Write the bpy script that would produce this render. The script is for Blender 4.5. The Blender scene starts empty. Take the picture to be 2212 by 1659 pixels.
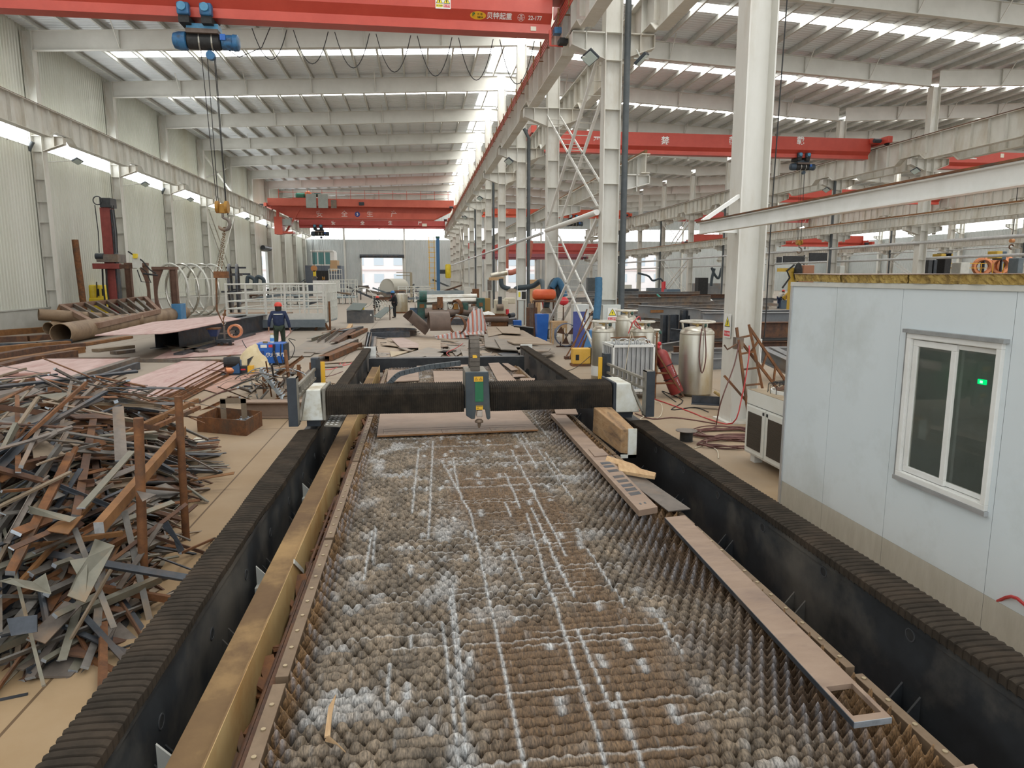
import bpy, bmesh, math, random
import numpy as np
from mathutils import Vector as V, Matrix as M, noise
R = math.radians; PI = math.pi
rnd = random.Random(7)
sc = bpy.context.scene; col = sc.collection
# ------------------------------------------------------------------ camera
FPX, IW, IH, CH = 1483., 2212, 1659, 2.586
PIT, YAW = R(8.869), R(7.66)
cam_d = bpy.data.cameras.new('camera'); cam = bpy.data.objects.new('camera', cam_d); col.objects.link(cam)
cam_d.sensor_width = 36; cam_d.lens = FPX / IW * 36; cam_d.clip_end = 600; cam_d.clip_start = .05
cam.location = (0, 0, CH); cam.rotation_euler = (PI / 2 - PIT, 0, -YAW); sc.camera = cam
s_, c_ = math.sin, math.cos
_F = V((s_(YAW) * c_(PIT), c_(YAW) * c_(PIT), -s_(PIT))); _R = V((c_(YAW), -s_(YAW), 0)); _U = _R.cross(_F)
def at(x, y, X=None, Y=None, Z=None):
    """world point seen at photo pixel (x, y) on the given plane"""
    d = _F + _R * ((x - IW / 2) / FPX) + _U * ((IH / 2 - y) / FPX)
    t = (Z - CH) / d.z if Z is not None else (X / d.x if X is not None else Y / d.y)
    return V((d.x * t, d.y * t, CH + d.z * t))
# ------------------------------------------------------------------ materials
MATS = {}
def mat(name, c, c2=None, rough=.6, metal=0., scale=4., bump=0., bscale=None, c3=None, s2=None, spec=.5, emit=0., stretch=None, contrast=(.35, .65), detail=6):
    if name in MATS: return MATS[name]
    m = bpy.data.materials.new(name); m.use_nodes = True; nt = m.node_tree; N = nt.nodes; L = nt.links
    b = N['Principled BSDF']; b.inputs['Roughness'].default_value = rough; b.inputs['Metallic'].default_value = metal
    b.inputs['Specular IOR Level'].default_value = spec
    b.inputs['Base Color'].default_value = (*c, 1)
    tc = N.new('ShaderNodeTexCoord'); src = tc.outputs['Object']
    if stretch:
        mp = N.new('ShaderNodeMapping'); mp.inputs['Scale'].default_value = stretch; L.new(src, mp.inputs[0]); src = mp.outputs[0]
    def nz(sc_, det=detail):
        n = N.new('ShaderNodeTexNoise'); n.inputs['Scale'].default_value = sc_; n.inputs['Detail'].default_value = det
        n.inputs['Roughness'].default_value = .65; L.new(src, n.inputs['Vector']); return n
    if c2 is not None:
        n = nz(scale); r = N.new('ShaderNodeValToRGB'); e = r.color_ramp.elements
        e[0].position, e[1].position = contrast; e[0].color = (*c, 1); e[1].color = (*c2, 1)
        L.new(n.outputs['Fac'], r.inputs[0]); out = r.outputs[0]
        if c3 is not None:
            n2 = nz(s2 or scale * .23, 8); r2 = N.new('ShaderNodeValToRGB'); q = r2.color_ramp.elements
            q[0].position, q[1].position = .5, .68; q[0].color = (0, 0, 0, 1); q[1].color = (1, 1, 1, 1)
            L.new(n2.outputs['Fac'], r2.inputs[0]); mx = N.new('ShaderNodeMix'); mx.data_type = 'RGBA'
            L.new(r2.outputs[0], mx.inputs[0]); L.new(out, mx.inputs[6]); mx.inputs[7].default_value = (*c3, 1); out = mx.outputs[2]
        L.new(out, b.inputs['Base Color'])
    if bump:
        n = nz(bscale or scale * 6, 4); bp = N.new('ShaderNodeBump'); bp.inputs['Strength'].default_value = bump; bp.inputs['Distance'].default_value = .02
        L.new(n.outputs['Fac'], bp.inputs['Height']); L.new(bp.outputs[0], b.inputs['Normal'])
    if emit:
        b.inputs['Emission Color'].default_value = (*c, 1); b.inputs['Emission Strength'].default_value = emit
    MATS[name] = m; return m
def glow(name, c, s):
    m = bpy.data.materials.new(name); m.use_nodes = True; nt = m.node_tree; nt.nodes.clear()
    e = nt.nodes.new('ShaderNodeEmission'); e.inputs[0].default_value = (*c, 1); e.inputs[1].default_value = s
    o = nt.nodes.new('ShaderNodeOutputMaterial'); nt.links.new(e.outputs[0], o.inputs[0]); MATS[name] = m; return m
# ------------------------------------------------------------------ mesh builder
class MB:
    def __init__(s, T=None): s.v = []; s.f = []; s.T = T; s.mi = []; s.cm = 0
    def add(s, vs, fs):
        n = len(s.v)
        if s.T is not None: vs = [s.T @ V(p) for p in vs]
        s.v.extend([tuple(p) for p in vs]); s.f.extend([tuple(i + n for i in f) for f in fs]); s.mi.extend([s.cm] * len(fs)); return s
    def hexa(s, p): return s.add(p, [(3, 2, 1, 0), (4, 5, 6, 7), (0, 1, 5, 4), (1, 2, 6, 5), (2, 3, 7, 6), (3, 0, 4, 7)])
    def box(s, x0, x1, y0, y1, z0, z1):
        if x1 < x0: x0, x1 = x1, x0
        if y1 < y0: y0, y1 = y1, y0
        if z1 < z0: z0, z1 = z1, z0
        return s.hexa([(x0, y0, z0), (x1, y0, z0), (x1, y1, z0), (x0, y1, z0), (x0, y0, z1), (x1, y0, z1), (x1, y1, z1), (x0, y1, z1)])
    def obox(s, c, size, m=None):
        m = m or M.Identity(3); c = V(c); x, y, z = [q / 2 for q in size]
        return s.hexa([c + m @ V(p) for p in ((-x, -y, -z), (x, -y, -z), (x, y, -z), (-x, y, -z), (-x, -y, z), (x, -y, z), (x, y, z), (-x, y, z))])
    def frame(s, a, b, up=(0, 0, 1)):
        a, b = V(a), V(b); d = (b - a).normalized(); up = V(up)
        if abs(d.dot(up)) > .98: up = V((0, 1, 0)) if abs(d.z) > .5 else V((0, 0, 1))
        sd = d.cross(up).normalized(); return a, b, d, sd, sd.cross(d)
    def bar(s, a, b, w, h, up=(0, 0, 1), ou=0, os=0):
        a, b, d, sd, u = s.frame(a, b, up); a = a + u * ou + sd * os; b = b + u * ou + sd * os; w /= 2; h /= 2
        q = []
        for p in (a, b): q += [p - sd * w - u * h, p + sd * w - u * h, p + sd * w + u * h, p - sd * w + u * h]
        return s.hexa([q[0], q[1], q[2], q[3], q[4], q[5], q[6], q[7]])
    def ibeam(s, a, b, h, bw, tf=.02, tw=.015, up=(0, 0, 1)):
        s.bar(a, b, bw, tf, up, ou=h / 2 - tf / 2); s.bar(a, b, bw, tf, up, ou=-h / 2 + tf / 2); return s.bar(a, b, tw, h - 2 * tf, up)
    def cbeam(s, a, b, h, bw, t=.012, up=(0, 0, 1), sg=1):
        s.bar(a, b, bw, t, up, ou=h / 2 - t / 2); s.bar(a, b, bw, t, up, ou=-h / 2 + t / 2); return s.bar(a, b, t, h - 2 * t, up, os=sg * (bw / 2 - t / 2))
    def rhs(s, a, b, h, bw, t=.01, up=(0, 0, 1)):
        s.cbeam(a, b, h, bw, t, up, 1); return s.bar(a, b, t, h - 2 * t, up, os=-(bw / 2 - t / 2))
    def angle(s, a, b, w, t=.008, up=(0, 0, 1)):
        s.bar(a, b, w, t, up, ou=-w / 2 + t / 2); return s.bar(a, b, t, w - t, up, os=-w / 2 + t / 2, ou=t / 2)
    def cyl(s, a, b, r, n=16, r2=None, cap=True):
        a, b, d, sd, u = s.frame(a, b); r2 = r if r2 is None else r2
        vs = [a + (sd * c_(2 * PI * i / n) + u * s_(2 * PI * i / n)) * r for i in range(n)] + [b + (sd * c_(2 * PI * i / n) + u * s_(2 * PI * i / n)) * r2 for i in range(n)]
        fs = [(i, (i + 1) % n, n + (i + 1) % n, n + i) for i in range(n)]
        if cap: fs += [tuple(range(n))[::-1], tuple(range(n, 2 * n))]
        return s.add(vs, fs)
    def pipe(s, a, b, r, r2, n=24):   # hollow tube
        a, b, d, sd, u = s.frame(a, b); vs = []
        for p in (a, b):
            for q in (r, r2): vs += [p + (sd * c_(2 * PI * i / n) + u * s_(2 * PI * i / n)) * q for i in range(n)]
        fs = []
        for i in range(n):
            j = (i + 1) % n; A, B, C, D = i, n + i, 2 * n + i, 3 * n + i; a2, b2, c2, d2 = j, n + j, 2 * n + j, 3 * n + j
            fs += [(A, a2, c2, C), (B, D, d2, b2), (A, B, b2, a2), (C, c2, d2, D)]
        return s.add(vs, fs)
    def tube(s, pts, r, n=8, closed=False, cap=True):
        pts = [V(p) for p in pts]; k = len(pts); rr = r if isinstance(r, (list, tuple)) else [r] * k
        tg = []
        for i in range(k):
            a = pts[i - 1] if (i or closed) else pts[0]; b = pts[(i + 1) % k] if (i < k - 1 or closed) else pts[-1]
            tg.append((b - a).normalized())
        u = V((0, 0, 1)) if abs(tg[0].z) < .9 else V((1, 0, 0)); vs = []
        for i in range(k):
            u = (u - tg[i] * u.dot(tg[i])).normalized(); w = tg[i].cross(u)
            vs += [pts[i] + (u * c_(2 * PI * j / n) + w * s_(2 * PI * j / n)) * rr[i] for j in range(n)]
        fs = []
        for i in range(k if closed else k - 1):
            o, q = i * n, ((i + 1) % k) * n
            fs += [(o + j, o + (j + 1) % n, q + (j + 1) % n, q + j) for j in range(n)]
        if cap and not closed: fs += [tuple(range(n))[::-1], tuple(range((k - 1) * n, k * n))]
        return s.add(vs, fs)
    def lathe(s, prof, c=(0, 0, 0), n=24, axis=None):
        m = M.Identity(3) if axis is None else V((0, 0, 1)).rotation_difference(V(axis)).to_matrix()
        c = V(c); vs = []; fs = []
        for r, z in prof: vs += [c + m @ V((r * c_(2 * PI * i / n), r * s_(2 * PI * i / n), z)) for i in range(n)]
        for k in range(len(prof) - 1):
            o, q = k * n, (k + 1) * n; fs += [(o + i, o + (i + 1) % n, q + (i + 1) % n, q + i) for i in range(n)]
        if prof[0][0] > 1e-4: fs.append(tuple(range(n))[::-1])
        if prof[-1][0] > 1e-4: o = (len(prof) - 1) * n; fs.append(tuple(range(o, o + n)))
        return s.add(vs, fs)
    def prism(s, pts, d):   # polygon of 3-D points extruded by vector d
        pts = [V(p) for p in pts]; d = V(d); n = len(pts)
        return s.add(pts + [p + d for p in pts], [tuple(range(n))[::-1], tuple(range(n, 2 * n))] + [(i, (i + 1) % n, n + (i + 1) % n, n + i) for i in range(n)])
    def plate(s, pts, t=.012, dz=None): return s.prism(pts, dz or (0, 0, t))
    def sphere(s, c, r, n=14, sz=None):
        sz = sz or (1, 1, 1); k = n // 2; c = V(c); vs = []; fs = []
        for i in range(k + 1):
            t = PI * i / k
            vs += [c + V((r * s_(t) * c_(2 * PI * j / n) * sz[0], r * s_(t) * s_(2 * PI * j / n) * sz[1], r * c_(t) * sz[2])) for j in range(n)]
        for i in range(k): fs += [(i * n + j, (i + 1) * n + j, (i + 1) * n + (j + 1) % n, i * n + (j + 1) % n) for j in range(n)]
        return s.add(vs, fs)
    def ring(s, c, Rr, r, axis=(0, 0, 1), n=28, m=8, a0=0, a1=2 * PI):
        mt = V((0, 0, 1)).rotation_difference(V(axis)).to_matrix(); full = abs(a1 - a0 - 2 * PI) < 1e-6
        k = n if full else n + 1
        return s.tube([V(c) + mt @ V((Rr * c_(a0 + (a1 - a0) * i / n), Rr * s_(a0 + (a1 - a0) * i / n), 0)) for i in range(k)], r, m, closed=full)
    def build(s, name, mt, parent=None, smooth=False, bevel=0, org=None):
        me = bpy.data.meshes.new(name)
        P = [V(p) for p in s.v]
        if parent is not None: o0 = V(parent['_o'])
        elif org is not None: o0 = V(org)
        else:
            xs = [p.x for p in P]; ys = [p.y for p in P]; zs = [p.z for p in P]
            o0 = V(((min(xs) + max(xs)) / 2, (min(ys) + max(ys)) / 2, min(zs)))
        me.from_pydata([p - o0 for p in P], [], s.f)
        ms = mt if isinstance(mt, (list, tuple)) else [mt]
        for q in ms: me.materials.append(q)
        if len(ms) > 1: me.polygons.foreach_set('material_index', s.mi)
        if smooth:
            me.polygons.foreach_set('use_smooth', [True] * len(me.polygons)); me.set_sharp_from_angle(angle=R(38))
        me.update()
        o = bpy.data.objects.new(name, me); col.objects.link(o); o['_o'] = tuple(o0)
        if parent is not None: o.parent = parent
        else: o.location = o0
        if bevel:
            b = o.modifiers.new('bevel', 'BEVEL'); b.width = bevel; b.segments = 2; b.limit_method = 'ANGLE'; b.angle_limit = R(40)
        return o
def tag(o, label=None, cat=None, group=None, kind=None):
    if label: o['label'] = label
    if cat: o['category'] = cat
    if group: o['group'] = group
    if kind: o['kind'] = kind
    return o
def thing(name, label, cat, loc, group=None):
    o = bpy.data.objects.new(name, None); col.objects.link(o); o.empty_display_size = .1
    o.location = loc; o['_o'] = tuple(loc); return tag(o, label, cat, group)
def struct(o): o['kind'] = 'structure'; return o
def copy_tree(o, d, parent=None):
    """copy of a thing with its parts, moved by d"""
    c = o.copy(); col.objects.link(c)
    if parent is None: c.location = V(o.location) + V(d); c['_o'] = tuple(V(o['_o']) + V(d))
    else: c.parent = parent
    for ch in o.children: copy_tree(ch, d, c)
    return c
ORD = 'zeroth first second third fourth fifth sixth seventh eighth ninth tenth eleventh twelfth thirteenth fourteenth fifteenth sixteenth'.split()
def text(name, body, mt, parent, origin, xdir, updir, size, bold=0., ext=.002, align='CENTER', shear=0., cx=None):
    cu = bpy.data.curves.new(name, 'FONT'); cu.body = body; cu.size = size; cu.align_x = align; cu.align_y = 'CENTER'; cu.extrude = ext; cu.offset = bold; cu.shear = shear
    o = bpy.data.objects.new(name, cu); col.objects.link(o)
    dg = bpy.context.evaluated_depsgraph_get(); me = bpy.data.meshes.new_from_object(o.evaluated_get(dg)); bpy.data.objects.remove(o)
    x = V(xdir).normalized(); u = V(updir).normalized(); n = x.cross(u).normalized(); u = n.cross(x)
    o0 = V(parent['_o']) if parent is not None else V(origin)
    m = M((x, u, n)).transposed().to_4x4(); m.translation = V(origin) - o0
    if cx: m = m @ M.Diagonal((cx, 1, 1, 1))
    me.transform(m); me.materials.clear(); me.materials.append(mt)
    ob = bpy.data.objects.new(name, me); col.objects.link(ob); ob['_o'] = tuple(o0)
    if parent is not None: ob.parent = parent
    else: ob.location = o0
    return ob
# ------------------------------------------------------------------ palette (linear)
cream = mat('cream_paint', (.60, .585, .53), (.68, .67, .62), .55, scale=1.2, c3=(.50, .45, .36), s2=.8, stretch=(1, 1, .35))
rafter_m = mat('rafter_paint', (.58, .57, .52), (.65, .64, .59), .6, scale=.8)
purlin_m = mat('galvanised', (.50, .50, .46), (.60, .60, .56), .5, .1, scale=3)
sheet_m = mat('roof_sheet', (.72, .76, .78), (.79, .82, .84), .5, 0, scale=.5)
wall_m = mat('wall_sheet', (.60, .61, .53), (.66, .67, .60), .42, .15, scale=.6, c3=(.56, .55, .45), s2=.25, stretch=(1, 1, .12))
plinth_m = mat('plinth_paint', (.42, .42, .38), (.5, .5, .46), .8, scale=1)
dark_m = mat('dark_grey_pipe', (.045, .055, .06), (.08, .09, .095), .5, scale=2)
red_m = mat('crane_red', (.46, .055, .034), (.53, .072, .045), .4, scale=1.2)
red2_m = mat('crane_red_faded', (.42, .06, .05), (.48, .08, .07), .45, scale=1)
orange_m = mat('crane_orange_red', (.55, .075, .03), (.62, .10, .045), .45, scale=1)
white_m = mat('white_paint', (.78, .78, .75), (.70, .70, .66), .5, scale=3)
cabinw_m = mat('white_enamel', (.72, .73, .68), (.60, .58, .48), .4, scale=6, c3=(.42, .36, .24), s2=3)
black_m = mat('black_paint', (.012, .014, .016), (.03, .032, .034), .45, scale=5)
navy_m = mat('dark_slate_paint', (.02, .026, .034), (.035, .043, .052), .5, scale=4)
blue_m = mat('hoist_blue', (.02, .10, .24), (.035, .16, .32), .4, scale=5, c3=(.02, .03, .04), s2=4)
yellow_m = mat('safety_yellow', (.70, .36, .015), (.78, .45, .03), .5, scale=4)
ylw2_m = mat('bright_yellow', (.72, .52, .02), (.80, .62, .05), .45, scale=3)
rust_m = mat('rust', (.11, .045, .018), (.22, .09, .03), .8, scale=9, bump=.15, c3=(.07, .05, .035), s2=2)
rustd_m = mat('dark_rust', (.055, .03, .02), (.12, .055, .03), .75, scale=7, bump=.1, c3=(.16, .07, .025), s2=3)
rusto_m = mat('orange_rust', (.17, .075, .024), (.25, .115, .038), .8, scale=6, bump=.1, c3=(.12, .06, .03), s2=2)
steel_m = mat('mill_scale_steel', (.12, .10, .085), (.20, .17, .145), .5, .35, scale=5, c3=(.24, .16, .10), s2=1.5)
blued_m = mat('dark_blue_steel', (.035, .04, .048), (.075, .085, .10), .45, .4, scale=4, c3=(.11, .08, .06), s2=1.6)
plate_m = mat('brown_plate', (.25, .17, .12), (.33, .235, .17), .6, .1, scale=2.5, c3=(.19, .13, .10), s2=1.2, stretch=(1, 2.5, 1))
pink_m = mat('primed_plate', (.42, .27, .24), (.55, .40, .375), .55, .05, scale=1.2, c3=(.36, .19, .165), s2=1.0, stretch=(2.5, .6, 1))
cut_m = mat('cut_edge', (.42, .46, .50), (.30, .33, .36), .4, .6, scale=20)
copper_m = mat('copper_wire', (.55, .20, .09), (.62, .26, .13), .35, .7, scale=20)
chrome_m = mat('bright_steel', (.55, .55, .52), (.45, .42, .36), .3, .9, scale=3)
rubber_m = mat('rubber', (.012, .012, .012), (.025, .025, .025), .7, scale=9)
hose_r = mat('red_hose', (.42, .03, .03), (.5, .05, .05), .5, scale=9)
hose_b = mat('brown_hose', (.10, .04, .032), (.15, .06, .05), .6, scale=9)
hose_w = mat('pale_hose', (.62, .56, .44), (.55, .48, .36), .6, scale=9)
railw_m = mat('pale_grey_paint', (.55, .55, .50), (.62, .62, .57), .5, scale=5)
green_m = mat('machine_green', (.015, .07, .055), (.03, .11, .09), .5, scale=6, c3=(.05, .04, .03), s2=4)
bluebox_m = mat('bright_blue', (.012, .10, .42), (.02, .13, .48), .4, scale=4)
bluel_m = mat('light_blue', (.08, .27, .60), (.10, .32, .66), .5, scale=4)
ink_m = mat('black_ink', (.01, .01, .01), rough=.6)
wtxt = mat('white_lettering', (.80, .80, .78), rough=.6)
redsign = mat('sign_red', (.60, .03, .04), rough=.5)
ysign = mat('sign_yellow', (.78, .66, .04), rough=.5)
wood_m = mat('raw_wood', (.42, .26, .13), (.56, .38, .21), .8, scale=5, stretch=(6, 1, 6), bump=.1)
tank_m = mat('tank_steel', (.50, .48, .42), (.42, .38, .29), .32, .75, scale=2, c3=(.36, .28, .16), s2=1.5, stretch=(1, 1, .4))
alu_m = mat('aluminium', (.62, .63, .63), (.52, .53, .54), .4, .6, scale=4)
# ------------------------------------------------------------------ light
w = bpy.data.worlds.new('daylight'); sc.world = w; w.use_nodes = True
bg = w.node_tree.nodes['Background']; bg.inputs[0].default_value = (.93, .97, 1.0, 1); bg.inputs[1].default_value = 1.9
sky_e = glow('skylight_sheet', (1.0, 1.0, .97), 10.)
win_e = glow('window_sheet', (.95, .985, 1.0), 6.)
sc.view_settings.view_transform = 'Standard'; sc.view_settings.look = 'None'; sc.view_settings.gamma = 1; sc.view_settings.use_curve_mapping = False
sc.view_settings.exposure = 0.0
try:
    sc.cycles.max_bounces = 6; sc.cycles.diffuse_bounces = 4; sc.cycles.glossy_bounces = 3; sc.cycles.transparent_max_bounces = 8
    sc.cycles.caustics_reflective = False; sc.cycles.caustics_refractive = False; sc.cycles.sample_clamp_indirect = 6
except Exception: pass
# ================================================================== SETTING
LX = [-18.7, 5.7, 30.1, 54.5, 78.9]; LZ = [13.54, 14.76, 13.54, 14.76, 13.54]
YB, YE = -6.4, 124.
def FY(k): return 11.6 + 9 * k
def zroof(X):
    for i in range(4):
        if X <= LX[i + 1]: return LZ[i] + (LZ[i + 1] - LZ[i]) * (X - LX[i]) / 24.4
    return LZ[4]
# floor
fl = mat('concrete_floor', (.30, .195, .095), (.36, .25, .14), .72, scale=.8, c3=(.30, .24, .18), s2=.12, bump=.05, bscale=30)
nt = fl.node_tree; bs = nt.nodes['Principled BSDF']; lk = bs.inputs['Base Color'].links[0]; srcs = lk.from_socket
tc = nt.nodes.new('ShaderNodeTexCoord'); mp = nt.nodes.new('ShaderNodeMapping'); mp.inputs['Location'].default_value = (2.42, 0, 0)
br = nt.nodes.new('ShaderNodeTexBrick'); br.offset = 0; br.inputs['Scale'].default_value = 1; br.inputs['Brick Width'].default_value = 4.6; br.inputs['Row Height'].default_value = 6
br.inputs['Mortar Size'].default_value = .011; br.inputs['Color1'].default_value = br.inputs['Color2'].default_value = (1, 1, 1, 1); br.inputs['Mortar'].default_value = (.35, .3, .25, 1)
mx = nt.nodes.new('ShaderNodeMix'); mx.data_type = 'RGBA'; mx.blend_type = 'MULTIPLY'; mx.inputs[0].default_value = 1
nt.links.new(tc.outputs['Object'], mp.inputs[0]); nt.links.new(mp.outputs[0], br.inputs[0]); 
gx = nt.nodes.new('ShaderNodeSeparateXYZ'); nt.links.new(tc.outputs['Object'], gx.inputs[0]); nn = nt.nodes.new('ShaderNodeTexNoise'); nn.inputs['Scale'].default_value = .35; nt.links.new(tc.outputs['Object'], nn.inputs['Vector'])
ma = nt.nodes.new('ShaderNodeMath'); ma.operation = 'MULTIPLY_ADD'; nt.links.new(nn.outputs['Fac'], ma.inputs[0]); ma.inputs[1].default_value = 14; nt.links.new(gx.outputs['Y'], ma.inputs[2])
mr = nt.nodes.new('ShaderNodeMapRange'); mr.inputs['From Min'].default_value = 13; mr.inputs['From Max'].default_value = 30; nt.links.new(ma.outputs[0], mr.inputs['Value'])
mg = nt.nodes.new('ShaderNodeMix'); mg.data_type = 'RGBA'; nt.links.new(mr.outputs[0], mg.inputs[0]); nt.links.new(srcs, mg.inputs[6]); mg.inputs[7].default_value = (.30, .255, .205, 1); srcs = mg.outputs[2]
nt.links.new(srcs, mx.inputs[6]); nt.links.new(br.outputs[0], mx.inputs[7]); nt.links.new(mx.outputs[2], bs.inputs['Base Color'])
struct(MB().box(-19.2, 79.1, YB, YE + .2, -.2, 0).build('floor', fl, org=(0, 0, 0)))
yard_m = mat('yard_concrete', (.55, .52, .5), (.62, .58, .55), .9, scale=.5)
struct(MB().box(-80, 160, YE + .2, 260, -.22, -.02).build('trim_1', yard_m, org=(0, 0, 0)))
# walls : corrugated sheets
def corr_wall(a0, a1, z0, z1, plane, axis, sgn, pitch=.25, dep=.035):
    """axis 'y' : wall in plane X=plane running along Y"""
    vs, fs = [], []; n = int((a1 - a0) / pitch)
    prof = []
    for i in range(n):
        a = a0 + i * pitch
        prof += [(a, 0), (a + pitch * .5, 0), (a + pitch * .62, dep), (a + pitch * .88, dep)]
    prof.append((a1, 0))
    for a, d in prof:
        p = plane + sgn * d
        vs += [(p, a, z0), (p, a, z1)] if axis == 'y' else [(a, p, z0), (a, p, z1)]
    for i in range(len(prof) - 1): fs.append((2 * i, 2 * i + 2, 2 * i + 3, 2 * i + 1))
    return MB().add(vs, fs)
def joined(*ms):
    r = MB()
    for m in ms: r.add(m.v, m.f)
    return r
WZ0, WZ1 = 8.95, 11.12
DL0, DL1 = 88.2, 91.6    # door in the left wall
struct(joined(corr_wall(YB, DL0, 1., WZ0, -19., 'y', 1), corr_wall(DL1, YE, 1., WZ0, -19., 'y', 1), corr_wall(DL0, DL1, 5.7, WZ0, -19., 'y', 1), corr_wall(YB, YE, WZ1, 14.75, -19., 'y', 1)).build('wall_left', wall_m, org=(0, 0, 0)))
pb = MB()
pb.box(-19.2, -18.93, YB, DL0, 0, 1.); pb.box(-19.2, -18.93, DL1, YE, 0, 1.); pb.box(-19.2, -18.88, YB, DL0, 1., 1.06); pb.box(-19.2, -18.88, DL1, YE, 1., 1.06)
struct(pb.build('baseboard_left', plinth_m, org=(0, 0, 0)))
wallfar_m = mat('far_wall_sheet', (.50, .53, .52), (.56, .58, .57), .45, .15, scale=.5)
D1 = (-9.75, -2.75, 5.95); D2 = (14.0, 20.8, 5.7); D3 = (36.5, 43.5, 6.6)
parts = []; x = -19.
for d in (D1, D2, D3):
    parts += [corr_wall(x, d[0], 0, WZ0, YE, 'x', -1), corr_wall(d[0], d[1], d[2], WZ0, YE, 'x', -1)]; x = d[1]
parts += [corr_wall(x, 79, 0, WZ0, YE, 'x', -1), corr_wall(-19, 79, WZ1, 15.2, YE, 'x', -1)]
struct(joined(*parts).build('wall_back', wallfar_m, org=(0, 0, 0)))
struct(joined(corr_wall(20, YE, 1., WZ0, 79., 'y', -1), corr_wall(20, YE, WZ1, 14.75, 79., 'y', -1), corr_wall(20, YE, 0, 1., 79., 'y', -1)).build('wall_right', wallfar_m, org=(0, 0, 0)))
# door frames and roller drums
nd = 0
for d in (D1, D2, D3):
    nd += 1; m = MB(); fr = []
    m.box(d[0] - .18, d[0], YE - .2, YE + .1, 0, d[2] + .3); m.box(d[1], d[1] + .18, YE - .2, YE + .1, 0, d[2] + .3)
    o = struct(m.build('door_%d' % nd, cream, org=(d[0], YE, 0)))
    MB().cyl((d[0] - .3, YE - .35, d[2] + .2), (d[1] + .3, YE - .35, d[2] + .2), .3, 14).build('roller_drum', blued_m, o)
m = MB(); m.box(-19.15, -18.85, DL0 - .15, DL0, 0, 5.9); m.box(-19.15, -18.85, DL1, DL1 + .15, 0, 5.9); m.box(-19.15, -18.85, DL0, DL1, 5.7, 5.9)
o = struct(m.build('door_4', plinth_m, org=(-19, DL0, 0)))
MB().cyl((-18.6, DL0 - .3, 6.1), (-18.6, DL1 + .3, 6.1), .28, 12).build('roller_drum', blued_m, o)
# windows
nw = 0
def window(x0, x1, y0, y1, z0, z1, nmul, e=win_e, fm=railw_m):
    """glazed band in a wall; thin in x or y"""
    global nw; nw += 1
    m = MB(); along_y = abs(x1 - x0) < abs(y1 - y0)
    m.box(x0, x1, y0, y1, z0, z0 + .05); m.box(x0, x1, y0, y1, z1 - .05, z1)
    for i in range(nmul + 1):
        t = i / nmul
        if along_y: q = y0 + (y1 - y0) * t; m.box(x0, x1, q - .02, q + .02, z0, z1)
        else: q = x0 + (x1 - x0) * t; m.box(q - .02, q + .02, y0, y1, z0, z1)
    o = struct(m.build('window_%d' % nw, fm))
    p = MB(); xm, ym = (x0 + x1) / 2, (y0 + y1) / 2
    if along_y: p.add([(xm, y0, z0), (xm, y1, z0), (xm, y1, z1), (xm, y0, z1)], [(0, 1, 2, 3)])
    else: p.add([(x0, ym, z0), (x1, ym, z0), (x1, ym, z1), (x0, ym, z1)], [(0, 1, 2, 3)])
    p.build('pane', e, o)
for k in range(0, 13):
    y0, y1 = FY(k - 1) + .3, min(FY(k) - .3, YE)
    window(-19.06, -18.98, y0, y1, WZ0, WZ1, 9)
    if k >= 4: window(79.0, 79.06, y0, y1, WZ0, WZ1, 9)
window(-19.06, -18.98, FY(12) + .3, YE, WZ0, WZ1, 5)
for i in range(16):
    x0 = -18.8 + i * 6.1
    window(x0 + .15, x0 + 5.95, YE, YE + .08, WZ0, WZ1, 8)
# roof sheets with daylight strips
def roof_slope(Xa, Xb, name, nsky):
    vs, fs = [], []; za, zb_ = zroof(Xa) + 1.18, zroof(Xb) + 1.18
    gaps = [(FY(k) + 4.15, FY(k) + 5.15) for k in range(-1, 13) if FY(k) + 5.15 < YE]
    y = YB; ivs = []
    for g in gaps: ivs.append((y, g[0])); y = g[1]
    ivs.append((y, YE))
    for a, b in ivs:
        n = max(1, int((b - a) / .3)); p = (b - a) / n; rows = []
        for i in range(n): t = a + i * p; rows += [(t, 0), (t + p * .55, 0), (t + p * .66, .035), (t + p * .9, .035)]
        rows.append((b, 0)); o = len(vs)
        for t, d in rows: vs += [(Xa, t, za + d), (Xb, t, zb_ + d)]
        fs += [(o + 2 * i, o + 2 * i + 1, o + 2 * i + 3, o + 2 * i + 2) for i in range(len(rows) - 1)]
    struct(MB().add(vs, fs).build(name, sheet_m, org=(0, 0, 0)))
    global nw
    for a, b in gaps:
        Xo, zo, Xe, ze = Xa, za, Xb, zb_
        if Xa < -18: Xa, za = Xo + 2.3, zroof(Xo + 2.3) + 1.18; struct(MB().hexa([(Xo, a, zo), (Xa, a, za), (Xa, b, za), (Xo, b, zo), (Xo, a, zo + .03), (Xa, a, za + .03), (Xa, b, za + .03), (Xo, b, zo + .03)]).build('ceiling', sheet_m, org=(0, 0, 0)))
        nw += 1; struct(MB().add([(Xa, a, za), (Xb, a, zb_), (Xb, b, zb_), (Xa, b, za)], [(0, 1, 2, 3)]).build('window_%d' % nw, sky_e)); Xa, za = Xo, zo
RS = 1.0
for i, (a, b) in enumerate([(LX[0] - .3, LX[1] - RS), (LX[1] + RS, LX[2]), (LX[2], LX[3] - RS), (LX[3] + RS, LX[4] + .3)]):
    roof_slope(a, b, 'ceiling' if i == 0 else 'ceiling.%03d' % i, 0)
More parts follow.
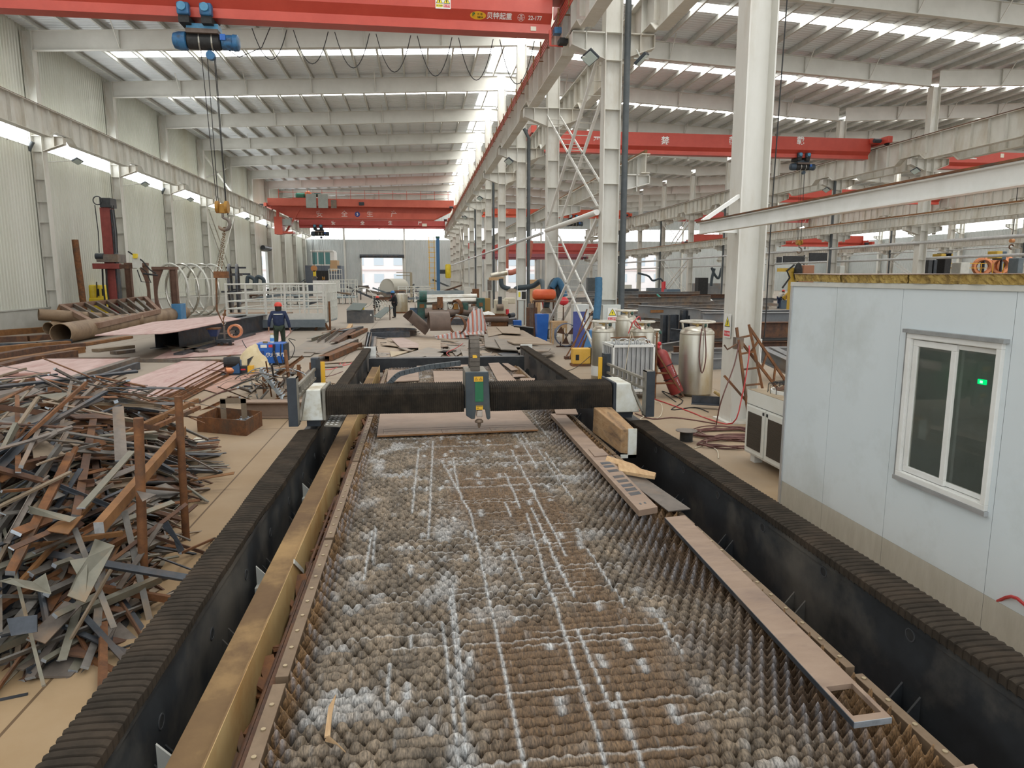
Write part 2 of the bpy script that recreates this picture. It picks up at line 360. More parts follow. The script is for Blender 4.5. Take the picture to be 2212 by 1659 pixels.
for xr in (LX[1], LX[3]):
    for k in range(-2, 13):
        a, b = FY(k) + .25, min(FY(k + 1) - .25, YE)
        if b - a < 1: continue
        nw += 1; z0, z1 = zroof(xr - RS) + 1.18, zroof(xr) + 1.22
        struct(MB().add([(xr - RS, a, z0), (xr, a, z1), (xr + RS, a, z0), (xr + RS, b, z0), (xr, b, z1), (xr - RS, b, z0)], [(0, 1, 4, 5), (1, 2, 3, 4)]).build('window_%d' % nw, sky_e))
    m = MB()
    for k in range(-2, 14): m.box(xr - RS, xr + RS, FY(k) - .25, min(FY(k) + .25, YE), zroof(xr - RS) + 1.15, zroof(xr - RS) + 1.2)
    struct(m.build('trim_%d' % (2 if xr < 10 else 3), sheet_m, org=(0, 0, 0)))
# purlins
SL = ['left bay slope', 'second bay slope', 'third bay slope', 'far right bay slope']
for b in range(4):
    for i in range(17):
        X = LX[b] + .65 + 1.45 * i
        if X > LX[b + 1] - .2: break
        z = zroof(X) + .93; m = MB(); m.cbeam((X, YB, z + .12), (X, YE, z + .12), .25, .10, .014, sg=-1)
        tag(m.build('purlin', purlin_m, org=(X, 30, z)), 'long grey roof purlin running lengthwise under the ' + SL[b], 'roof purlin', 'purlins under the ' + SL[b])
# frames : rafters
for b in range(4):
    kA = 1 if b < 3 else 3
    for k in range(kA, 13):
        Y = FY(k); Xa, Xb = LX[b] + .25, LX[b + 1] - .25; za, zb_ = LZ[b], LZ[b + 1]; m = MB()
        lift = lambda X: zroof(X)
        up = (0, 0, 1)
        m.bar((Xa, Y, za + .915), (Xb, Y, zb_ + .915), .25, .025); m.bar((Xa, Y, za + .01), (Xb, Y, zb_ + .01), .25, .025)
        m.prism([(Xa, Y - .008, za), (Xb, Y - .008, zb_), (Xb, Y - .008, zb_ + .93), (Xa, Y - .008, za + .93)], (0, .016, 0))
        r = thing('roof_rafter', 'cream steel roof rafter, %s from the camera across the %s' % (ORD[k], ['left bay', 'second bay', 'third bay', 'far right bay'][b]), 'roof beam', ((Xa + Xb) / 2, Y, za), 'roof rafters')
        m.build('web', rafter_m, r)
        for j in range(1, 6):
            st = MB(); X = Xa + (Xb - Xa) * j / 6; z = za + (zb_ - za) * j / 6; st.box(X - .008, X + .008, Y - .12, Y + .12, z + .02, z + .9)
            st.bar((X, Y - .1, z + .06), (X, Y - 1.0, z + 1.1), .04, .04)
            st.build('stiffener', rafter_m, r)
# columns
def bracket(m, X, Y, sg, ztop=9.52, L=.98, h0=.36, h1=.72):
    e = X + sg * .25; t = X + sg * (.25 + L)
    m.bar((e, Y, ztop - .015), (t, Y, ztop - .015), .34, .03)
    m.prism([(e, Y - .01, ztop), (t, Y - .01, ztop), (t, Y - .01, ztop - h0), (e, Y - .01, ztop - h1)], (0, .02, 0))
    m.bar((e, Y, ztop - h1), (t, Y, ztop - h0), .34, .025); m.box(min(t, t - sg * .02), max(t, t - sg * .02), Y - .17, Y + .17, ztop - h0, ztop)
    m.box(X + sg * .8 - .01, X + sg * .8 + .01, Y - .17, Y + .17, ztop - .5, ztop)
def column(X, Y, ztop, label, sides, pipe, low=(), group='building columns', wall=0):
    r = thing('steel_column', label, 'column', (X, Y, 0), group)
    m = MB(); m.box(X - .25, X - .225, Y - .225, Y + .225, 0, ztop); m.box(X + .225, X + .25, Y - .225, Y + .225, 0, ztop); m.box(X - .225, X + .225, Y - .01, Y + .01, 0, ztop)
    for z in () if Y < 12 else (1.9, 3.6, 5.3, 6.3, 7.4, 8.75, 9.5): m.box(X - .225, X + .225, Y - .2, Y + .2, z, z + .015)
    m.box(X - .34, X + .34, Y - .3, Y + .3, 0, .03)
    m.build('shaft', cream, r)
    for sg in sides: q = MB(); bracket(q, X, Y, sg); q.build('bracket', cream, r)
    for sg in low: q = MB(); bracket(q, X, Y, sg, 5.6, .95, .25, .5); q.build('low_bracket', cream, r)
    if pipe:
        xx = X + pipe * (.25 + .12)
        zp = 9.0 if X < -10 else ztop - .1 if X < 10 and Y < 25 else 10.3
        MB().tube([(X + pipe * .1, Y - .3, zp + .2), (xx, Y - .3, zp - .3), (xx, Y - .3, .05)], .095, 10).build('drain_pipe', dark_m, r, smooth=True)
    return r
C = {}
for k in range(0, 13):
    C[k] = column(LX[1], FY(k), LZ[1], 'cream steel column with crane brackets in the middle row, %s from the camera' % ORD[k + 1], (-1, 1), 1 if k in (1, 3, 5, 7, 9, 11) else 0, (1,) if k > 0 else ())
for k in range(2, 13):
    column(LX[0], FY(k), LZ[0] + .9, 'cream wall column on the left side wall, %s frame from the camera' % ORD[k + 1], (1,), -1 if k in (3, 5, 7, 9, 11) else 0)
for k in range(2, 13):
    column(LX[2], FY(k), LZ[2], 'cream column of the second row under the roof valley, frame %s' % ORD[k + 1], (-1, 1), -1 if k in (2, 4, 6, 8, 10) else 0, (-1, 1))
for k in range(2, 13):
    column(LX[3], FY(k), LZ[3], 'cream column of the third row in the far right hall, frame %s' % ORD[k + 1], (-1, 1), -1 if k % 2 else 0, (-1, 1))
for k in range(4, 13):
    column(LX[4] - .3, FY(k), LZ[4] + .9, 'cream wall column on the far right wall, frame %s' % ORD[k + 1], (-1,), 0)
m0 = 0
for X in (-12.6, -2.0 - .35, 11.8, 17.9 + 4, 42.2 + 2, 48.4, 66.): 
    tag(struct(MB().box(X - .15, X + .15, YE - .3, YE - .02, 0, 15).build('trim_%d' % (4 + m0), cream)), None); m0 += 1
# crane runways
def runway(X, k0, k1, label, ztop=10.57, hs=.98, hm=1.3, bw=.38, step=1.1, yext=0., rail_c=rustd_m, notch=True):
    r = thing('crane_runway_beam', label, 'runway beam', (X, FY(k0), ztop), 'crane runway beams'); m = MB(); y0, y1 = FY(k0) - yext, FY(k1)
    m.box(X - bw / 2, X + bw / 2, y0, y1, ztop - .025, ztop); k = k0
    while k < k1:
        a, b = max(y0, FY(k) if k > k0 else y0), FY(k + 1)
        if notch:
            pr = [(a, ztop - hs), (a + .8, ztop - hs), (a + 1.25, ztop - hm), (b - 1.25, ztop - hm), (b - .8, ztop - hs), (b, ztop - hs)]
        else: pr = [(a, ztop - hs), (b, ztop - hs)]
        m.prism([(X - .008, y, z) for y, z in pr] + [(X - .008, b, ztop - .02), (X - .008, a, ztop - .02)], (.016, 0, 0))
        for i in range(len(pr) - 1): m.bar((X, pr[i][0], pr[i][1]), (X, pr[i + 1][0], pr[i + 1][1]), bw, .025)
        k += 1
    st = m; y = y0 + .5
    while y < y1:
        f = (y - 11.6) % 9; hh = hs if (f < .9 or f > 8.1 or not notch) else hm - .03 if 1.3 < f < 7.7 else hs
        st.box(X - bw / 2 + .03, X + bw / 2 - .03, y - .006, y + .006, ztop - hh + .02, ztop - .02); y += step
    m.build('girder', cream, r)
    MB().box(X - .035, X + .035, y0, y1, ztop, ztop + .1).build('rail', rail_c, r)
    return r
runway(LX[0] + 1.05, 0, 12, 'cream crane runway beam along the left wall below the roof')
r = runway(LX[1] - 1.05, -1, 12, 'cream crane runway beam on the left side of the middle columns')
for i in range(4):
    z = 10.0 + .13 * i
    MB().tube([(LX[1] - 1.05 - .36 + .02 * i, -5, z), (LX[1] - 1.05 - .36 + .02 * i, 118, z)], .022, 6).build('conductor_bar', red_m, r)
y = 8.
while y < 118:
    hm_ = MB(); hm_.bar((LX[1] - 1.42, y, 9.95), (LX[1] - 1.42, y, 10.48), .04, .03); hm_.bar((LX[1] - 1.42, y, 10.3), (LX[1] - 1.05, y, 10.3), .03, .03); y += 1.5
    hm_.build('hanger', rusto_m, r)
runway(LX[1] + 1.05, -1, 12, 'cream crane runway beam on the right side of the middle columns')
runway(LX[2] - 1.05, 0, 12, 'crane runway beam on the near side of the second column row, upper level')
runway(LX[2] + 1.05, 0, 12, 'crane runway beam on the far side of the second column row, upper level')
runway(LX[3] - 1.05, 1, 12, 'crane runway beam on the near side of the third column row, upper level')
runway(LX[3] + 1.05, 1, 12, 'crane runway beam on the far side of the third column row, upper level')
runway(LX[1] + 1.0, 1, 12, 'low runway beam on the right of the middle columns', 6.17, .55, .55, .26, .4, .35, rusto_m, False)
runway(LX[2] - 1.0, 0, 12, 'low runway beam with rusty rail on the near side of the second row', 6.17, .55, .55, .26, .4, 0, rusto_m, False)
runway(LX[2] + 1.0, 0, 12, 'low runway beam on the far side of the second row', 6.17, .55, .55, .26, .4, 0, rusto_m, False)
runway(LX[3] - 1.0, 1, 12, 'low runway beam on the near side of the third row', 6.17, .55, .55, .26, .4, 0, rusto_m, False)
runway(LX[3] + 1.0, 1, 12, 'low runway beam on the far side of the third row', 6.17, .55, .55, .26, .4, 0, rusto_m, False)
# pipes along the columns
def pipe_run(X, Z, y0, y1, label, r=.07, mt=None):
    tag(MB().tube([(X, y, Z) for y in (y0, y1)], r, 10).build('conduit_pipe', mt or alu_m, smooth=True), label, 'pipe', 'long pipes along the columns')
pipe_run(LX[1] - .36, 4.5, FY(1), FY(2) - .6, 'white conduit pipe between the braced columns', .09, white_m)
pipe_run(LX[1] - .36, 4.45, FY(2) + .3, 118, 'pale pipe running back along the middle columns')
pipe_run(LX[2] - .36, 4.6, FY(0), 118, 'pale pipe running along the second column row', .1)
pipe_run(LX[2] + .4, 3.7, FY(0), 118, 'lower pale pipe behind the second column row', .08)
pipe_run(LX[3] - .36, 4.6, FY(1), 118, 'pale pipe running along the third column row', .1)
pipe_run(LX[3] - .36, 5.3, FY(1), 118, 'upper thin pipe along the third column row', .06)
# laced cross braces
def lace(r, a, b, hx=.27, wdt=.09):
    a, b = V(a), V(b)
    for sg in (-1, 1):
        m = MB(); m.angle(a + V((sg * hx, 0, 0)), b + V((sg * hx, 0, 0)), wdt, .012); m.build('chord', white_m if hx > .2 else cream, r)
    n = max(3, int((b - a).length / .62))
    for i in range(1, n): p = a.lerp(b, i / n); MB().bar(p - V((hx, 0, 0)), p + V((hx, 0, 0)), .07, .012).build('batten', cream, r)
def xbrace(X, k, zs, label, hx=.27):
    r = thing('cross_brace', label, 'brace', (X, FY(k) + 4.5, zs[0][0]), 'laced cross braces'); y0, y1 = FY(k) + .28, FY(k + 1) - .28
    for a, b in zs: lace(r, (X, y0, a), (X, y1, b), hx); lace(r, (X, y0, b), (X, y1, a), hx)
xbrace(LX[1], 1, [(.35, 4.35), (4.75, 9.2)], 'white ladder-like cross brace between the two nearest braced columns')
xbrace(LX[1], 8, [(.4, 4.4), (4.8, 9.1)], 'ladder-like cross brace far down the middle column row', .2)
xbrace(LX[0] + .1, 6, [(1., 8.6)], 'ladder-like cross brace on the left wall', .2)
xbrace(LX[0] + .1, 6, [(11.2, 13.4)], 'small cross brace above the runway on the left wall', .05)
xbrace(LX[2], 7, [(.4, 4.4), (4.8, 9.1)], 'ladder-like cross brace in the second column row', .25)
xbrace(LX[3], 6, [(.4, 4.4), (4.8, 9.1)], 'ladder-like cross brace in the third column row', .25)
# floodlights
lampw = mat('lamp_glass', (.55, .65, .62), rough=.15, spec=.8)
def flood(p, aim, label, arm=None, lit=False):
    p = V(p); d = V(aim).normalized(); r = thing('floodlight', label, 'floodlight', p, 'floodlights')
    rot = V((0, 0, 1)).rotation_difference(d).to_matrix()
    MB().obox(p, (.42, .36, .09), rot).build('housing', navy_m, r, bevel=.012)
    MB().obox(p + d * .05, (.37, .31, .012), rot).build('glass', lampw if not lit else MATS['lit_lamp'], r)
    m = MB()
    if arm: m.tube([p - d * .04, arm], .022, 6); m.bar(p + V((-.22, 0, 0)), p + V((.22, 0, 0)), .03, .03)
    m.build('arm', railw_m, r)
glow('lit_lamp', (1, .98, .92), 14.)
flood((LX[1] - .72, FY(1) - .28, 8.78), (-.35, -.55, -.75), 'grey floodlight under the bracket of the braced column, left side', (LX[1] - .62, FY(1) - .1, 9.1))
flood((LX[1] + .8, FY(1) - .28, 8.8), (.6, -.2, -.75), 'grey floodlight under the bracket of the braced column, right side', (LX[1] + .7, FY(1) - .1, 9.1))
for k in (3, 5, 7): flood((LX[1] - .72, FY(k) - .28, 8.78), (-.35, -.55, -.75), 'floodlight under the left bracket of the %s middle column' % ORD[k + 1], (LX[1] - .62, FY(k) - .1, 9.1))
for k in (3, 4, 5, 6, 7): flood((LX[0] + 1.35, FY(k) + .9, 8.5), (.3, -.4, -.85), 'floodlight on an arm from the left wall column, %s frame' % ORD[k + 1], (LX[0] + .3, FY(k) + .1, 8.3))
for k in (3, 4): flood((LX[2] - 1.0, FY(k) - .3, 8.75), (-.4, -.5, -.75), 'floodlight under the bracket of the second row column, frame %s' % ORD[k + 1], (LX[2] - .8, FY(k) - .1, 9.1))
lp = at(1733, 494, Y=60.); flood(lp, (-.4, -.9, -.1), 'small lit lamp shining in the second bay', lp + V((.3, 0, .8)), True)
lp = at(1472, 492, Y=95.); flood(lp, (-.4, -.9, -.1), 'tiny lit lamp far back in the second bay', lp + V((.3, 0, .8)), True)
# building across the yard
fac = mat('pale_facade', (.82, .77, .75), (.88, .83, .81), .9, scale=.3)
fr = thing('apartment_block', 'pale washed-out building with rows of windows seen through the far doors', 'building', (0, 152, 0))
MB().box(-40, 70, 150, 160, 0, 13).build('facade', fac, fr)
wn_ = mat('facade_window', (.56, .62, .66), rough=.4); m = MB()
for i in range(26):
    for j in range(3): m.box(-38 + i * 4.1, -36 + i * 4.1, 149.9, 150.05, 1.4 + j * 3.6, 3.2 + j * 3.6)
tag(m.build('window', wn_, fr), kind='stuff')
MB().box(-40, 70, 149.75, 150, 3.9, 4.15).build('ledge', mat('facade_red', (.72, .58, .55), rough=.9), fr)
# ================================================================== CUTTING TABLE
def vn(x, y, seed=0):
    """smooth value noise 0..1 on numpy arrays"""
    g = np.random.RandomState(seed).rand(64, 64); xi = np.floor(x).astype(int); yi = np.floor(y).astype(int); fx = x - xi; fy = y - yi
    fx = fx * fx * (3 - 2 * fx); fy = fy * fy * (3 - 2 * fy); a, b = xi % 64, (xi + 1) % 64; c, d = yi % 64, (yi + 1) % 64
    return (g[a, c] * (1 - fx) + g[b, c] * fx) * (1 - fy) + (g[a, d] * (1 - fx) + g[b, d] * fx) * fy
TX0, TX1, TY0, TY1, TZ = -.66, 2.06, 1.85, 14.75, .70
tab = thing('cutting_table', 'long laser cutting table with toothed slats crusted in brown slag', 'cutting table', (.7, 8.2, 0))
slag = bpy.data.materials.new('slag'); slag.use_nodes = True; nt = slag.node_tree; N = nt.nodes; L = nt.links; b = N['Principled BSDF']
at_ = N.new('ShaderNodeVertexColor'); at_.layer_name = 'tint'; tcn = N.new('ShaderNodeTexCoord')
mpn = N.new('ShaderNodeMapping'); mpn.inputs['Scale'].default_value = (150, 40, 60); L.new(tcn.outputs['Object'], mpn.inputs[0])
nz = N.new('ShaderNodeTexNoise'); nz.inputs['Scale'].default_value = 1; nz.inputs['Detail'].default_value = 5; L.new(mpn.outputs[0], nz.inputs['Vector'])
rp = N.new('ShaderNodeValToRGB'); rp.color_ramp.elements[0].position = .3; rp.color_ramp.elements[0].color = (.35, .35, .35, 1); rp.color_ramp.elements[1].position = .7; rp.color_ramp.elements[1].color = (1.5, 1.5, 1.5, 1); L.new(nz.outputs['Fac'], rp.inputs[0])
mx = N.new('ShaderNodeMix'); mx.data_type = 'RGBA'; mx.blend_type = 'MULTIPLY'; mx.inputs[0].default_value = 1; L.new(at_.outputs[0], mx.inputs[6]); L.new(rp.outputs[0], mx.inputs[7]); L.new(mx.outputs[2], b.inputs['Base Color'])
bp = N.new('ShaderNodeBump'); bp.inputs['Strength'].default_value = .6; bp.inputs['Distance'].default_value = .008; L.new(nz.outputs['Fac'], bp.inputs['Height']); L.new(bp.outputs[0], b.inputs['Normal'])
b.inputs['Roughness'].default_value = .62; b.inputs['Metallic'].default_value = .15
NYL = []
for p, q in [((1018, 1107), (1136, 1659)), ((1136, 1100), (1314, 1659)), ((957, 1336), (994, 1659)), ((1105, 1180), (1128, 1245)), ((886, 1356), (890, 1392)), ((843, 1420), (836, 1505)), ((1190, 1185), (1218, 1239)), ((1110, 1080), (1060, 940)), ((960, 1000), (1018, 1107)), ((1245, 1350), (1310, 1500)), ((1330, 1480), (1395, 1659)), ((1270, 1180), (1350, 1300)), ((905, 960), (890, 1100)), ((935, 950), (925, 1160)), ((812, 1130), (805, 1210))]:
    a, c = at(*p, Z=TZ), at(*q, Z=TZ); NYL.append((a.x, c.x, c.y, a.y))
rr = random.Random(3)
for i in range(34): x = rr.uniform(-.45, 1.55); y = rr.uniform(2, 13.4); NYL.append((x, x, y, y + rr.uniform(.3, 1.8)))
NXL = {}
for i in range(60):
    x = rr.uniform(-.6, 1.3); y = 2.0 + 12 * rr.random() ** 1.2; NXL.setdefault(int((y - TY0) / .065), []).append((x, x + rr.uniform(.3, 1.5)))
for px_, py_ in ((780, 1272), (760, 1300), (830, 1390), (900, 1235), (1000, 1300), (1100, 1385), (1150, 1360)):
    p = at(px_, py_, Z=TZ); NXL.setdefault(int((p.y - TY0) / .065), []).append((p.x, p.x + 1.4))
SPOT = [(rr.uniform(-.1, 1.2), rr.uniform(2, 9)) for i in range(90)]
def slat_mesh(idx, fine):
    y0 = TY0 + .065 * idx; per = 10 if fine else 6; n = int((TX1 - TX0) / .068 * per); x = np.linspace(TX0, TX1, n); ph = .5 * (idx % 2) + .22 * rr_idx(idx + 90)
    yv = np.full(n, y0)
    cov = np.clip((x + .62) / .10, 0, 1) * np.clip((1.78 - x + .35 * (vn(x * 2.2, yv * 2.2, 5) - .5)) / .35, 0, 1)
    far = np.clip((y0 - 13.2) / 1.2, 0, 1); cov = cov * (1 - .75 * far)
    flat = np.clip((x - .0 + .5 * (vn(x * 2.5, yv * 1.7, 8) - .5)) / .35, 0, 1) * np.clip((1.25 - x + .7 * (vn(x * 2.1, yv * 1.5, 9) - .5)) / .3, 0, 1) * np.clip(vn(x * 1.7 + 3, yv * 1.3, 11) * 2.6 - .35, .1, 1)
    tri = np.abs(((x - TX0) / .068 + ph) % 1 - .5) * 2          # 0 at the peak, 1 at the valley
    rnd_ = (.5 - .5 * np.cos(PI * tri)) ** 2.6 * np.clip(1.7 * vn(x * 11, yv * 17, 61) - .1, .15, 1.1)
    n1 = vn(x * 36, yv * 40, 21); n2 = vn(x * 90, yv * 90, 22); n0 = vn(x * 9, yv * 9, 23)
    val = (1 - cov) * .058 * tri + cov * ((1 - flat) * .030 * rnd_ + flat * .007 * rnd_)
    lvl = -.012 * cov * (1 - n0) + .010 * cov * (n1 - .5) + .004 * cov * (n2 - .5) - .012 * flat * (vn(x * .9, yv * 4, 31) > .72)
    zt = TZ - .005 - val + lvl + .006 * cov * (rr_idx(idx) - .5)
    wd = .0035 + cov * (.0165 + .008 * (1 - rnd_) * (1 - flat) + .009 * flat + .006 * (n1 - .5) + .006 * n2)
    if rr_idx(idx + 500) > .93: wd = wd * .75; zt = zt - .006 * cov
    lf = [(-1.0, -.17, .0035), (-.8, -.075, 1), (-1.0, -.045, 1), (-.82, -.016, 1), (-.4, -.003, 1), (0, 0, 1), (.4, -.003, 1), (.82, -.016, 1), (1.0, -.045, 1), (.8, -.075, 1), (1.0, -.17, .0035)]
    if not fine: lf = [lf[i] for i in (0, 2, 3, 5, 7, 8, 10)]
    m = len(lf); P = np.zeros((n, m, 3))
    for j, (fw, dz, wb) in enumerate(lf):
        w_ = wd if wb == 1 else np.full(n, wb); P[:, j, 0] = x + (0 if j in (0, m - 1) else 1) * .006 * cov * (vn(x * 50 + j, yv * 50, 41) - .5)
        P[:, j, 1] = y0 + w_ * fw + .006 * cov * (vn(x * 45, yv * 0 + j * 3.1 + idx, 42) - .5); zz = zt + dz
        if wb != 1: zz = np.full(n, TZ - .17)
        P[:, j, 2] = zz + (0 if wb != 1 else 1) * .008 * cov * (vn(x * 55 + 7, yv * 0 + j * 2.3 + idx, 43) - .5)
    # colours of crust, spatter lines and bare teeth
    brown = np.array((.122, .073, .036)); grey = np.array((.165, .127, .088)); pale = np.array((.42, .42, .41)); bare = np.array((.105, .068, .042)); orange = np.array((.22, .125, .055))
    c = brown * flat[:, None] + (grey * (.55 + .8 * n0)[:, None]) * (1 - flat)[:, None]
    c = c * (.75 + .5 * vn(x * 60, yv * 6, 51))[:, None]
    sp = np.clip((vn(x * 7, yv * 7, 52) - .62) * 4, 0, 1) * (1 - flat) * .6 + np.clip((n1 - .8) * 4, 0, 1) * .35
    for xa, xb, ya, yb in NYL:
        if ya <= y0 <= yb: xc = xa + (xb - xa) * (yb - y0) / max(yb - ya, .01) if False else xb + (xa - xb) * (y0 - ya) / max(yb - ya, .01); sp = np.maximum(sp, np.exp(-((x - xc - .008 * (n0 - .5)) / .0085) ** 2) * 1.0)
    tw = np.zeros(n)
    for a, c2 in NXL.get(idx, []): tw = np.maximum(tw, np.clip((x - a) / .05, 0, 1) * np.clip((c2 - x) / .05, 0, 1) * (.25 + .5 * n1))
    for sx, sy in SPOT:
        if abs(sy - y0) < .05: sp = np.maximum(sp, .8 * np.exp(-((x - sx) / .022) ** 2) * (.5 + n2))
    sp = np.clip(sp, 0, 1) * cov; tw = tw * cov
    c = c * (1 - sp)[:, None] + pale * sp[:, None]
    og = np.clip((x - 1.75) / .25, 0, 1) + np.clip((-.56 - x) / .06, 0, 1); og = np.clip(og, 0, 1)
    bc = bare * (1 - og)[:, None] + orange * og[:, None]; bc = bc * (.7 + .6 * vn(x * 14, yv * 14, 55))[:, None]
    tip = np.clip(1 - tri * 2.2, 0, 1) * np.clip(1.6 - (x - 1.3), 0, 1) * .5 * (vn(x * 8, yv * 8, 56) > .45) * np.clip((1.95 - x) / .2, 0, 1)
    bc = bc * (1 - tip)[:, None] + np.array((.36, .37, .40)) * tip[:, None]
    c = bc * (1 - cov)[:, None] + c * cov[:, None]
    CC = np.ones((n, m, 4)); CC[:, :, :3] = c[:, None, :]
    for j in range(m):
        if abs(j - m // 2) <= 0: CC[:, j, :3] = c * (1 - tw)[:, None] + pale * tw[:, None]
    F = []
    i = np.arange(n - 1)[:, None] * m + np.arange(m - 1)[None, :]; F = np.stack([i, i + m, i + m + 1, i + 1], -1).reshape(-1, 4)
    return P.reshape(-1, 3), F, CC.reshape(-1, 4)
def rr_idx(i): return (math.sin(i * 127.1) * 43758.5453) % 1
def np_mesh(name, P, F, mt, parent, CC=None):
    me = bpy.data.meshes.new(name); o0 = np.array(parent['_o']); P = P - o0
    me.vertices.add(len(P)); me.vertices.foreach_set('co', P.astype(np.float32).ravel()); me.loops.add(F.size); me.loops.foreach_set('vertex_index', F.astype(np.int32).ravel())
    me.polygons.add(len(F)); me.polygons.foreach_set('loop_start', np.arange(0, F.size, 4, dtype=np.int32)); me.update(calc_edges=True); me.validate()
    if CC is not None: a = me.color_attributes.new('tint', 'FLOAT_COLOR', 'POINT'); a.data.foreach_set('color', CC.astype(np.float32).ravel())
    me.polygons.foreach_set('use_smooth', [True] * len(F)); me.materials.append(mt); o = bpy.data.objects.new(name, me); col.objects.link(o); o.parent = parent; o['_o'] = tuple(o0); return o
NS = int((TY1 - TY0) / .065)
rest = []
for i in range(NS):
    if i < 100: P, F, CC = slat_mesh(i, i < 60); np_mesh('slat', P, F, slag, tab, CC)
    else: rest.append(slat_mesh(i, False))
off = 0; Ps, Fs, Cs = [], [], []
for P, F, CC in rest: Ps.append(P); Fs.append(F + off); Cs.append(CC); off += len(P)
tag(np_mesh('slat', np.concatenate(Ps), np.concatenate(Fs), slag, tab, np.concatenate(Cs)), kind='stuff')
# bolted strips along both edges, in lengths
strip_m = mat('strip_steel', (.17, .115, .07), (.24, .17, .11), .6, .3, scale=6, c3=(.10, .065, .04), s2=3)
def strip(x0, x1, y0, y1, z):
    o = MB().box(x0, x1, y0, y1, z - .12, z).build('edge_strip', strip_m, tab, bevel=.003)
    m = MB(); y = y0 + .09
    while y < y1: m.cyl(((x0 + x1) / 2, y, z), ((x0 + x1) / 2, y, z + .006), .011, 8); y += .175
    tag(m.build('bolt', mat('bolt', (.42, .34, .22), rough=.4, metal=.6), o), kind='stuff')
for i, (a, b_) in enumerate([(1.85, 3.16), (3.22, 5.0), (5.05, 7.2), (7.25, 9.6), (9.65, 12.2), (12.25, 14.7)]): strip(-.735, -.672, a, b_, .655)
for i, (a, b_) in enumerate([(1.85, 2.86), (2.92, 4.9), (4.95, 7.1), (7.15, 9.6), (9.65, 12.2), (12.25, 14.7)]): strip(2.075, 2.125, a, b_, .66)
# frame, shelf and debris tray
m = MB(); m.box(-.80, -.74, 1.8, 14.9, .15, .50); m.box(2.13, 2.17, 1.8, 14.9, .1, .52); m.box(-.8, 2.17, 14.85, 14.9, .1, .60); m.box(-.74, 2.13, 1.8, 14.9, .12, .16)
for y in np.arange(2., 14.9, 1.6): m.box(-.8, 2.17, y, y + .08, 0, .14)
m.build('bed_frame', rustd_m, tab)
MB().box(-.80, -.74, 1.8, 14.8, .5, .53).build('ledge', rustd_m, tab)
tag(MB().rhs((-.98, 1.7, .46), (-.98, 15.4, .46), .30, .17, .012).box(-.905, -.893, 1.7, 15.4, .60, .64).build('yellowed_box_rail', mat('ochre_rust', (.14, .085, .045), (.20, .125, .06), .8, 0, spec=.2, scale=2.2, c3=(.33, .21, .095), s2=1.1, bump=.05), org=(-.98, 8, 0)), 'rusty ochre box rail lying between the left track and the slat bed', 'steel rail')
tag(MB().box(-.8955, -.8925, 1.7, 15.4, .34, .642).build('side_plate', mat('ochre_side', (.42, .28, .115), (.50, .36, .17), .75, spec=.25, scale=2, c3=(.36, .20, .07), s2=1.4), bpy.data.objects['yellowed_box_rail']))
for i in range(9): MB().box(-1.07, -.89, 2.6 + i * 1.5, 2.68 + i * 1.5, 0, .31).build('foot', rustd_m, bpy.data.objects['yellowed_box_rail'])
bpy.data.objects['yellowed_box_rail'].name = 'box_rail'
deb = MB()
for i in range(260):
    y = rr.uniform(1.9, 14.5); deb.obox((rr.uniform(-.86, -.80), y, rr.uniform(.30, .45)), (rr.uniform(.03, .1), rr.uniform(.03, .3), rr.uniform(.004, .02)), M.Rotation(rr.uniform(-1, 1), 3, 'Z') @ M.Rotation(rr.uniform(-.5, .5), 3, 'X'))
deb.box(-.885, -.80, 1.8, 14.8, .26, .30)
tag(deb.build('offcut_litter', rust_m), 'small rusty offcuts littering the gutter left of the slat bed', 'litter', kind='stuff')
for i, (y0, y1, dx) in enumerate([(1.9, 5.0, .015), (4.2, 6.6, 0), (6.8, 9.2, .02)]):
    tag(MB().tube([(-.845 + dx, y0, .47), (-.85 + dx, y1, .47)], .012, 8).build('thin_pipe', rustd_m), 'thin rusty pipe in the gutter left of the slat bed, %s from the front' % ORD[i + 1], 'pipe', 'gutter pipes')
bl = thing('perforated_strip', 'small pale perforated strip leaning on the ochre rail', 'metal strip', (-.885, 4.8, .42)); MB().bar((-.886, 4.62, .66), (-.886, 4.95, .44), .006, .03, up=(0, 0, 1)).build('strip', railw_m, bl)
# ------------------------------------------------------------------ tracks with bellows
bel_m = mat('bellows_fabric', (.024, .019, .014), (.044, .034, .025), .85, scale=7, c3=(.055, .04, .028), s2=2.5, spec=.15)
trk_m = mat('track_black', (.018, .02, .022), (.032, .036, .04), .5, scale=3, c3=(.11, .10, .085), s2=.9)
def bellows_Y(x0, x1, y0, y1, z, drop, pitch, amp, wob, seed):
    """accordion cover running along Y; folds as an up/down ridge, skirts on both sides"""
    vs, fs = [], []; y = y0; i = 0
    while y <= y1:
        for t, h in ((0, 0), (.16, .8), (.5, 1), (.84, .8)):
            yy = y + pitch * t; wv = wob * (vn(np.array([yy * 2.1]), np.array([seed + .5]), seed)[0] - .5) * 2 + wob * .5 * (vn(np.array([yy * 7]), np.array([seed + .5]), seed)[0] - .5)
            zz = z + amp * (h - .5); e = amp * h
            vs += [(x0 - wv * .6 - e * .6, yy, zz - drop), (x0 - wv * .6 - e * .6, yy, zz - .008), (x0 - wv * .6 + .012, yy, zz), ((x0 + x1) / 2, yy, zz + .004), (x1 + wv - .012, yy, zz), (x1 + wv + e * .6, yy, zz - .008), (x1 + wv + e * .6, yy, zz - drop - .01 * wv / max(wob, .001))]
        y += pitch
    n = len(vs) // 7
    for k in range(n - 1):
        for j in range(6): fs.append((k * 7 + j, k * 7 + j + 1, (k + 1) * 7 + j + 1, (k + 1) * 7 + j))
    return MB().add(vs, fs)
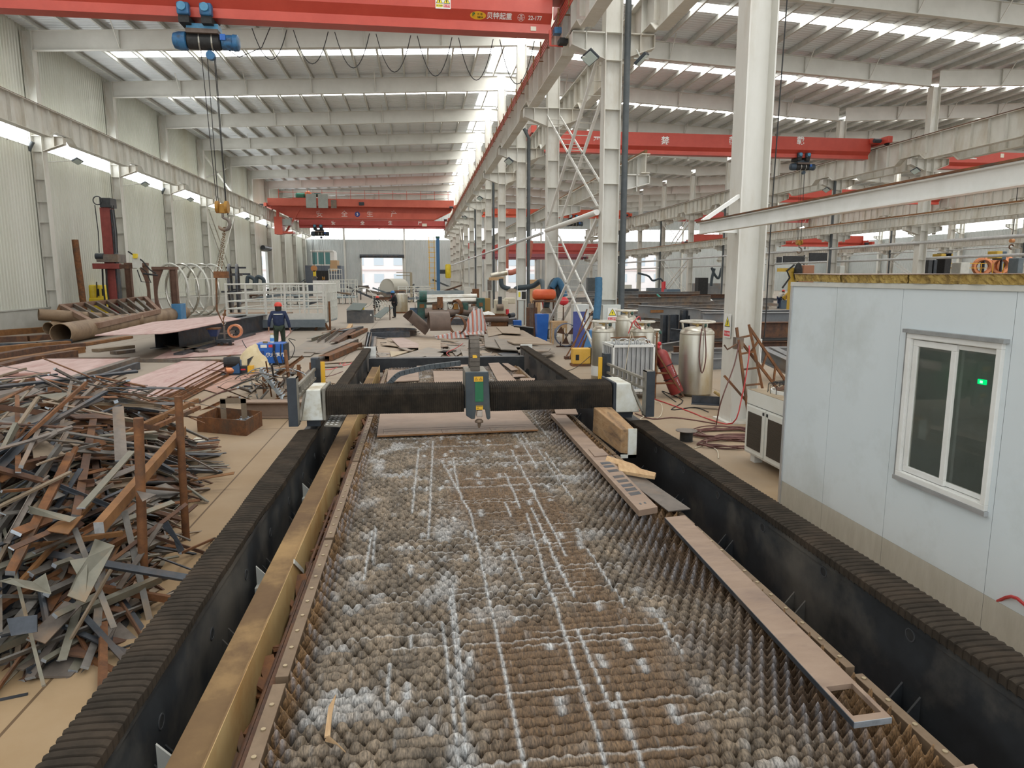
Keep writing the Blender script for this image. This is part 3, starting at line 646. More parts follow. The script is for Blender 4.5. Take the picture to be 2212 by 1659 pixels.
def track(x0, x1, y0, y1, lab, inner):
    r = thing('gantry_track', lab, 'gantry track', ((x0 + x1) / 2, 8, 0))
    m = MB(); m.box(x0 + .02, x1 - .02, y0, y1, .16, .775); m.box(x0 - .03, x1 + .03, y0, y1, .10, .16); m.build('beam', trk_m, r, bevel=.006)
    xi = x0 + .02 if inner < 0 else x1 - .02; rb = MB()
    MB().box(xi + inner * -.004, xi + inner * .012, y0, y1, .70, .74).build('guide_rail', trk_m, r)
    y = y0 + .75
    while y < y1 - .3:
        MB().pipe((xi - inner * .01, y, .655 if inner < 0 else .5), (xi + inner * .004, y, .655 if inner < 0 else .5), .038, .030, 18).build('hole_rim', mat('hole_rim', (.05, .052, .055), rough=.6), r)
        MB().cyl((xi, y, .655 if inner < 0 else .5), (xi + inner * .002, y, .655 if inner < 0 else .5), .029, 18).build('hole', rubber_m, r); y += .82
    y = y0 + .4
    while y < y1:
        q = MB()
        for d in (-.07, .07): q.prism([(xi, y + d, .16), (xi + inner * .16, y + d, .16), (xi, y + d, .36)], (0, .012, 0))
        q.box(min(xi, xi + inner * .18), max(xi, xi + inner * .18), y - .12, y + .12, .10, .16); q.box(min(xi, xi + inner * .18) , max(xi, xi + inner * .18), y - .11, y + .11, 0, .10)
        q.build('foot', trk_m, r); y += 1.12
    for y in np.arange(y0 + .2, y1, 2.2): MB().box(x0, x1, y, y + .25, 0, .10).build('pad', rustd_m, r)
    bellows_Y(x0, x1, y0 - .02, 8.15, .80, .055, .05, .02, .016, 3 if inner > 0 else 9).build('bellows', bel_m, r)
    bellows_Y(x0, x1, 8.75, y1 - .05, .80, .05, .05, .006, .006, 5).build('rear_bellows', bel_m, r)
    MB().box(x0 + .02, x1 + .12, y1 - .02, y1 + .04, .35, .83).box(x1 - .1, x1 + .12, y1 - .12, y1, .3, .62).build('end_stop', white_m, r)
    return r
track(-1.425, -1.235, 1.6, 17.7, 'black gantry track with ribbed cover on the left of the slat bed', 1)
track(2.60, 2.81, 1.6, 17.8, 'black gantry track with ribbed cover on the right, beside the white cabin', -1)
for i, (x, y) in enumerate([(-1.14, 3.0), (-1.14, 4.95), (-1.14, 7.0), (-1.13, 14.0)]):
    g = thing('gusset_bracket', 'pale triangular bracket beside the left track, %s from the front' % ORD[i + 1], 'bracket', (x, y, .3), 'left track brackets')
    MB().box(-1.22, -1.07, y - .07, y + .06, .30, .36).build('plate', railw_m, g); MB().prism([(-1.22, y, .36), (-1.09, y, .36), (-1.22, y, .50)], (0, .012, 0)).build('gusset', railw_m, g)
gp = thing('concrete_foundation', 'low dark foundation strip below the machine', 'foundation', (.7, 8, 0))
MB().box(-1.5, 2.85, 1.5, 18., .0, .02).build('slab', rustd_m, gp)
# ------------------------------------------------------------------ gantry
G = thing('laser_gantry', 'black ribbed gantry of the cutting machine spanning the table with a green fronted head', 'gantry', (.6, 8.5, .8))
def bellows_X(x0, x1, y0, y1, z0, z1, pitch, amp):
    vs, fs = [], []; x = x0
    while x <= x1 + .001:
        for t, h in ((0, 0), (.3, .3), (.5, 1), (.7, .3)):
            e = amp * h; xx = x + pitch * t; k = .008 * vn(np.array([xx * 3]), np.array([.5]), 4)[0]
            vs += [(xx, y0 - e, z0 - k), (xx, y0 - e, z1 - .07), (xx, y0 + .03 - e, z1 - .02 + e), (xx, y0 + .09, z1 + e), (xx, y1, z1 + e), (xx, y1 + e, z1 - .05), (xx, y1 + e, z0)]
        x += pitch
    n = len(vs) // 7
    for k in range(n - 1):
        for j in range(6): fs.append((k * 7 + j, (k + 1) * 7 + j, (k + 1) * 7 + j + 1, k * 7 + j + 1))
    return MB().add(vs, fs)
gb_m = mat('gantry_bellows', (.026, .021, .016), (.055, .042, .03), .85, scale=5, c3=(.012, .012, .012), s2=2.2, spec=.2)
MB().box(-1.16, 2.40, 8.30, 8.62, .99, 1.21).build('beam', trk_m, G)
bellows_X(-1.15, .50, 8.25, 8.66, .96, 1.26, .0262, .014).build('left_bellows', gb_m, G); bellows_X(.84, 2.36, 8.25, 8.66, .96, 1.26, .0262, .014).build('right_bellows', gb_m, G)
def endcap(xa, xb, xc, xd, sg):
    m = MB(); f, bk = 8.22, 8.80; q = [(xa, .90), (xb, .90), (xd, 1.20), (xd - sg * 0.01, 1.27), (xc, 1.27)]
    m.prism([(x, f, z) for x, z in q], (0, bk - f, 0)); m.build('end_cap', cabinw_m, G, bevel=.012)
    x0 = xa - sg * .0; MB().prism([(xa - sg * .035, f - .01, .90), (xa, f - .01, .90), (xa, f - .01, 1.285), (xa - sg * .035, f - .01, 1.285)], (0, bk - f + .02, 0)).build('side_plate', navy_m if sg > 0 else mat('dusty_grey', (.16, .15, .125), (.24, .22, .18), .7, scale=5), G, bevel=.01)
endcap(2.42, 2.74, 2.42, 2.62, 1); endcap(-1.16, -1.41, -1.18, -1.35, -1)
MB().box(-1.36, -1.2, 8.3, 8.8, .815, .905).build('carriage', navy_m, G); MB().box(2.46, 2.66, 8.3, 8.8, .815, .905).build('carriage', navy_m, G)
gdust = mat('dusty_frame', (.17, .155, .125), (.26, .24, .2), .65, .1, scale=6)
def guard(xo, xi, yoff, yback):
    """outer light-curtain guard: front post, ladder rail to a rear post with a yellow strip"""
    sg = 1 if xo > 0 else -1; f = 8.0; a, b_ = (xo, xo + .105) if sg > 0 else (xo - .105, xo)
    MB().box(a, b_, f, f + .02, .88, 1.445).build('guard_post', navy_m, G, bevel=.003)
    q = MB(); q.box(a, a + .012, f + .02, f + .16, .88, 1.445); q.box(b_ - .012, b_, f + .02, f + .16, .88, 1.445); q.box(a, b_, f + .02, f + .16, 1.433, 1.445); q.box(a, b_, f + .02, f + .16, .88, .892); q.build('guard_channel', gdust, G)
    xm = a if sg > 0 else b_; y1 = yback; rl = MB(); z0, z1 = 1.22, 1.34
    rl.bar((xm, f + .1, z1), (xi, y1, z1 + .015), .035, .03); rl.bar((xm, f + .1, z0), (xi, y1, z0 + .01), .035, .03)
    for i in range(1, 8): t = i / 8; p = V((xm, f + .1, z0)).lerp(V((xi, y1, z0)), t); rl.bar(p, p + V((0, 0, z1 - z0)), .03, .045)
    rl.bar((xm, f + .12, .92), (xm + (xi - xm) * .35, f + .1 + (y1 - f) * .35, z0 - .01), .03, .03); rl.build('guard_rail', gdust, G)
    MB().box(xi - .05, xi + .05, y1, y1 + .14, .95, 1.50).build('rear_post', navy_m, G, bevel=.004)
    px_ = xi - sg * .105
    MB().box(px_ - .028, px_ + .028, y1 - .005, y1 + .02, .95, 1.45).build('light_curtain', yellow_m, G, bevel=.003)
    MB().box(xi - sg * .045 - .03, xi - sg * .045 + .03, y1 - .012, y1, .95, 1.48).build('black_strip', black_m, G)
guard(-1.41, -1.42, 0, 9.5); guard(2.74, 2.66, 0, 9.5)
# head
hb = mat('head_slate', (.03, .042, .05), (.05, .065, .072), .45, scale=3, c3=(.075, .08, .075), s2=2); hg = mat('head_green', (.01, .12, .045), (.012, .14, .055), .4, scale=3)
pr = [(.535, .93), (.60, .885), (.64, .885), (.66, 1.0), (.765, 1.0), (.785, .885), (.805, .87), (.83, .89), (.81, 1.46), (.53, 1.46)]
MB().prism([(x, 8.13, z) for x, z in pr], (0, .05, 0)).build('head_cover', hb, G, bevel=.008)
MB().box(.535, .805, 8.18, 8.72, 1.0, 1.455).build('head_housing', gdust, G, bevel=.01)
MB().box(.645, .745, 8.122, 8.132, 1.10, 1.345).build('green_panel', hg, G)
st_ = MB().box(.632, .742, 8.118, 8.131, 1.345, 1.405).build('warning_label', yellow_m, G)
for dx in (.66, .714):
    MB().prism([(dx - .02, 8.1175, 1.362), (dx + .02, 8.1175, 1.362), (dx, 8.1175, 1.397)], (0, .001, 0)).build('warning_triangle', ink_m, st_)
    MB().prism([(dx - .014, 8.1165, 1.3655), (dx + .014, 8.1165, 1.3655), (dx, 8.1165, 1.3905)], (0, .001, 0)).build('triangle_inside', yellow_m, st_)
    MB().box(dx - .0015, dx + .0015, 8.1155, 8.1165, 1.368, 1.381).build('mark', ink_m, st_)
lb = MB().box(.655, .738, 8.118, 8.131, 1.0, 1.05).build('small_label', yellow_m, G); MB().box(.66, .733, 8.117, 8.118, 1.042, 1.048).build('stripe', ink_m, lb); MB().box(.664, .69, 8.117, 8.118, 1.018, 1.024).build('arrow', ink_m, lb)
text('label_text', '100', mat('faint_green', (.05, .22, .11), rough=.5), G, (.695, 8.1205, 1.12), (1, 0, 0), (0, 0, 1), .03, ext=.0005)
nz_m = mat('nozzle_ceramic', (.55, .47, .40), (.45, .38, .32), .5, scale=20)
MB().hexa([(.66, 8.13, .905), (.735, 8.13, .905), (.735, 8.22, .905), (.66, 8.22, .905), (.67, 8.12, .99), (.735, 8.12, .99), (.735, 8.24, .99), (.67, 8.24, .99)]).build('cutting_nozzle', nz_m, G, bevel=.012)
MB().lathe([(.012, .80), (.02, .83), (.022, .855), (.05, .865), (.052, .885), (.03, .905)], (.695, 8.17, -.03), 18).build('nozzle_tip', steel_m, G, smooth=True)
# cable chains
ch_m = mat('cable_chain', (.075, .062, .048), (.12, .10, .08), .7, scale=8); ch2_m = mat('grey_chain', (.045, .055, .06), (.075, .085, .09), .6, scale=8)
def chain(pts, w_, h, mt, side, name, pitch=.055, lab=None):
    """flat links following a path; side = the direction across the chain"""
    P = [V(p) for p in pts]; L_ = [0]
    for i in range(1, len(P)): L_.append(L_[-1] + (P[i] - P[i - 1]).length)
    n = int(L_[-1] / pitch); m = MB(); side = V(side)
    def pos(s):
        for i in range(1, len(P)):
            if s <= L_[i]: return P[i - 1].lerp(P[i], (s - L_[i - 1]) / max(1e-6, L_[i] - L_[i - 1]))
        return P[-1]
    for i in range(n):
        a, b_ = pos(i * pitch + .003), pos((i + 1) * pitch - .001); d = (b_ - a).normalized(); u = d.cross(side)
        c = (a + b_) / 2; rot = M((d, side, u)).transposed(); m.obox(c, ((b_ - a).length, w_, h), rot); m.obox(c, ((b_ - a).length * 1.25, w_ * .92, h * .8), rot)
    return m.build(name, mt, G)
arc = [(.66, 8.28, 1.40), (.66, 8.28, 1.70)] + [(.66, 8.43 - .15 * c_(PI * i / 12), 1.70 + .15 * s_(PI * i / 12)) for i in range(1, 12)] + [(.66, 8.58, 1.70), (.66, 8.58, 1.30)]
chain(arc, .115, .035, ch_m, (1, 0, 0), 'cable_chain')
MB().prism([(.63, 8.258, 1.615), (.685, 8.258, 1.615), (.685, 8.258, 1.635), (.67, 8.258, 1.65), (.63, 8.258, 1.65)], (0, .004, 0)).build('yellow_sticker', yellow_m, G)
ar2 = [(-.45, 8.72, 1.12), (-.42, 8.72, 1.22)] + [(-.42 + .22 * i / 6, 8.72, 1.22 + .17 * s_(PI / 2 * i / 6)) for i in range(1, 7)] + [(.1, 8.72, 1.455), (.53, 8.72, 1.50)]
chain(ar2, .07, .06, ch2_m, (0, 1, 0), 'cable_chain', .065)
# slotted shelf and timber beside the beam
sh = thing('slotted_tray', 'pale slotted metal tray hanging below the left end of the gantry', 'tray', (-1.08, 7.9, .86))
m = MB(); P4 = [at(x, y, Z=.86) for x, y in ((700, 921), (735, 923), (750, 895), (715, 897))]; m.plate(P4, .012); m.build('tray', gdust, sh)
for i in range(3):
    for j in range(6):
        u, v = .14 + .28 * i, .1 + .15 * j; p = P4[0].lerp(P4[1], u).lerp(P4[3].lerp(P4[2], u), v); MB().obox(p + V((0, 0, .014)), (.028, .03, .004)).build('slot', white_m, sh)
tb = thing('timber_block', 'cracked timber block with white end wedged beside the right track under the gantry', 'timber', (2.36, 7.7, .55))
MB().hexa([(2.17, 7.15, .66), (2.34, 7.15, .64), (2.38, 8.2, .64), (2.12, 8.2, .66), (2.17, 7.15, .93), (2.33, 7.15, .93), (2.36, 8.2, .98), (2.13, 8.2, .98)]).build('wood', mat('cracked_timber', (.30, .17, .075), (.46, .30, .16), .85, scale=4, stretch=(5, 1, 5), c3=(.12, .07, .04), s2=2, bump=.3), tb, bevel=.01)
MB().box(2.25, 2.345, 7.125, 7.15, .61, .935).box(2.17, 2.345, 7.125, 7.15, .61, .645).build('white_end', cabinw_m, tb)
# ------------------------------------------------------------------ plates lying on the slats
def slab(name, pts, z, t, mt, label, cat='plate', group=None, mats=None, holes=None, edge=None):
    P = [V((x, y, z)) for x, y in pts]; m = MB(); m.plate(P, t); return tag(m.build(name, mt, bevel=.002), label, cat, group)
TS = TZ + .0
big = thing('work_plate', 'large brown steel plate with orange edge lying under the cutting head', 'plate', (.5, 8.8, TS))
MB().plate([(-.53, 8.13, TS), (1.43, 8.2, TS), (1.40, 9.65, TS), (-.57, 9.6, TS)], .018).build('plate', plate_m, big)
MB().prism([(-.53, 8.128, TS), (1.432, 8.198, TS), (1.432, 8.198, TS + .0185), (-.53, 8.128, TS + .0185)], (0, -.003, 0)).build('cut_edge', rusto_m, big)
for i, (a, b_) in enumerate([((-.46, 8.22), (-.47, 8.46)), ((-.46, 8.46), (1.36, 8.5)), ((.25, 8.16), (.24, 8.36)), ((.85, 8.18), (.84, 8.38)), ((-.46, 8.34), (1.3, 8.4))]): MB().bar((*a, TS + .0185), (*b_, TS + .0185), .005, .001).build('scribe_line', rustd_m, big)
for i in range(15):
    for j in range(2): MB().obox((-.42 + i * .12 + .03 * j, 8.24 + .004 * i + .10 * j, TS + .0185), (.035, .008, .001)).build('slot_mark', blued_m, big)
def lip(name, pts, z, t, label, holes=(), mt=plate_m, edge=cut_m):
    r = thing(name, label, 'plate', (pts[0][0], pts[0][1], z)); P = [V((x, y, z)) for x, y in pts]
    MB().plate(P, t).build('plate', mt, r)
    for h in holes: MB().plate([V((x, y, z + t)) for x, y in h], .001).build('cutout', blued_m, r)
    return r
def quad_at(u0, u1, v0, v1, P):
    """sub-rectangle of a 4-corner plate (u across, v along)"""
    f = lambda u, v: tuple(V((*P[0], 0)).lerp(V((*P[1], 0)), u).lerp(V((*P[3], 0)).lerp(V((*P[2], 0)), u), v).xy)
    return [f(u0, v0), f(u1, v0), f(u1, v1), f(u0, v1)]
A = [(1.70, 5.06), (1.875, 5.12), (1.93, 9.0), (1.74, 9.0)]
lip('slotted_bar', A, TS, .05, 'long heavy steel bar with a row of dark slots on the right of the slats', [quad_at(.25, .85, v, v + .02, A) for v in (.09, .12, .15, .185, .22, .27, .31, .34, .42)] + [quad_at(.3, .4, .03, .04, A), quad_at(.55, .65, .03, .04, A)])
B = [(1.97, 5.13), (2.17, 5.16), (2.0, 6.9), (1.84, 6.85)]; lip('flat_sheet', B, TS + .0, .008, 'thin grey brown sheet next to the slotted bar with broken boards on it', mt=steel_m)
Cc = [(1.785, 2.43), (1.965, 2.44), (2.045, 4.97), (1.87, 4.94)]
r = thing('long_strip_plate', 'long narrow brown plate with a rectangular hole at its near end', 'plate', (1.9, 3.7, TS)); P = Cc
f4 = lambda u, v: V((*quad_at(u, u, v, v, P)[0], TS)); m = MB()
for u0, u1, v0, v1 in ((0, 1, .10, 1), (0, 1, 0, .016), (0, .12, .016, .10), (.88, 1, .016, .10)): m.plate([f4(u0, v0), f4(u1, v0), f4(u1, v1), f4(u0, v1)], .026)
m.build('plate', plate_m, r); MB().bar(f4(0, 0) + V((0, 0, .013)), f4(0, 1) + V((0, 0, .013)), .004, .027).build('long_edge', blued_m, r)
MB().bar(f4(0, 0) + V((0, -.002, .013)), f4(1, 0) + V((0, -.002, .013)), .004, .027).build('cut_end', cut_m, r)
lip('corner_plate', [(1.90, 1.75), (2.09, 1.75), (2.10, 2.15), (1.91, 2.13)], TS, .015, 'brown plate corner at the bottom right edge of the slat bed')
lip('cross_plate', [(1.80, 8.93), (2.09, 8.86), (2.18, 9.5), (1.88, 9.55)], TS + .05, .012, 'small brown plate across the right edge below the gantry', mt=plate_m)
slab('square_plate', [(-.61, 12.44), (-.03, 12.53), (-.04, 14.02), (-.65, 14.03)], TS, .02, plate_m, 'square brown plate behind the gantry on the left of the slats')
slab('square_plate', [(.24, 12.0), (.78, 11.98), (.89, 13.68), (.25, 13.76)], TS, .02, plate_m, 'square brown plate behind the gantry beside the cutting head')
slab('narrow_plate', [(-.08, 14.31), (.99, 14.38), (1.02, 14.75), (-.08, 14.68)], TS, .012, plate_m, 'long cut-out plate at the back edge of the slats')
r = thing('notched_plate', 'long brown plate with a notch behind the gantry, right of the head', 'plate', (1.6, 13.3, TS)); MB().prism([(x, y, TS) for x, y in ((1.36, 11.4), (1.42, 11.4), (1.45, 11.75), (1.58, 11.75), (1.60, 11.45), (1.74, 11.5), (1.72, 15.0), (1.48, 14.9))], (0, 0, .014)).build('plate', plate_m, r)
slab('narrow_plate', [(1.83, 13.69), (1.99, 13.81), (1.91, 14.84), (1.78, 14.85)], TS, .014, plate_m, 'short brown plate near the back right corner of the slats')
slab('narrow_plate', [(1.73, 11.74), (1.98, 11.71), (2.08, 12.31), (1.81, 12.34)], TS, .05, plate_m, 'thick small plate behind the gantry at the right edge')
slab('narrow_plate', [(1.72, 12.7), (1.98, 12.75), (1.96, 13.0), (1.76, 13.05)], TS + .01, .014, plate_m, 'little skewed offcut behind the gantry at the right edge')
def splint(name, pts, z, t, lab): return tag(MB().prism([V((x, y, z + .01 * i)) for i, (x, y) in enumerate(pts)], (0, 0, t)).build(name, wood_m), lab, 'wood')
splint('wood_splinter', [(-.425, 2.66), (-.40, 2.65), (-.408, 2.78), (-.405, 2.91), (-.425, 2.80)], TS + .0, .008, 'upper wood splinter standing on the slag at the lower left')
splint('wood_splinter', [(-.42, 2.64), (-.37, 2.60), (-.325, 2.53), (-.36, 2.57), (-.40, 2.61)], TS, .008, 'lower wood splinter curling on the slag at the lower left')
splint('broken_board', [(1.87, 6.19), (2.13, 5.92), (2.17, 6.0), (2.0, 6.22), (1.89, 6.3)], TS + .02, .03, 'split board lying across the grey sheet, nearer one')
splint('broken_board', [(1.83, 6.55), (2.0, 6.28), (2.08, 6.18), (2.05, 6.32), (1.87, 6.62)], TS + .02, .025, 'split board lying across the grey sheet, farther one')
slab('small_block', [(1.76, 6.7), (1.92, 6.72), (1.92, 7.0), (1.77, 7.0)], TS + .05, .012, plate_m, 'small brown rectangle resting on the slotted bar')
tag(MB().box(-1.2, 2.5, 16.35, 16.6, .35, .68).build('end_beam', black_m), 'dark cross beam closing the far end of the cutting table', 'beam')
# ================================================================== WHITE CABIN
panel_m = mat('cabin_panel', (.64, .70, .72), (.68, .74, .76), .35, scale=.6, c3=(.57, .62, .62), s2=1.1, spec=.4)
grime_m = mat('grimy_panel', (.47, .45, .38), (.54, .52, .45), .6, scale=3, stretch=(1, 5, 1))
cbn = thing('site_cabin', 'white panelled cabin with a sliding window and dirty lower edge, right of the table', 'cabin', (5.3, 4.2, 0))
CX, CY1, CT = 4.04, 7.09, 2.50; WY0, WY1, WZa, WZb = 4.26, 5.21, .91, 2.13
def cface(y0, y1, z0, z1, n='wall_panel', m_=None): return MB().box(CX, CX + .05, y0, y1, z0, z1).build(n, m_ or panel_m, cbn)
y = CY1; edges = [7.09, 6.26, 5.33, 4.21, 3.28, 2.34, 1.41, .5]
for a, b_ in zip(edges[1:], edges[:-1]):
    a += .004
    if b_ < 5.5 and b_ > 5.: 
        cface(a, b_, .30, WZa); cface(a, b_, WZb, CT); cface(WY1, b_, WZa, WZb); cface(a, WY0, WZa, WZb)
    else: cface(a, b_, .30, CT)
    cface(a, b_, .02, .298, 'dirty_skirt', grime_m)
MB().box(CX + .01, CX + .04, .5, CY1, .02, CT).build('seam_backing', dark_m, cbn) if False else None
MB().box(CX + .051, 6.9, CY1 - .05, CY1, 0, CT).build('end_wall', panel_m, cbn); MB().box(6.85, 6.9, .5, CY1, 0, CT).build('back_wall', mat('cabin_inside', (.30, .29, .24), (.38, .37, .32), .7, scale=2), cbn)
MB().box(CX + .051, 6.9, .5, .55, 0, CT).build('near_wall', panel_m, cbn); MB().box(CX + .06, 6.9, .52, CY1 - .06, CT - .05, CT - .01).build('roof_sheet', panel_m, cbn); MB().box(CX + .06, 6.85, .56, CY1 - .06, 0, .03).build('cabin_floor', rustd_m, cbn)
MB().box(CX - .012, CX + .05, CY1 - .03, CY1 + .012, 0, CT + .01).build('corner_trim', alu_m, cbn)
MB().box(CX - .015, CX + .06, .5, CY1 + .012, CT - .012, CT + .03).build('eave_trim', railw_m, cbn)
for yy in edges[1:-1]: MB().box(CX + .002, CX + .02, yy, yy + .004, .02, CT).build('panel_joint', dark_m, cbn)
# sliding window
wf = MB()
def fr(m, y0, y1, z0, z1, t, x0, x1):
    m.box(x0, x1, y0, y1, z0, z0 + t); m.box(x0, x1, y0, y1, z1 - t, z1); m.box(x0, x1, y0, y0 + t, z0 + t, z1 - t); m.box(x0, x1, y1 - t, y1, z0 + t, z1 - t); return m
win = fr(MB(), WY0, WY1, WZa, WZb, .045, CX - .03, CX + .06).build('window_frame', white_m, cbn, bevel=.004)
fr(MB(), WY0 + .035, WY1 - .035, WZa + .03, WZb - .03, .02, CX - .012, CX + .06).build('inner_track', white_m, win)
gl = bpy.data.materials.new('window_glass'); gl.use_nodes = True; nt = gl.node_tree; N = nt.nodes; L = nt.links; N.clear()
o_ = N.new('ShaderNodeOutputMaterial'); mxs = N.new('ShaderNodeMixShader'); tr = N.new('ShaderNodeBsdfTransparent'); gs = N.new('ShaderNodeBsdfGlossy'); gs.inputs['Roughness'].default_value = .02; gs.inputs[0].default_value = (.8, .85, .82, 1); tr.inputs[0].default_value = (.8, .84, .8, 1)
fz = N.new('ShaderNodeFresnel'); fz.inputs[0].default_value = 1.6; L.new(fz.outputs[0], mxs.inputs[0]); L.new(tr.outputs[0], mxs.inputs[1]); L.new(gs.outputs[0], mxs.inputs[2]); L.new(mxs.outputs[0], o_.inputs[0])
ym = 4.71
for nm, a, b_, dx in (('far_sash', ym - .02, WY1 - .06, .0), ('near_sash', WY0 + .06, ym + .045, .025)):
    s = fr(MB(), a, b_, WZa + .055, WZb - .055, .05 if nm == 'far_sash' else .035, CX - .008 + dx, CX + .018 + dx).build('window_sash', white_m, cbn, bevel=.003)
    t = .05 if nm == 'far_sash' else .035; MB().add([(CX + .005 + dx, yy, zz) for yy, zz in ((a + t, WZa + .055 + t), (a + t, WZb - .055 - t), (b_ - t, WZb - .055 - t), (b_ - t, WZa + .055 + t))], [(0, 1, 2, 3)]).build('glass', gl, s)
MB().box(CX - .05, CX, WY0 - .03, WY1 + .03, WZb + .0, WZb + .03).build('drip_cap', mat('dull_zinc', (.30, .31, .31), (.4, .41, .41), .45, .4, scale=9), cbn)
MB().box(CX - .02, CX, WY1, WY1 + .025, WZa - .02, WZb).build('side_trim', MATS['dull_zinc'], cbn); MB().box(CX - .035, CX + .01, WY0 - .01, WY1 + .02, WZa - .035, WZa).build('sill', alu_m, cbn)
ex = thing('exit_sign', 'small glowing green sign seen through the cabin window', 'sign', at(2120, 825, X=6.2)); p = V(ex['_o'])
MB().box(6.2, 6.22, p.y - .055, p.y + .055, p.z - .028, p.z + .028).build('panel', glow('green_lit', (.0, .85, .22), 1.3), ex)
MB().box(6.196, 6.2, p.y - .018, p.y + .018, p.z - .014, p.z + .014).build('emblem', glow('pale_lit', (.35, 1, .5), 2.4), ex)
MB().box(5.3, 5.42, 2, 3.2, CT - .12, CT - .06).build('added_fill_panel', glow('cabin_fill_glow', (1, .97, .88), 45.), cbn)  # unseen glowing panel, added to brighten the dark interior behind the window
# wool panels on the roof
wool_m = mat('rock_wool', (.30, .19, .045), (.46, .33, .10), .95, scale=16, bump=.8, bscale=40, c3=(.16, .10, .03), s2=9)
skin_m = mat('panel_skin', (.36, .27, .22), (.42, .33, .28), .7, scale=2)
for i, (y0, y1, tl) in enumerate([(6.20, 7.02, .012), (5.27, 6.17, 0), (4.03, 5.25, 0), (2.9, 4.01, 0), (1.7, 2.88, 0)]):
    r = thing('insulation_panel', 'wool-filled roof panel lying on the cabin, %s from its far end' % ORD[i + 1], 'insulation panel', (5.2, (y0 + y1) / 2, CT + .03))
    rg = random.Random(i); vs, fs = [], []; n = 40; z0, z1 = CT + .032, CT + .105
    for j in range(n + 1):
        yy = y0 + (y1 - y0) * j / n; zz = tl * (j / n)
        for k in range(4): vs.append((CX - .02 + rg.uniform(-.008, .008), yy, z0 + zz + (z1 - z0) * k / 3 + (0 if k in (0, 3) else rg.uniform(-.004, .004))))
    for j in range(n):
        for k in range(3): a = j * 4 + k; fs.append((a, a + 1, a + 5, a + 4))
    m = MB().add(vs, fs); m.hexa([(CX, y0, z0), (6.9, y0, z0), (6.9, y1, z0 + tl), (CX, y1, z0 + tl), (CX, y0, z1), (6.9, y0, z1), (6.9, y1, z1 + tl), (CX, y1, z1 + tl)]); m.build('wool_core', wool_m, r)
    m = MB(); m.hexa([(CX - .03, y0, z1), (6.92, y0, z1), (6.92, y1, z1 + tl), (CX - .03, y1, z1 + tl), (CX - .03, y0, z1 + .006), (6.92, y0, z1 + .006), (6.92, y1, z1 + .006 + tl), (CX - .03, y1, z1 + .006 + tl)]).build('top_skin', skin_m, r)
# ------------------------------------------------------------------ chiller
ch = thing('water_chiller', 'white chiller cabinet with two mesh doors and a fan guard on top, beside the cabin', 'chiller', (5.2, 8.8, 0))
x0, ya, yb, za, zb_ = 4.58, 7.75, 9.05, .12, 1.02; cw = white_m
MB().box(x0, 5.5, ya, yb, za, zb_).build('cabinet', mat('chiller_white', (.66, .66, .60), (.70, .70, .65), .45, scale=3), ch, bevel=.006)
MB().box(x0 - .004, 5.5, ya, yb, zb_ - .2, zb_ - .195).build('seam', ink_m, ch); MB().box(x0, 5.5, ya, yb, zb_, zb_ + .004).build('dusty_top', mat('dust', (.26, .2, .13), (.36, .29, .2), .9, scale=3), ch)
for a, b_ in ((8.5, 9.02), (7.9, 8.46)):
    d = MB().box(x0 - .018, x0, a, b_, za + .03, zb_ - .22).build('door', MATS['chiller_white'], ch, bevel=.003)
    MB().box(x0 - .021, x0 - .018, a + .07, b_ - .07, za + .1, zb_ - .3).build('mesh_backing', mat('mesh_brown', (.05, .035, .02), (.14, .10, .06), .8, scale=60), d)
    g = MB(); n = 26
    for i in range(n + 1): q = a + .07 + (b_ - a - .14) * i / n; g.box(x0 - .026, x0 - .021, q - .0025, q + .0025, za + .1, zb_ - .3)
    for i in range(30): q = za + .1 + (zb_ - .3 - za - .1) * i / 29; g.box(x0 - .026, x0 - .021, a + .07, b_ - .07, q - .0025, q + .0025)
    g.build('wire_mesh', mat('mesh_wire', (.10, .08, .06), rough=.7), d); MB().box(x0 - .03, x0 - .018, (a if a > 8.2 else b_ - .06) + .01, (a if a > 8.2 else b_ - .06) + .04, zb_ - .28, zb_ - .24).build('latch', black_m, d)
for yy in (7.9, 8.9): MB().box(x0 + .05, x0 + .17, yy - .06, yy + .06, 0, za).build('foot', white_m, ch)
for j, (fx, fy, fr_) in enumerate(((4.98, 8.62, .26), (5.05, 8.05, .26))):
    f = MB().lathe([(fr_, 0), (fr_, .05), (fr_ - .02, .05), (fr_ - .02, 0)], (fx, fy, zb_), 28).build('fan_ring', white_m, ch)
    g = MB()
    for i in range(16): a = 2 * PI * i / 16; d = V((c_(a), s_(a), 0)); c = V((fx, fy, zb_)); g.tube([c + d * (fr_ + .03), c + d * (fr_ + .03) + V((0, 0, .12)), c + d * .06 + V((0, 0, .15))], .005, 5)
    for rr_ in (.1, .16, .22): g.ring((fx, fy, zb_ + .142), rr_, .004, n=24, m=4)
    g.build('wire_guard', rubber_m, f); h = MB()
    for i in range(5): a = 2 * PI * i / 5; h.prism([V((fx, fy, zb_ + .06)) + V((c_(a + t) * r2, s_(a + t) * r2, z)) for t, r2, z in ((0, .04, 0), (.1, .21, .02), (.8, .21, -.02), (.7, .04, 0))], (0, 0, .006))
    h.cyl((fx, fy, zb_ + .03), (fx, fy, zb_ + .12), .06, 14); h.build('fan_blades', rustd_m, f)
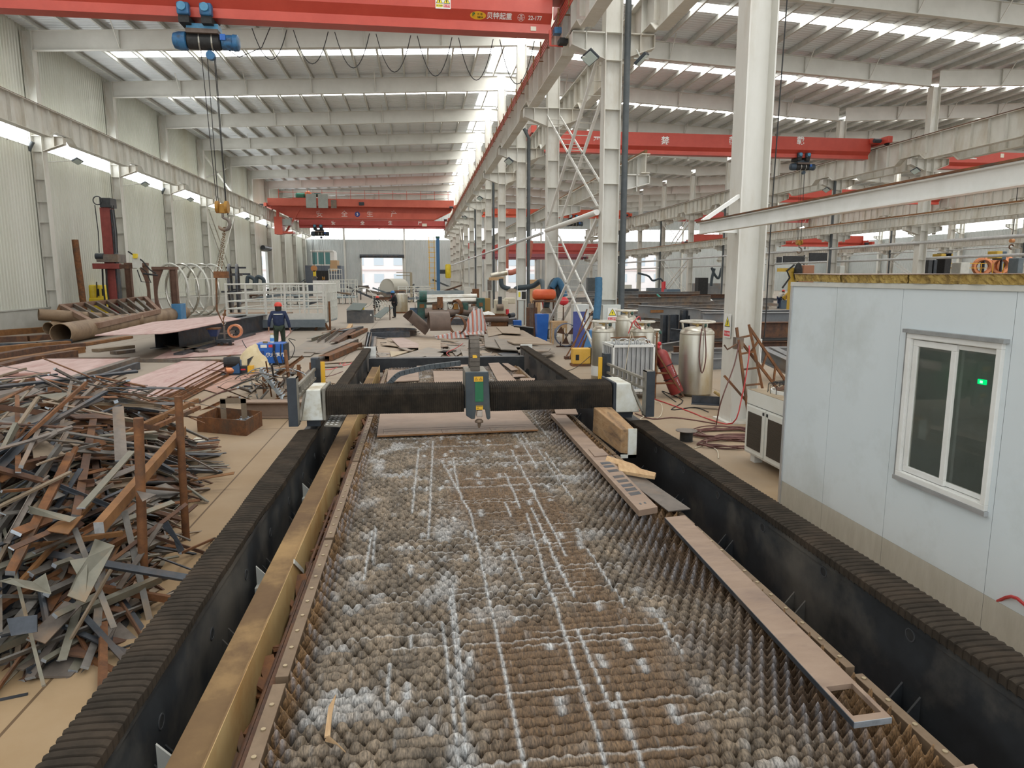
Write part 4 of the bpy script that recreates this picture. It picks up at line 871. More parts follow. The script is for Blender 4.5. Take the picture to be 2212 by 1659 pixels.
# ------------------------------------------------------------------ signs on the columns
def warn_sign(name, c, xd, w_, h_, words, label, cat='sign', parent=None, kind='bolt'):
    xd = V(xd).normalized(); n = xd.cross(V((0, 0, 1))); c = V(c); mt3 = M((xd, n, V((0, 0, 1)))).transposed()
    r = parent or thing(name, label, cat, c)
    MB().obox(c, (w_, .006, h_), mt3).build('sign_plate', white_m, r)
    f = c + n * .0035
    def tri(s, dz, mt, off): MB().prism([f + n * off + xd * (-s) + V((0, 0, dz - s * .8)), f + n * off + xd * s + V((0, 0, dz - s * .8)), f + n * off + V((0, 0, dz + s * .93))], n * .0008).build('triangle', mt, r)
    tri(w_ * .42, h_ * .16, ink_m, 0); tri(w_ * .34, h_ * .155, ysign, .001)
    g = f + n * .002 + V((0, 0, h_ * .13)); s = w_ * .13
    if kind == 'bolt': pts = [(.3, 1.4), (-.7, -.1), (-.05, -.1), (-.35, -1.5), (.75, .15), (.1, .15)]
    else: pts = [(-.2, 1.3), (.3, 1.2), (.6, .2), (.3, -.1), (.9, -1.3), (.5, -1.4), (0, -.5), (-.4, -1.4), (-.9, -1.4), (-.2, -.2), (-.5, .4)]
    MB().prism([g + xd * (a * s) + V((0, 0, b_ * s)) for a, b_ in pts], n * .0008).build('symbol', ink_m, r)
    MB().obox(f + V((0, 0, -h_ * .33)), (w_ * .9, .001, h_ * .22), mt3).build('red_bar', redsign, r)
    text('words', words, wtxt, r, f + n * .002 + V((0, 0, -h_ * .33)), xd, (0, 0, 1), w_ * .21, ext=.0003)
    return r
eb = thing('electric_box', 'grey electrical box with a yellow lightning warning on the braced column', 'electrical box', (5.72, 20.2, .98))
MB().box(5.44, 6.0, 20.1, 20.35, .98, 1.76).build('box', mat('box_grey', (.52, .55, .52), (.56, .59, .56), .45, scale=3), eb, bevel=.01); MB().box(5.445, 5.48, 20.09, 20.1, 1.0, 1.74).build('hinge_edge', railw_m, eb)
MB().box(5.92, 5.97, 20.08, 20.1, 1.33, 1.36).build('lock', steel_m, eb)
warn_sign('sign', (5.74, 20.09, 1.47), (1, 0, 0), .30, .40, '当心触电', None, parent=eb)
warn_sign('warning_sign', (5.425, 11.6, 1.73), (0, -1, 0), .26, .42, '当心机械', 'white sign with yellow warning triangle on the nearest tall column', kind='hand')
MB_ = MB().box(5.98, 6.0, 11.42, 11.62, .95, 1.5).build('white_board', white_m); tag(MB_, 'white board edge behind the nearest tall column', 'board')
# ------------------------------------------------------------------ gas tanks
def dewar(x, y, r, h, label, base_white=False, name='gas_tank'):
    t = thing(name, label, 'gas tank', (x, y, 0), None)
    MB().lathe([(r * .9, .02), (r, .06), (r, h * .82), (r * .985, h * .83), (r * .985, h * .84), (r, h * .845), (r * .97, h * .87), (r * .8, h * .91), (r * .4, h * .935), (0, h * .94)], (x, y, 0), 40).build('shell', tank_m, t, smooth=True)
    MB().ring((x, y, h), r * .98, .022, n=36).build('handle_ring', mat('ring_white', (.68, .66, .6), (.5, .45, .36), .5, scale=8), t, smooth=True)
    for i in range(3): a = .5 + 2 * PI * i / 3; MB().cyl((x + .82 * r * c_(a), y + .82 * r * s_(a), h * .88), (x + .9 * r * c_(a), y + .9 * r * s_(a), h), .025, 10).build('post', tank_m, t)
    v = MB(); v.cyl((x, y, h * .93), (x, y, h * .99), .035, 10); v.tube([(x, y, h * .97), (x + .12, y - .06, h * .97), (x + .14, y - .1, h * .93)], .014, 6); v.tube([(x, y, h * .96), (x - .13, y - .05, h * .975)], .014, 6); v.build('valve', mat('brass', (.40, .28, .10), (.5, .36, .15), .4, .7, scale=9), t)
    MB().cyl((x + .1, y - .14, h * .955), (x + .13, y - .17, h * .96), .045, 12).build('green_wheel', green_m, t)
    if base_white: MB().lathe([(r * 1.01, h * .14), (r * 1.01, h * .30)], (x, y, 0), 36).build('white_wrap', white_m, t)
    return t
dewar(6.02, 14.35, .37, 1.62, 'tall dull steel gas tank with ring handle left of the nearest tall column')
dewar(4.42, 16.2, .285, 1.52, 'steel gas tank with a white wrapped base, left of the finned vaporiser', True)
dewar(5.42, 16.3, .30, 1.50, 'steel gas tank with red hoses on top behind the finned vaporiser')
dewar(5.72, 18.6, .30, 1.66, 'farther steel gas tank half hidden behind the electric box')
dewar(6.15, 17.5, .14, 1.2, 'slim dull cylinder squeezed between the steel gas tanks', name='gas_cylinder')
vp = thing('vaporiser', 'aluminium finned gas vaporiser in a frame behind the right end of the gantry', 'vaporiser', (4.5, 14.5, 0))
for i in range(9):
    for j in range(6):
        if i not in (0, 8) and j not in (0, 5): continue
        x, y = 4.07 + i * .10, 13.98 + j * .14; m = MB(); m.cyl((x, y, .12), (x, y, 1.14), .016, 8)
        for k in range(4): a = PI / 4 + k * PI / 2; m.bar((x + .033 * c_(a), y + .033 * s_(a), .12), (x + .033 * c_(a), y + .033 * s_(a), 1.13), .05, .005, up=(-s_(a), c_(a), 0))
        m.build('finned_tube', alu_m, vp)
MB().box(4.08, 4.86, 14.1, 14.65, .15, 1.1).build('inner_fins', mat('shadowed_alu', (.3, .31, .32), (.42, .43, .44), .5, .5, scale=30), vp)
m = MB(); 
for a, b_ in (((4.02, 13.92), (4.9, 13.92)), ((4.02, 14.72), (4.9, 14.72))): m.bar((*a, 1.15), (*b_, 1.15), .05, .05); m.bar((*a, .2), (*b_, .2), .05, .05)
for x in (4.02, 4.9): m.bar((x, 13.9, 1.15), (x, 14.74, 1.15), .05, .05); m.bar((x, 13.92, 0), (x, 13.92, 1.17), .04, .04); m.bar((x, 14.72, 0), (x, 14.72, 1.17), .04, .04)
m.build('frame', white_m, vp)
for i in range(4):
    x = 4.12 + i * .21
    for j in range(2): q = .04 + .06 * (i % 2) * (j + 1) * .7; MB().tube([(x - q, 13.95 + j * .3, 1.13)] + [(x - q * c_(PI * k / 8), 13.95 + j * .3, 1.2 + .08 * s_(PI * k / 8)) for k in range(9)] + [(x + q, 13.95 + j * .3, 1.13)], .012, 6).build('u_bend', alu_m, vp)
MB().tube([(4.0, 14.1, 1.31), (4.75, 14.05, 1.33), (4.8, 14.05, 1.2)], .015, 6).build('header_pipe', rust_m, vp)
def leaning_cyl(b0, t0, r, label, txt=True):
    b0, t0 = V(b0), V(t0); ax = (t0 - b0).normalized(); L_ = (t0 - b0).length; c = thing('gas_cylinder', label, 'gas cylinder', b0)
    MB().lathe([(r * .9, 0), (r, .02), (r, L_ * .86), (r * .93, L_ * .91), (r * .7, L_ * .96), (r * .3, L_), (r * .28, L_ * 1.05)], b0, 28, ax).build('bottle', mat('cylinder_red', (.22, .025, .022), (.29, .04, .035), .45, scale=5), c, smooth=True)
    for q in (.35, .63): MB().ring(b0 + ax * L_ * q, r + .008, .01, ax, 24, 6).build('band', rubber_m, c)
    MB().cyl(t0 + ax * .04, t0 + ax * .12, r * .3, 12).sphere(t0 + ax * .13 + V((.05, -.03, .01)), .045, 10).build('valve', redsign, c)
    if txt: text('mark', '乙炔 不可近火', wtxt, c, b0 + ax * L_ * .42 + V((.06, -r * .93, .0)), ax, ax.cross(V((0, 1, 0))), .075, ext=.001)
    return c
leaning_cyl((5.52, 14.1, .09), (5.13, 14.25, 1.03), .15, 'dark red gas cylinder leaning in a rusty frame beside the vaporiser')
leaning_cyl((5.98, 12.55, .05), (6.22, 12.75, 1.15), .14, 'dark red gas cylinder half hidden behind the nearest tall column', False)
rk = thing('cylinder_frame', 'rusty angle frame carrying the leaning red gas cylinder', 'frame', (5.2, 14.2, 0))
for a, b_ in (((4.98, 14.0, 0), (4.98, 14.0, 1.42)), ((4.98, 14.45, 0), (4.98, 14.45, 1.2)), ((4.98, 13.98, 1.0), (5.62, 13.98, .03)), ((4.98, 14.4, .95), (5.62, 14.4, .03)), ((4.98, 14.0, .55), (5.3, 14.0, .55)), ((4.98, 14.0, .33), (5.45, 14.0, .33)), ((5.5, 13.95, .03), (5.8, 14.3, .03))): MB().bar(a, b_, .035, .035).build('angle_bar', rust_m, rk)
# ladder frame by the column
lf = thing('ladder_frame', 'rusty A-shaped ladder frame standing in front of the nearest tall column', 'ladder', (5.9, 11.1, 0))
for a, b_ in (((5.60, 10.9, 0), (5.38, 11.15, 1.73)), ((5.98, 10.9, 0), (5.60, 11.15, 1.78)), ((6.5, 11.2, .6), (5.62, 11.15, 1.72)), ((6.6, 11.2, .2), (5.42, 11.15, 1.55)), ((5.98, 10.95, 0), (5.2, 11.15, .9))): MB().bar(a, b_, .04, .04).build('rail', rust_m, lf)
for i in range(6): t = .12 + .155 * i; MB().bar(V((5.60, 10.9, 0)).lerp(V((5.38, 11.15, 1.73)), t), V((5.98, 10.9, 0)).lerp(V((5.60, 11.15, 1.78)), t), .03, .03).build('rung', rust_m, lf)
for i in range(4): t = .2 + .2 * i; MB().bar(V((6.5, 11.2, .6)).lerp(V((5.62, 11.15, 1.72)), t), V((6.6, 11.2, .2)).lerp(V((5.42, 11.15, 1.55)), t), .03, .03).build('rung', rust_m, lf)
MB().box(5.36, 5.5, 11.1, 11.22, 1.36, 1.56).build('clamp_box', steel_m, lf); MB().tube([(5.38, 11.1, 1.45), (5.2, 11.08, 1.36), (5.14, 11.08, 1.44)], .015, 6).build('handle', rustd_m, lf)
# hoses
def hose(pts, r, mt, label, n=6, grp=None, sm=4):
    P = [V(p) for p in pts]; Q = []
    for i in range(len(P) - 1):
        p0, p1, p2, p3 = P[max(0, i - 1)], P[i], P[i + 1], P[min(len(P) - 1, i + 2)]
        for j in range(sm): t = j / sm; Q.append(.5 * ((2 * p1) + (p2 - p0) * t + (2 * p0 - 5 * p1 + 4 * p2 - p3) * t * t + (3 * p1 - p0 - 3 * p2 + p3) * t ** 3))
    Q.append(P[-1]); return tag(MB().tube(Q, r, n).build('hose', mt, smooth=True), label, 'hose', grp)
Zp = lambda x, y, z=.012: at(x, y, Z=z)
hose([Zp(1414, 862), Zp(1460, 878), Zp(1500, 893), Zp(1525, 903), (5.3, 10.95, .1), (5.45, 10.95, .6), (5.58, 11.05, 1.2), (5.60, 11.1, 1.42)], .012, hose_r, 'bright red hose running from the floor up to the ladder frame')
hose([Zp(1547, 918), (5.05, 10.9, .5), (5.3, 11., 1.1), (5.42, 11.1, 1.5)], .011, hose_b, 'brown hose hanging from the ladder frame to the coil')
rg = random.Random(11); pts = []
for i in range(64):
    a = i * .78 + rg.uniform(-.2, .2); pts.append((5.0 + .03 * i * 0 + (.42 + rg.uniform(-.1, .1)) * c_(a) * 1.25, 10.55 + (.34 + rg.uniform(-.12, .12)) * s_(a), .014 + rg.uniform(0, .05)))
hose(pts, .011, hose_b, 'tangled brown hose coil on the floor behind the chiller')
pts = []
for i in range(34): a = i * .8; pts.append((4.75 + (.45 + .1 * s_(i)) * c_(a) - .0 * i, 9.85 + (.27 + .06 * c_(i * 1.7)) * s_(a), .014 + .02 * (i % 3)))
hose(pts, .011, hose_b, 'loose brown hose loops on the floor left of the chiller')
hose([Zp(1372, 893), Zp(1410, 905), Zp(1450, 902), Zp(1490, 906), Zp(1545, 915)], .011, hose_b, 'brown hose trailing from the track to the coil')
hose([(3.2, 9.9, .35), Zp(1395, 897), Zp(1420, 903), Zp(1430, 890), Zp(1428, 872), Zp(1412, 862, .1), (4.85, 13.85, .4)], .008, hose_w, 'pale thin hose looping by the right gantry post')
hose([(4.4, 13.8, 1.3), (4.35, 13.75, 1.45), (4.3, 13.75, 1.2), (4.22, 13.75, .6), (4.1, 13.7, .1)], .008, hose_w, 'pale thin hose hanging over the vaporiser')
hose([Zp(1500, 968), Zp(1525, 962), Zp(1548, 972), Zp(1552, 990)], .008, hose_w, 'pale thin hose curving on the floor near the cabin')
hose([Zp(1460, 868), Zp(1430, 845), Zp(1475, 865), Zp(1450, 885), Zp(1500, 880), Zp(1530, 890)], .010, rubber_m, 'dark cable winding on the floor below the red cylinder')
hose([(5.35, 16.2, 1.5), (5.2, 15.9, 1.65), (5.05, 15.8, 1.5), (5.25, 15.9, 1.35), (5.1, 15.95, 1.55), (4.95, 15.9, 1.25)], .014, hose_r, 'red hose bundle on top of the tank behind the vaporiser')
hose([(5.95, 13.95, 1.5), (5.9, 13.9, .9), (5.98, 13.9, .55), (6.05, 13.9, .9), (6.02, 13.95, 1.5)], .014, hose_b, 'brown hose looped over the tall dull gas tank')
hose([(4.05, 4.1, .3), (4.0, 3.9, .42), (3.95, 3.6, .3), (3.7, 3.3, .1)], .012, hose_r, 'red hose end at the foot of the white cabin')
hose([(2.85, 11.6, .02), (3.3, 12.2, .02), (4.1, 12.6, .02), (4.4, 12.9, .02)], .010, hose_r, 'thin red hose on the floor right of the far track')
sp = thing('cable_spool', 'black cable spool standing on the floor by the right track', 'spool', (4.15, 10.1, 0))
MB().cyl((4.17, 10.2, .0), (4.17, 10.2, .17), .10, 20).build('coil', rubber_m, sp); MB().lathe([(.11, .0), (.11, .01), (.0, .01)], (4.17, 10.2, 0), 20).lathe([(.17, .17), (.17, .178), (.085, .178)], (4.17, 10.2, 0), 24).build('flange', steel_m, sp)
tr_ = thing('angle_tray', 'rusty angle steel offcut standing below the tall dull gas tank', 'steel offcut', (5.7, 12.6, 0)); MB().angle((5.35, 12.9, .16), (5.95, 12.6, .16), .16, .012).build('angle', blued_m, tr_)
chn = tag(MB().tube([(5.55, 12.3, .42), (5.95, 11.95, .12)], .03, 8).build('woven_hose', mat('woven', (.55, .4, .15), (.2, .12, .05), .7, scale=60)), 'short yellow brown woven hose leaning by the column foot', 'hose')
jb = thing('jib_beam', 'white I-beam passing in front of the nearest tall column above the cabin', 'beam', (4.73, 7, 3.4))
MB().ibeam((4.73, -1, 3.39), (4.73, 11.35, 3.39), .19, .11, .014, .01).build('beam', white_m, jb); MB().box(4.66, 4.80, -1, 11.35, 3.486, 3.505).build('rusty_top', rust_m, jb)
MB().bar((5.45, 11.45, 3.95), (4.75, 11.3, 3.51), .06, .06).build('brace', white_m, jb); MB().bar((5.45, 11.5, 3.39), (4.75, 11.3, 3.39), .08, .12).build('strut', white_m, jb)
hose([(6.1, 11.35, 9), (6.0, 11.33, 4), (5.98, 11.3, 1.8), (5.95, 11.3, 1.5)], .012, rubber_m, 'dark cable running down the nearest tall column')
# things around the braced columns
fan = thing('drum_fan', 'round dark blue floor fan standing near the braced columns', 'fan', (5.4, 25.2, 0)); fc = (5.42, 25.1, .45)
MB().pipe((5.42, 25.0, .45), (5.42, 25.25, .45), .43, .41, 30).build('drum', mat('fan_blue', (.05, .075, .14), (.08, .11, .18), .5, scale=4), fan)
f2 = MB()
for i in range(3): a = .5 + 2 * PI * i / 3; f2.prism([V(fc) + V((c_(a + t) * q, dy, s_(a + t) * q)) for t, q, dy in ((-.15, .06, 0), (-.45, .37, -.03), (.35, .37, .03), (.15, .06, 0))], (0, .008, 0))
f2.build('blades', rustd_m, fan); MB().cyl((5.42, 25.0, .45), (5.42, 25.12, .45), .06, 14).build('hub', steel_m, fan)
g = MB(); g.bar((5.05, 25.1, .02), (5.8, 25.1, .02), .05, .04); g.bar((5.2, 25.1, .02), (5.2, 25.1, .2), .04, .04); g.bar((5.64, 25.1, .02), (5.64, 25.1, .2), .04, .04); g.build('stand', rustd_m, fan)
for i, (a, b_) in enumerate([((1222, 772), (1280, 672)), ((1230, 775), (1268, 668)), ((1236, 772), (1280, 690)), ((1247, 773), (1262, 735)), ((1252, 770), (1290, 660))]):
    p = at(*a, Z=.03); q = at(*b_, Y=p.y + .6); tag(MB().cyl(p, q, .022, 8).build('steel_rod', rust_m), 'rusty rod leaning in front of the braced columns, %s from the left' % ORD[i + 1], 'rod', 'leaning rods')
tag(MB().box(4.55, 5.2, 21.2, 21.4, 0, .09).build('base_plate', rustd_m), 'rusty base plate at the foot of the leaning rods', 'plate')
wfd = thing('yellow_wire_feeder', 'small yellow welding unit on the floor left of the wrapped gas tank', 'welding unit', (4.8, 19.7, 0)); MB().box(4.42, 4.95, 19.5, 19.8, .06, .52).build('case', mat('machine_yellow', (.62, .36, .05), (.7, .42, .08), .5, scale=4), wfd, bevel=.02)
MB().box(4.96, 5.12, 19.45, 19.85, .04, .54).build('black_end', black_m, wfd, bevel=.02); MB().box(4.5, 4.6, 19.49, 19.5, .18, .34).build('vent', ink_m, wfd); MB().box(4.4, 5.0, 19.45, 19.85, 0, .06).build('sled', rust_m, wfd)
hose([(4.9, 19.4, .3), (4.3, 18.8, .03), (3.6, 18., .02), (3.2, 17.2, .02)], .01, rubber_m, 'dark cable from the small yellow welding unit')
bc = thing('blue_case', 'light blue plastic case standing by the foot of the cross brace', 'case', (5.7, 22.8, 0)); MB().box(5.62, 5.95, 22.4, 23.1, 0, .82).build('case', bluel_m, bc, bevel=.03)
bb = thing('blue_board', 'dark blue board standing behind the leaning rods', 'board', (5.6, 24.4, 0)); MB().box(5.5, 5.95, 24.3, 24.36, 0, 1.35).build('board', mat('violet_blue', (.06, .08, .28), (.08, .10, .34), .5, scale=3), bb)
wt = thing('wooden_stool', 'small wooden table behind the leaning rods', 'table', (5.3, 26.5, 0))
MB().box(5.1, 5.7, 26.2, 26.8, .82, .87).build('top', wood_m, wt)
for x in (5.14, 5.66):
    for yy in (26.24, 26.76): MB().box(x - .03, x + .03, yy - .03, yy + .03, 0, .82).build('leg', wood_m, wt)
MB().box(5.12, 5.68, 26.2, 26.23, .62, .82).build('drawer', wood_m, wt)
bt = thing('blue_bin', 'blue plastic tub standing left of the wooden table', 'tub', (4.9, 27.5, 0)); MB().hexa([(4.72, 27.3, 0), (5.1, 27.3, 0), (5.1, 27.7, 0), (4.72, 27.7, 0), (4.66, 27.24, 1.1), (5.16, 27.24, 1.1), (5.16, 27.76, 1.1), (4.66, 27.76, 1.1)]).build('tub', bluebox_m, bt)
ob = thing('orange_tank', 'orange horizontal air tank on a rack between the braced columns', 'air tank', (5.2, 28.3, 1.5)); MB().lathe([(0, -.5), (.15, -.47), (.22, -.38), (.22, .38), (.15, .47), (0, .5)], (5.15, 28.3, 1.86), 24, (1, 0, 0)).build('tank', mat('tank_orange', (.55, .08, .02), (.62, .12, .03), .45, scale=3), ob, smooth=True)
MB().box(4.7, 5.6, 28.1, 28.5, 1.55, 1.62).build('shelf', rustd_m, ob); 
for x in (4.75, 5.55): MB().box(x - .03, x + .03, 28.27, 28.33, 0, 1.55).build('post', rustd_m, ob)
rb = thing('red_ball_tank', 'small bright red tank beside the orange air tank', 'tank', (5.75, 27.4, 1.3)); MB().sphere((5.78, 27.4, 1.62), .2, 16, (1.1, 1, .85)).build('tank', redsign, rb, smooth=True); MB().box(5.76, 5.8, 27.38, 27.42, 0, 1.48).build('post', rustd_m, rb)
mt_ = mat('switch_white', (.6, .62, .6), rough=.5)
sw = thing('white_cabinet', 'pale appliance standing behind the cross brace', 'cabinet', (6.2, 26, 0)); MB().box(5.85, 6.45, 25.8, 26.3, 0, 1.55).build('body', mt_, sw, bevel=.02); MB().box(5.9, 6.4, 25.79, 25.8, .1, 1.2).build('door', white_m, sw)
# fume extraction hoses
fh_m = mat('fume_hose', (.03, .045, .055), (.05, .07, .085), .6, scale=30, stretch=(1, 1, 1)); fb_m = mat('fume_hose_blue', (.02, .09, .17), (.03, .12, .22), .6, scale=20); fo_m = mat('duct_orange', (.36, .10, .06), (.44, .14, .09), .55, scale=8)
def duct(pts, r, mt, lab, hood=None, name='fume_hose', parts_=()):
    r_ = thing(name, lab, 'hose', pts[0]); P = [V(p) for p in pts]; Q = []
    for i in range(len(P) - 1):
        p0, p1, p2, p3 = P[max(0, i - 1)], P[i], P[i + 1], P[min(len(P) - 1, i + 2)]
        for j in range(6): t = j / 6; Q.append(.5 * ((2 * p1) + (p2 - p0) * t + (2 * p0 - 5 * p1 + 4 * p2 - p3) * t * t + (3 * p1 - p0 - 3 * p2 + p3) * t ** 3))
    Q.append(P[-1]); rl = [r * (1 + .05 * (i % 2)) for i in range(len(Q))]; MB().tube(Q, rl, 12).build('duct', mt, r_, smooth=True)
    if hood: h = V(hood); MB().lathe([(r * 1.0, .22), (r * 2.2, .0), (r * 2.1, 0), (r * .9, .2)], h, 20).build('hood', mat('hood_brown', (.16, .12, .08), (.24, .19, .13), .6, scale=6), r_)
    return r_
duct([at(1212, 655, Y=28.6), at(1205, 618, Y=28.8), at(1196, 608, Y=29), at(1184, 640, Y=28.7), at(1180, 664, Y=28.6)], .13, fh_m, 'dark fume hose arching down at the left of the braced columns', at(1180, 676, Y=28.6))
duct([at(1220, 640, Y=28.4), at(1212, 615, Y=28.5), at(1203, 606, Y=28.6), at(1192, 622, Y=28.6)], .13, fb_m, 'blue part of the fume hose behind the cross brace')
duct([at(1176, 640, Y=36), at(1172, 612, Y=37), at(1166, 608, Y=37.5), at(1150, 618, Y=38), at(1120, 622, Y=38.5), at(1113, 626, Y=38.5)], .14, fh_m, 'dark fume hose reaching left from the third braced column', at(1110, 632, Y=38.5))
duct([at(1127, 540, Y=46), at(1146, 520, Y=46), at(1142, 555, Y=46), at(1128, 578, Y=46), at(1108, 588, Y=46), at(1098, 589, Y=46)][1:], .17, fo_m, 'orange brown fume duct curving around the fourth middle column')
duct([at(1096, 589, Y=46), at(1075, 593, Y=46), at(1060, 596, Y=46)], .16, MATS['tank_steel'], 'shiny metal duct continuing the orange fume duct')
duct([at(1144, 490, Y=46), at(1143, 505, Y=46), at(1143, 522, Y=46)], .17, MATS['aluminium'], 'spiral steel duct dropping from the roof to the orange duct')
duct([at(1095, 515, Y=52), at(1094, 545, Y=52), at(1094, 580, Y=52)], .16, fo_m, 'straight orange duct left of the curved one')
duct([at(1082, 602, Y=45), at(1084, 616, Y=45), at(1092, 622, Y=45), at(1102, 624, Y=45)], .15, fh_m, 'short dark fume hose hanging below the metal duct', at(1103, 630, Y=45))
bf = thing('duct_boom', 'pale timber-coloured boom under the metal duct', 'boom', at(1070, 603, Y=45)); MB().bar(at(1056, 601, Y=45), at(1088, 600, Y=45), .12, .1).bar(at(1056, 604, Y=45), at(1088, 604, Y=45), .1, .1).build('boom', wood_m, bf)
duct([at(1288, 690, Y=19.9), at(1291, 660, Y=20), at(1293, 630, Y=20.1), at(1293, 600, Y=20.2)], .11, fb_m, 'blue fume hose hanging at the left side of the electric box column')
# ================================================================== SCRAP HEAP
sr = random.Random(21)
endm = [steel_m, rust_m, rustd_m, rusto_m, blued_m, mat('grey_bar', (.10, .093, .083), (.165, .152, .135), .5, .3, scale=6, c3=(.22, .15, .09), s2=2), mat('tan_bar', (.19, .14, .09), (.25, .19, .13), .6, .1, scale=5), mat('olive_plate', (.15, .14, .105), (.22, .21, .165), .45, .3, scale=4, c3=(.24, .16, .09), s2=2)]
EW = [5, 5, 6, 2, 5, 6, 3, 3]
def sm(t): t = max(0, min(1, t)); return t * t * (3 - 2 * t)
def heap_h(x, y): return 1.28 * sm((-2.05 - x - .19 * (y - 5) - .38 * max(0, y - 9.3)) / 1.0) * sm((y - 4.45 + .10 * (x + 2.2)) / 1.35) * sm((13.2 - y) / 4.5) * sm((11 + x) / 2.5)
def piece(m, c, az, pit, roll, L_, w_, t_, kind):
    n0 = len(m.v)
    rot = M.Rotation(az, 3, 'Z') @ M.Rotation(pit, 3, 'X') @ M.Rotation(roll, 3, 'Y')
    m.T = M.Translation(c) @ rot.to_4x4()
    if kind == 'bar':
        x, y, z = w_ / 2, L_ / 2, t_ / 2; v = [(-x, -y, -z), (x, -y, -z), (x, y, -z), (-x, y, -z), (-x, -y, z), (x, -y, z), (x, y, z), (-x, y, z)]
        m.cm = 0; m.add(v, [(3, 2, 1, 0), (4, 5, 6, 7), (1, 2, 6, 5), (3, 0, 4, 7)]); m.cm = 1; m.add([v[0], v[1], v[5], v[4], v[2], v[3], v[7], v[6]], [(0, 1, 2, 3), (4, 5, 6, 7)]); m.cm = 0
    elif kind == 'angle': m.angle((0, -L_ / 2, 0), (0, L_ / 2, 0), w_, t_)
    elif kind == 'rod': m.cyl((0, -L_ / 2, 0), (0, L_ / 2, 0), w_ / 2, 7)
    elif kind == 'tri': m.prism([(-w_ / 2, -L_ / 2, 0), (w_ / 2, -L_ / 2 * .8, 0), (0, L_ / 2, 0)], (0, 0, t_))
    elif kind == 'bent': m.bar((0, -L_ / 2, 0), (0, 0, .0), w_, t_).bar((0, 0, 0), (w_ * 2.5, L_ / 2, .12 * L_), w_, t_)
    elif kind == 'comb':
        m.bar((0, -L_ / 2, 0), (0, L_ / 2, 0), .02, t_)
        for i in range(int(L_ / .05)): m.bar((0, -L_ / 2 + i * .05, 0), (w_, -L_ / 2 + i * .05 + .02, 0), .012, t_)
    else: m.prism([(-w_ / 2, -L_ / 2, 0), (w_ * .2, -L_ / 2, 0), (w_ * .3, -L_ * .1, 0), (w_ / 2, L_ * .1, 0), (w_ * .4, L_ / 2, 0), (-w_ / 2, L_ * .4, 0)], (0, 0, t_))
    m.T = None; q = max(v[0] for v in m.v[n0:])
    lim = -1.52 - (.40 * max(0, c[1] - 6.6) if c[1] < 14 else 0)
    if q > lim: m.v[n0:] = [(v[0] - q + lim, v[1], v[2]) for v in m.v[n0:]]
def rnd_piece(r, big=1.):
    k = r.choices(['bar', 'sq', 'rod', 'angle', 'tri', 'poly', 'bent', 'comb'], [52, 13, 6, 12, 4, 7, 5, 1])[0]
    if k == 'sq': return 'bar', r.uniform(.6, 2.0) * big, r.uniform(.03, .06), r.uniform(.03, .06)
    if k == 'bar': return 'bar', r.uniform(.6, 2.8) * big, r.uniform(.015, .035 + .05 * r.random()), r.uniform(.006, .03)
    if k == 'rod': return 'rod', r.uniform(.5, 1.8) * big, r.uniform(.01, .022), .01
    if k == 'angle': return 'angle', r.uniform(.6, 1.9) * big, r.uniform(.03, .06), .006
    if k == 'tri': return 'tri', r.uniform(.15, .45), r.uniform(.12, .3), .008
    if k == 'bent': return 'bent', r.uniform(.6, 1.6), r.uniform(.03, .07), .012
    if k == 'comb': return 'comb', .7, .06, .008
    return 'poly', r.uniform(.25, .8), r.uniform(.1, .35), r.uniform(.006, .015)
def spot(r):
    while 1:
        y = 4.3 + 8.2 * r.random() ** 1.5; x = -1.85 - 6.5 * r.random() ** 1.35
        px_ = 904 + 1483 * x / y * .98
        if heap_h(x, y) > .05 and px_ > -120: return x, y
def pose(r, x, y):
    az = math.radians(r.gauss(-4 if y < 8 else -24, 20)) if r.random() < .8 else r.uniform(-1.6, 1.6)
    e = .25; sy = (heap_h(x, y + e) - heap_h(x, y - e)) / (2 * e); sx = (heap_h(x + e, y) - heap_h(x - e, y)) / (2 * e)
    slope = -s_(az) * sx + c_(az) * sy
    return az, math.atan(slope) * .55 + math.radians(r.gauss(0, 5)), math.radians(r.gauss(0, 12)) - math.atan(sx * c_(az)) * .5
fill = MB()
fm = [MB() for _ in endm]
for i in range(2000):
    x, y = spot(sr); h = heap_h(x, y); z = h * sr.random() ** .6 - .05
    k, L_, w_, t_ = rnd_piece(sr, .8); az, pit, ro = pose(sr, x, y); j = sr.choices(range(len(endm)), EW)[0]; piece(fm[j], (x, y, max(.02, z)), az, pit, ro, L_, w_, t_, 'bar' if k == 'comb' else k)
fill = MB()
for j, m in enumerate(fm):
    for f in m.f: pass
    n = len(fill.v); fill.v += m.v; fill.f += [tuple(q + n for q in f) for f in m.f]; fill.mi += [j if a == 0 else len(endm) for a in m.mi]
tag(fill.build('steel_scrap', endm + [cut_m]), 'tangle of rusty steel offcuts filling the big scrap heap at the left', 'scrap', kind='stuff')
for i in range(255):
    x, y = spot(sr); h = heap_h(x, y); k, L_, w_, t_ = rnd_piece(sr); az, pit, ro = pose(sr, x, y)
    m = MB(); z = h + sr.uniform(-.06, .07)
    piece(m, (x, y, max(z, .03)), az, pit, ro, L_, w_, t_, k)
    tag(m.build('steel_offcut', [endm[sr.choices(range(len(endm)), EW)[0]], cut_m] if k == 'bar' else endm[sr.choices(range(len(endm)), EW)[0]]), 'rusty steel offcut lying in the big scrap heap at the left', 'scrap steel', 'offcuts on the scrap heap')
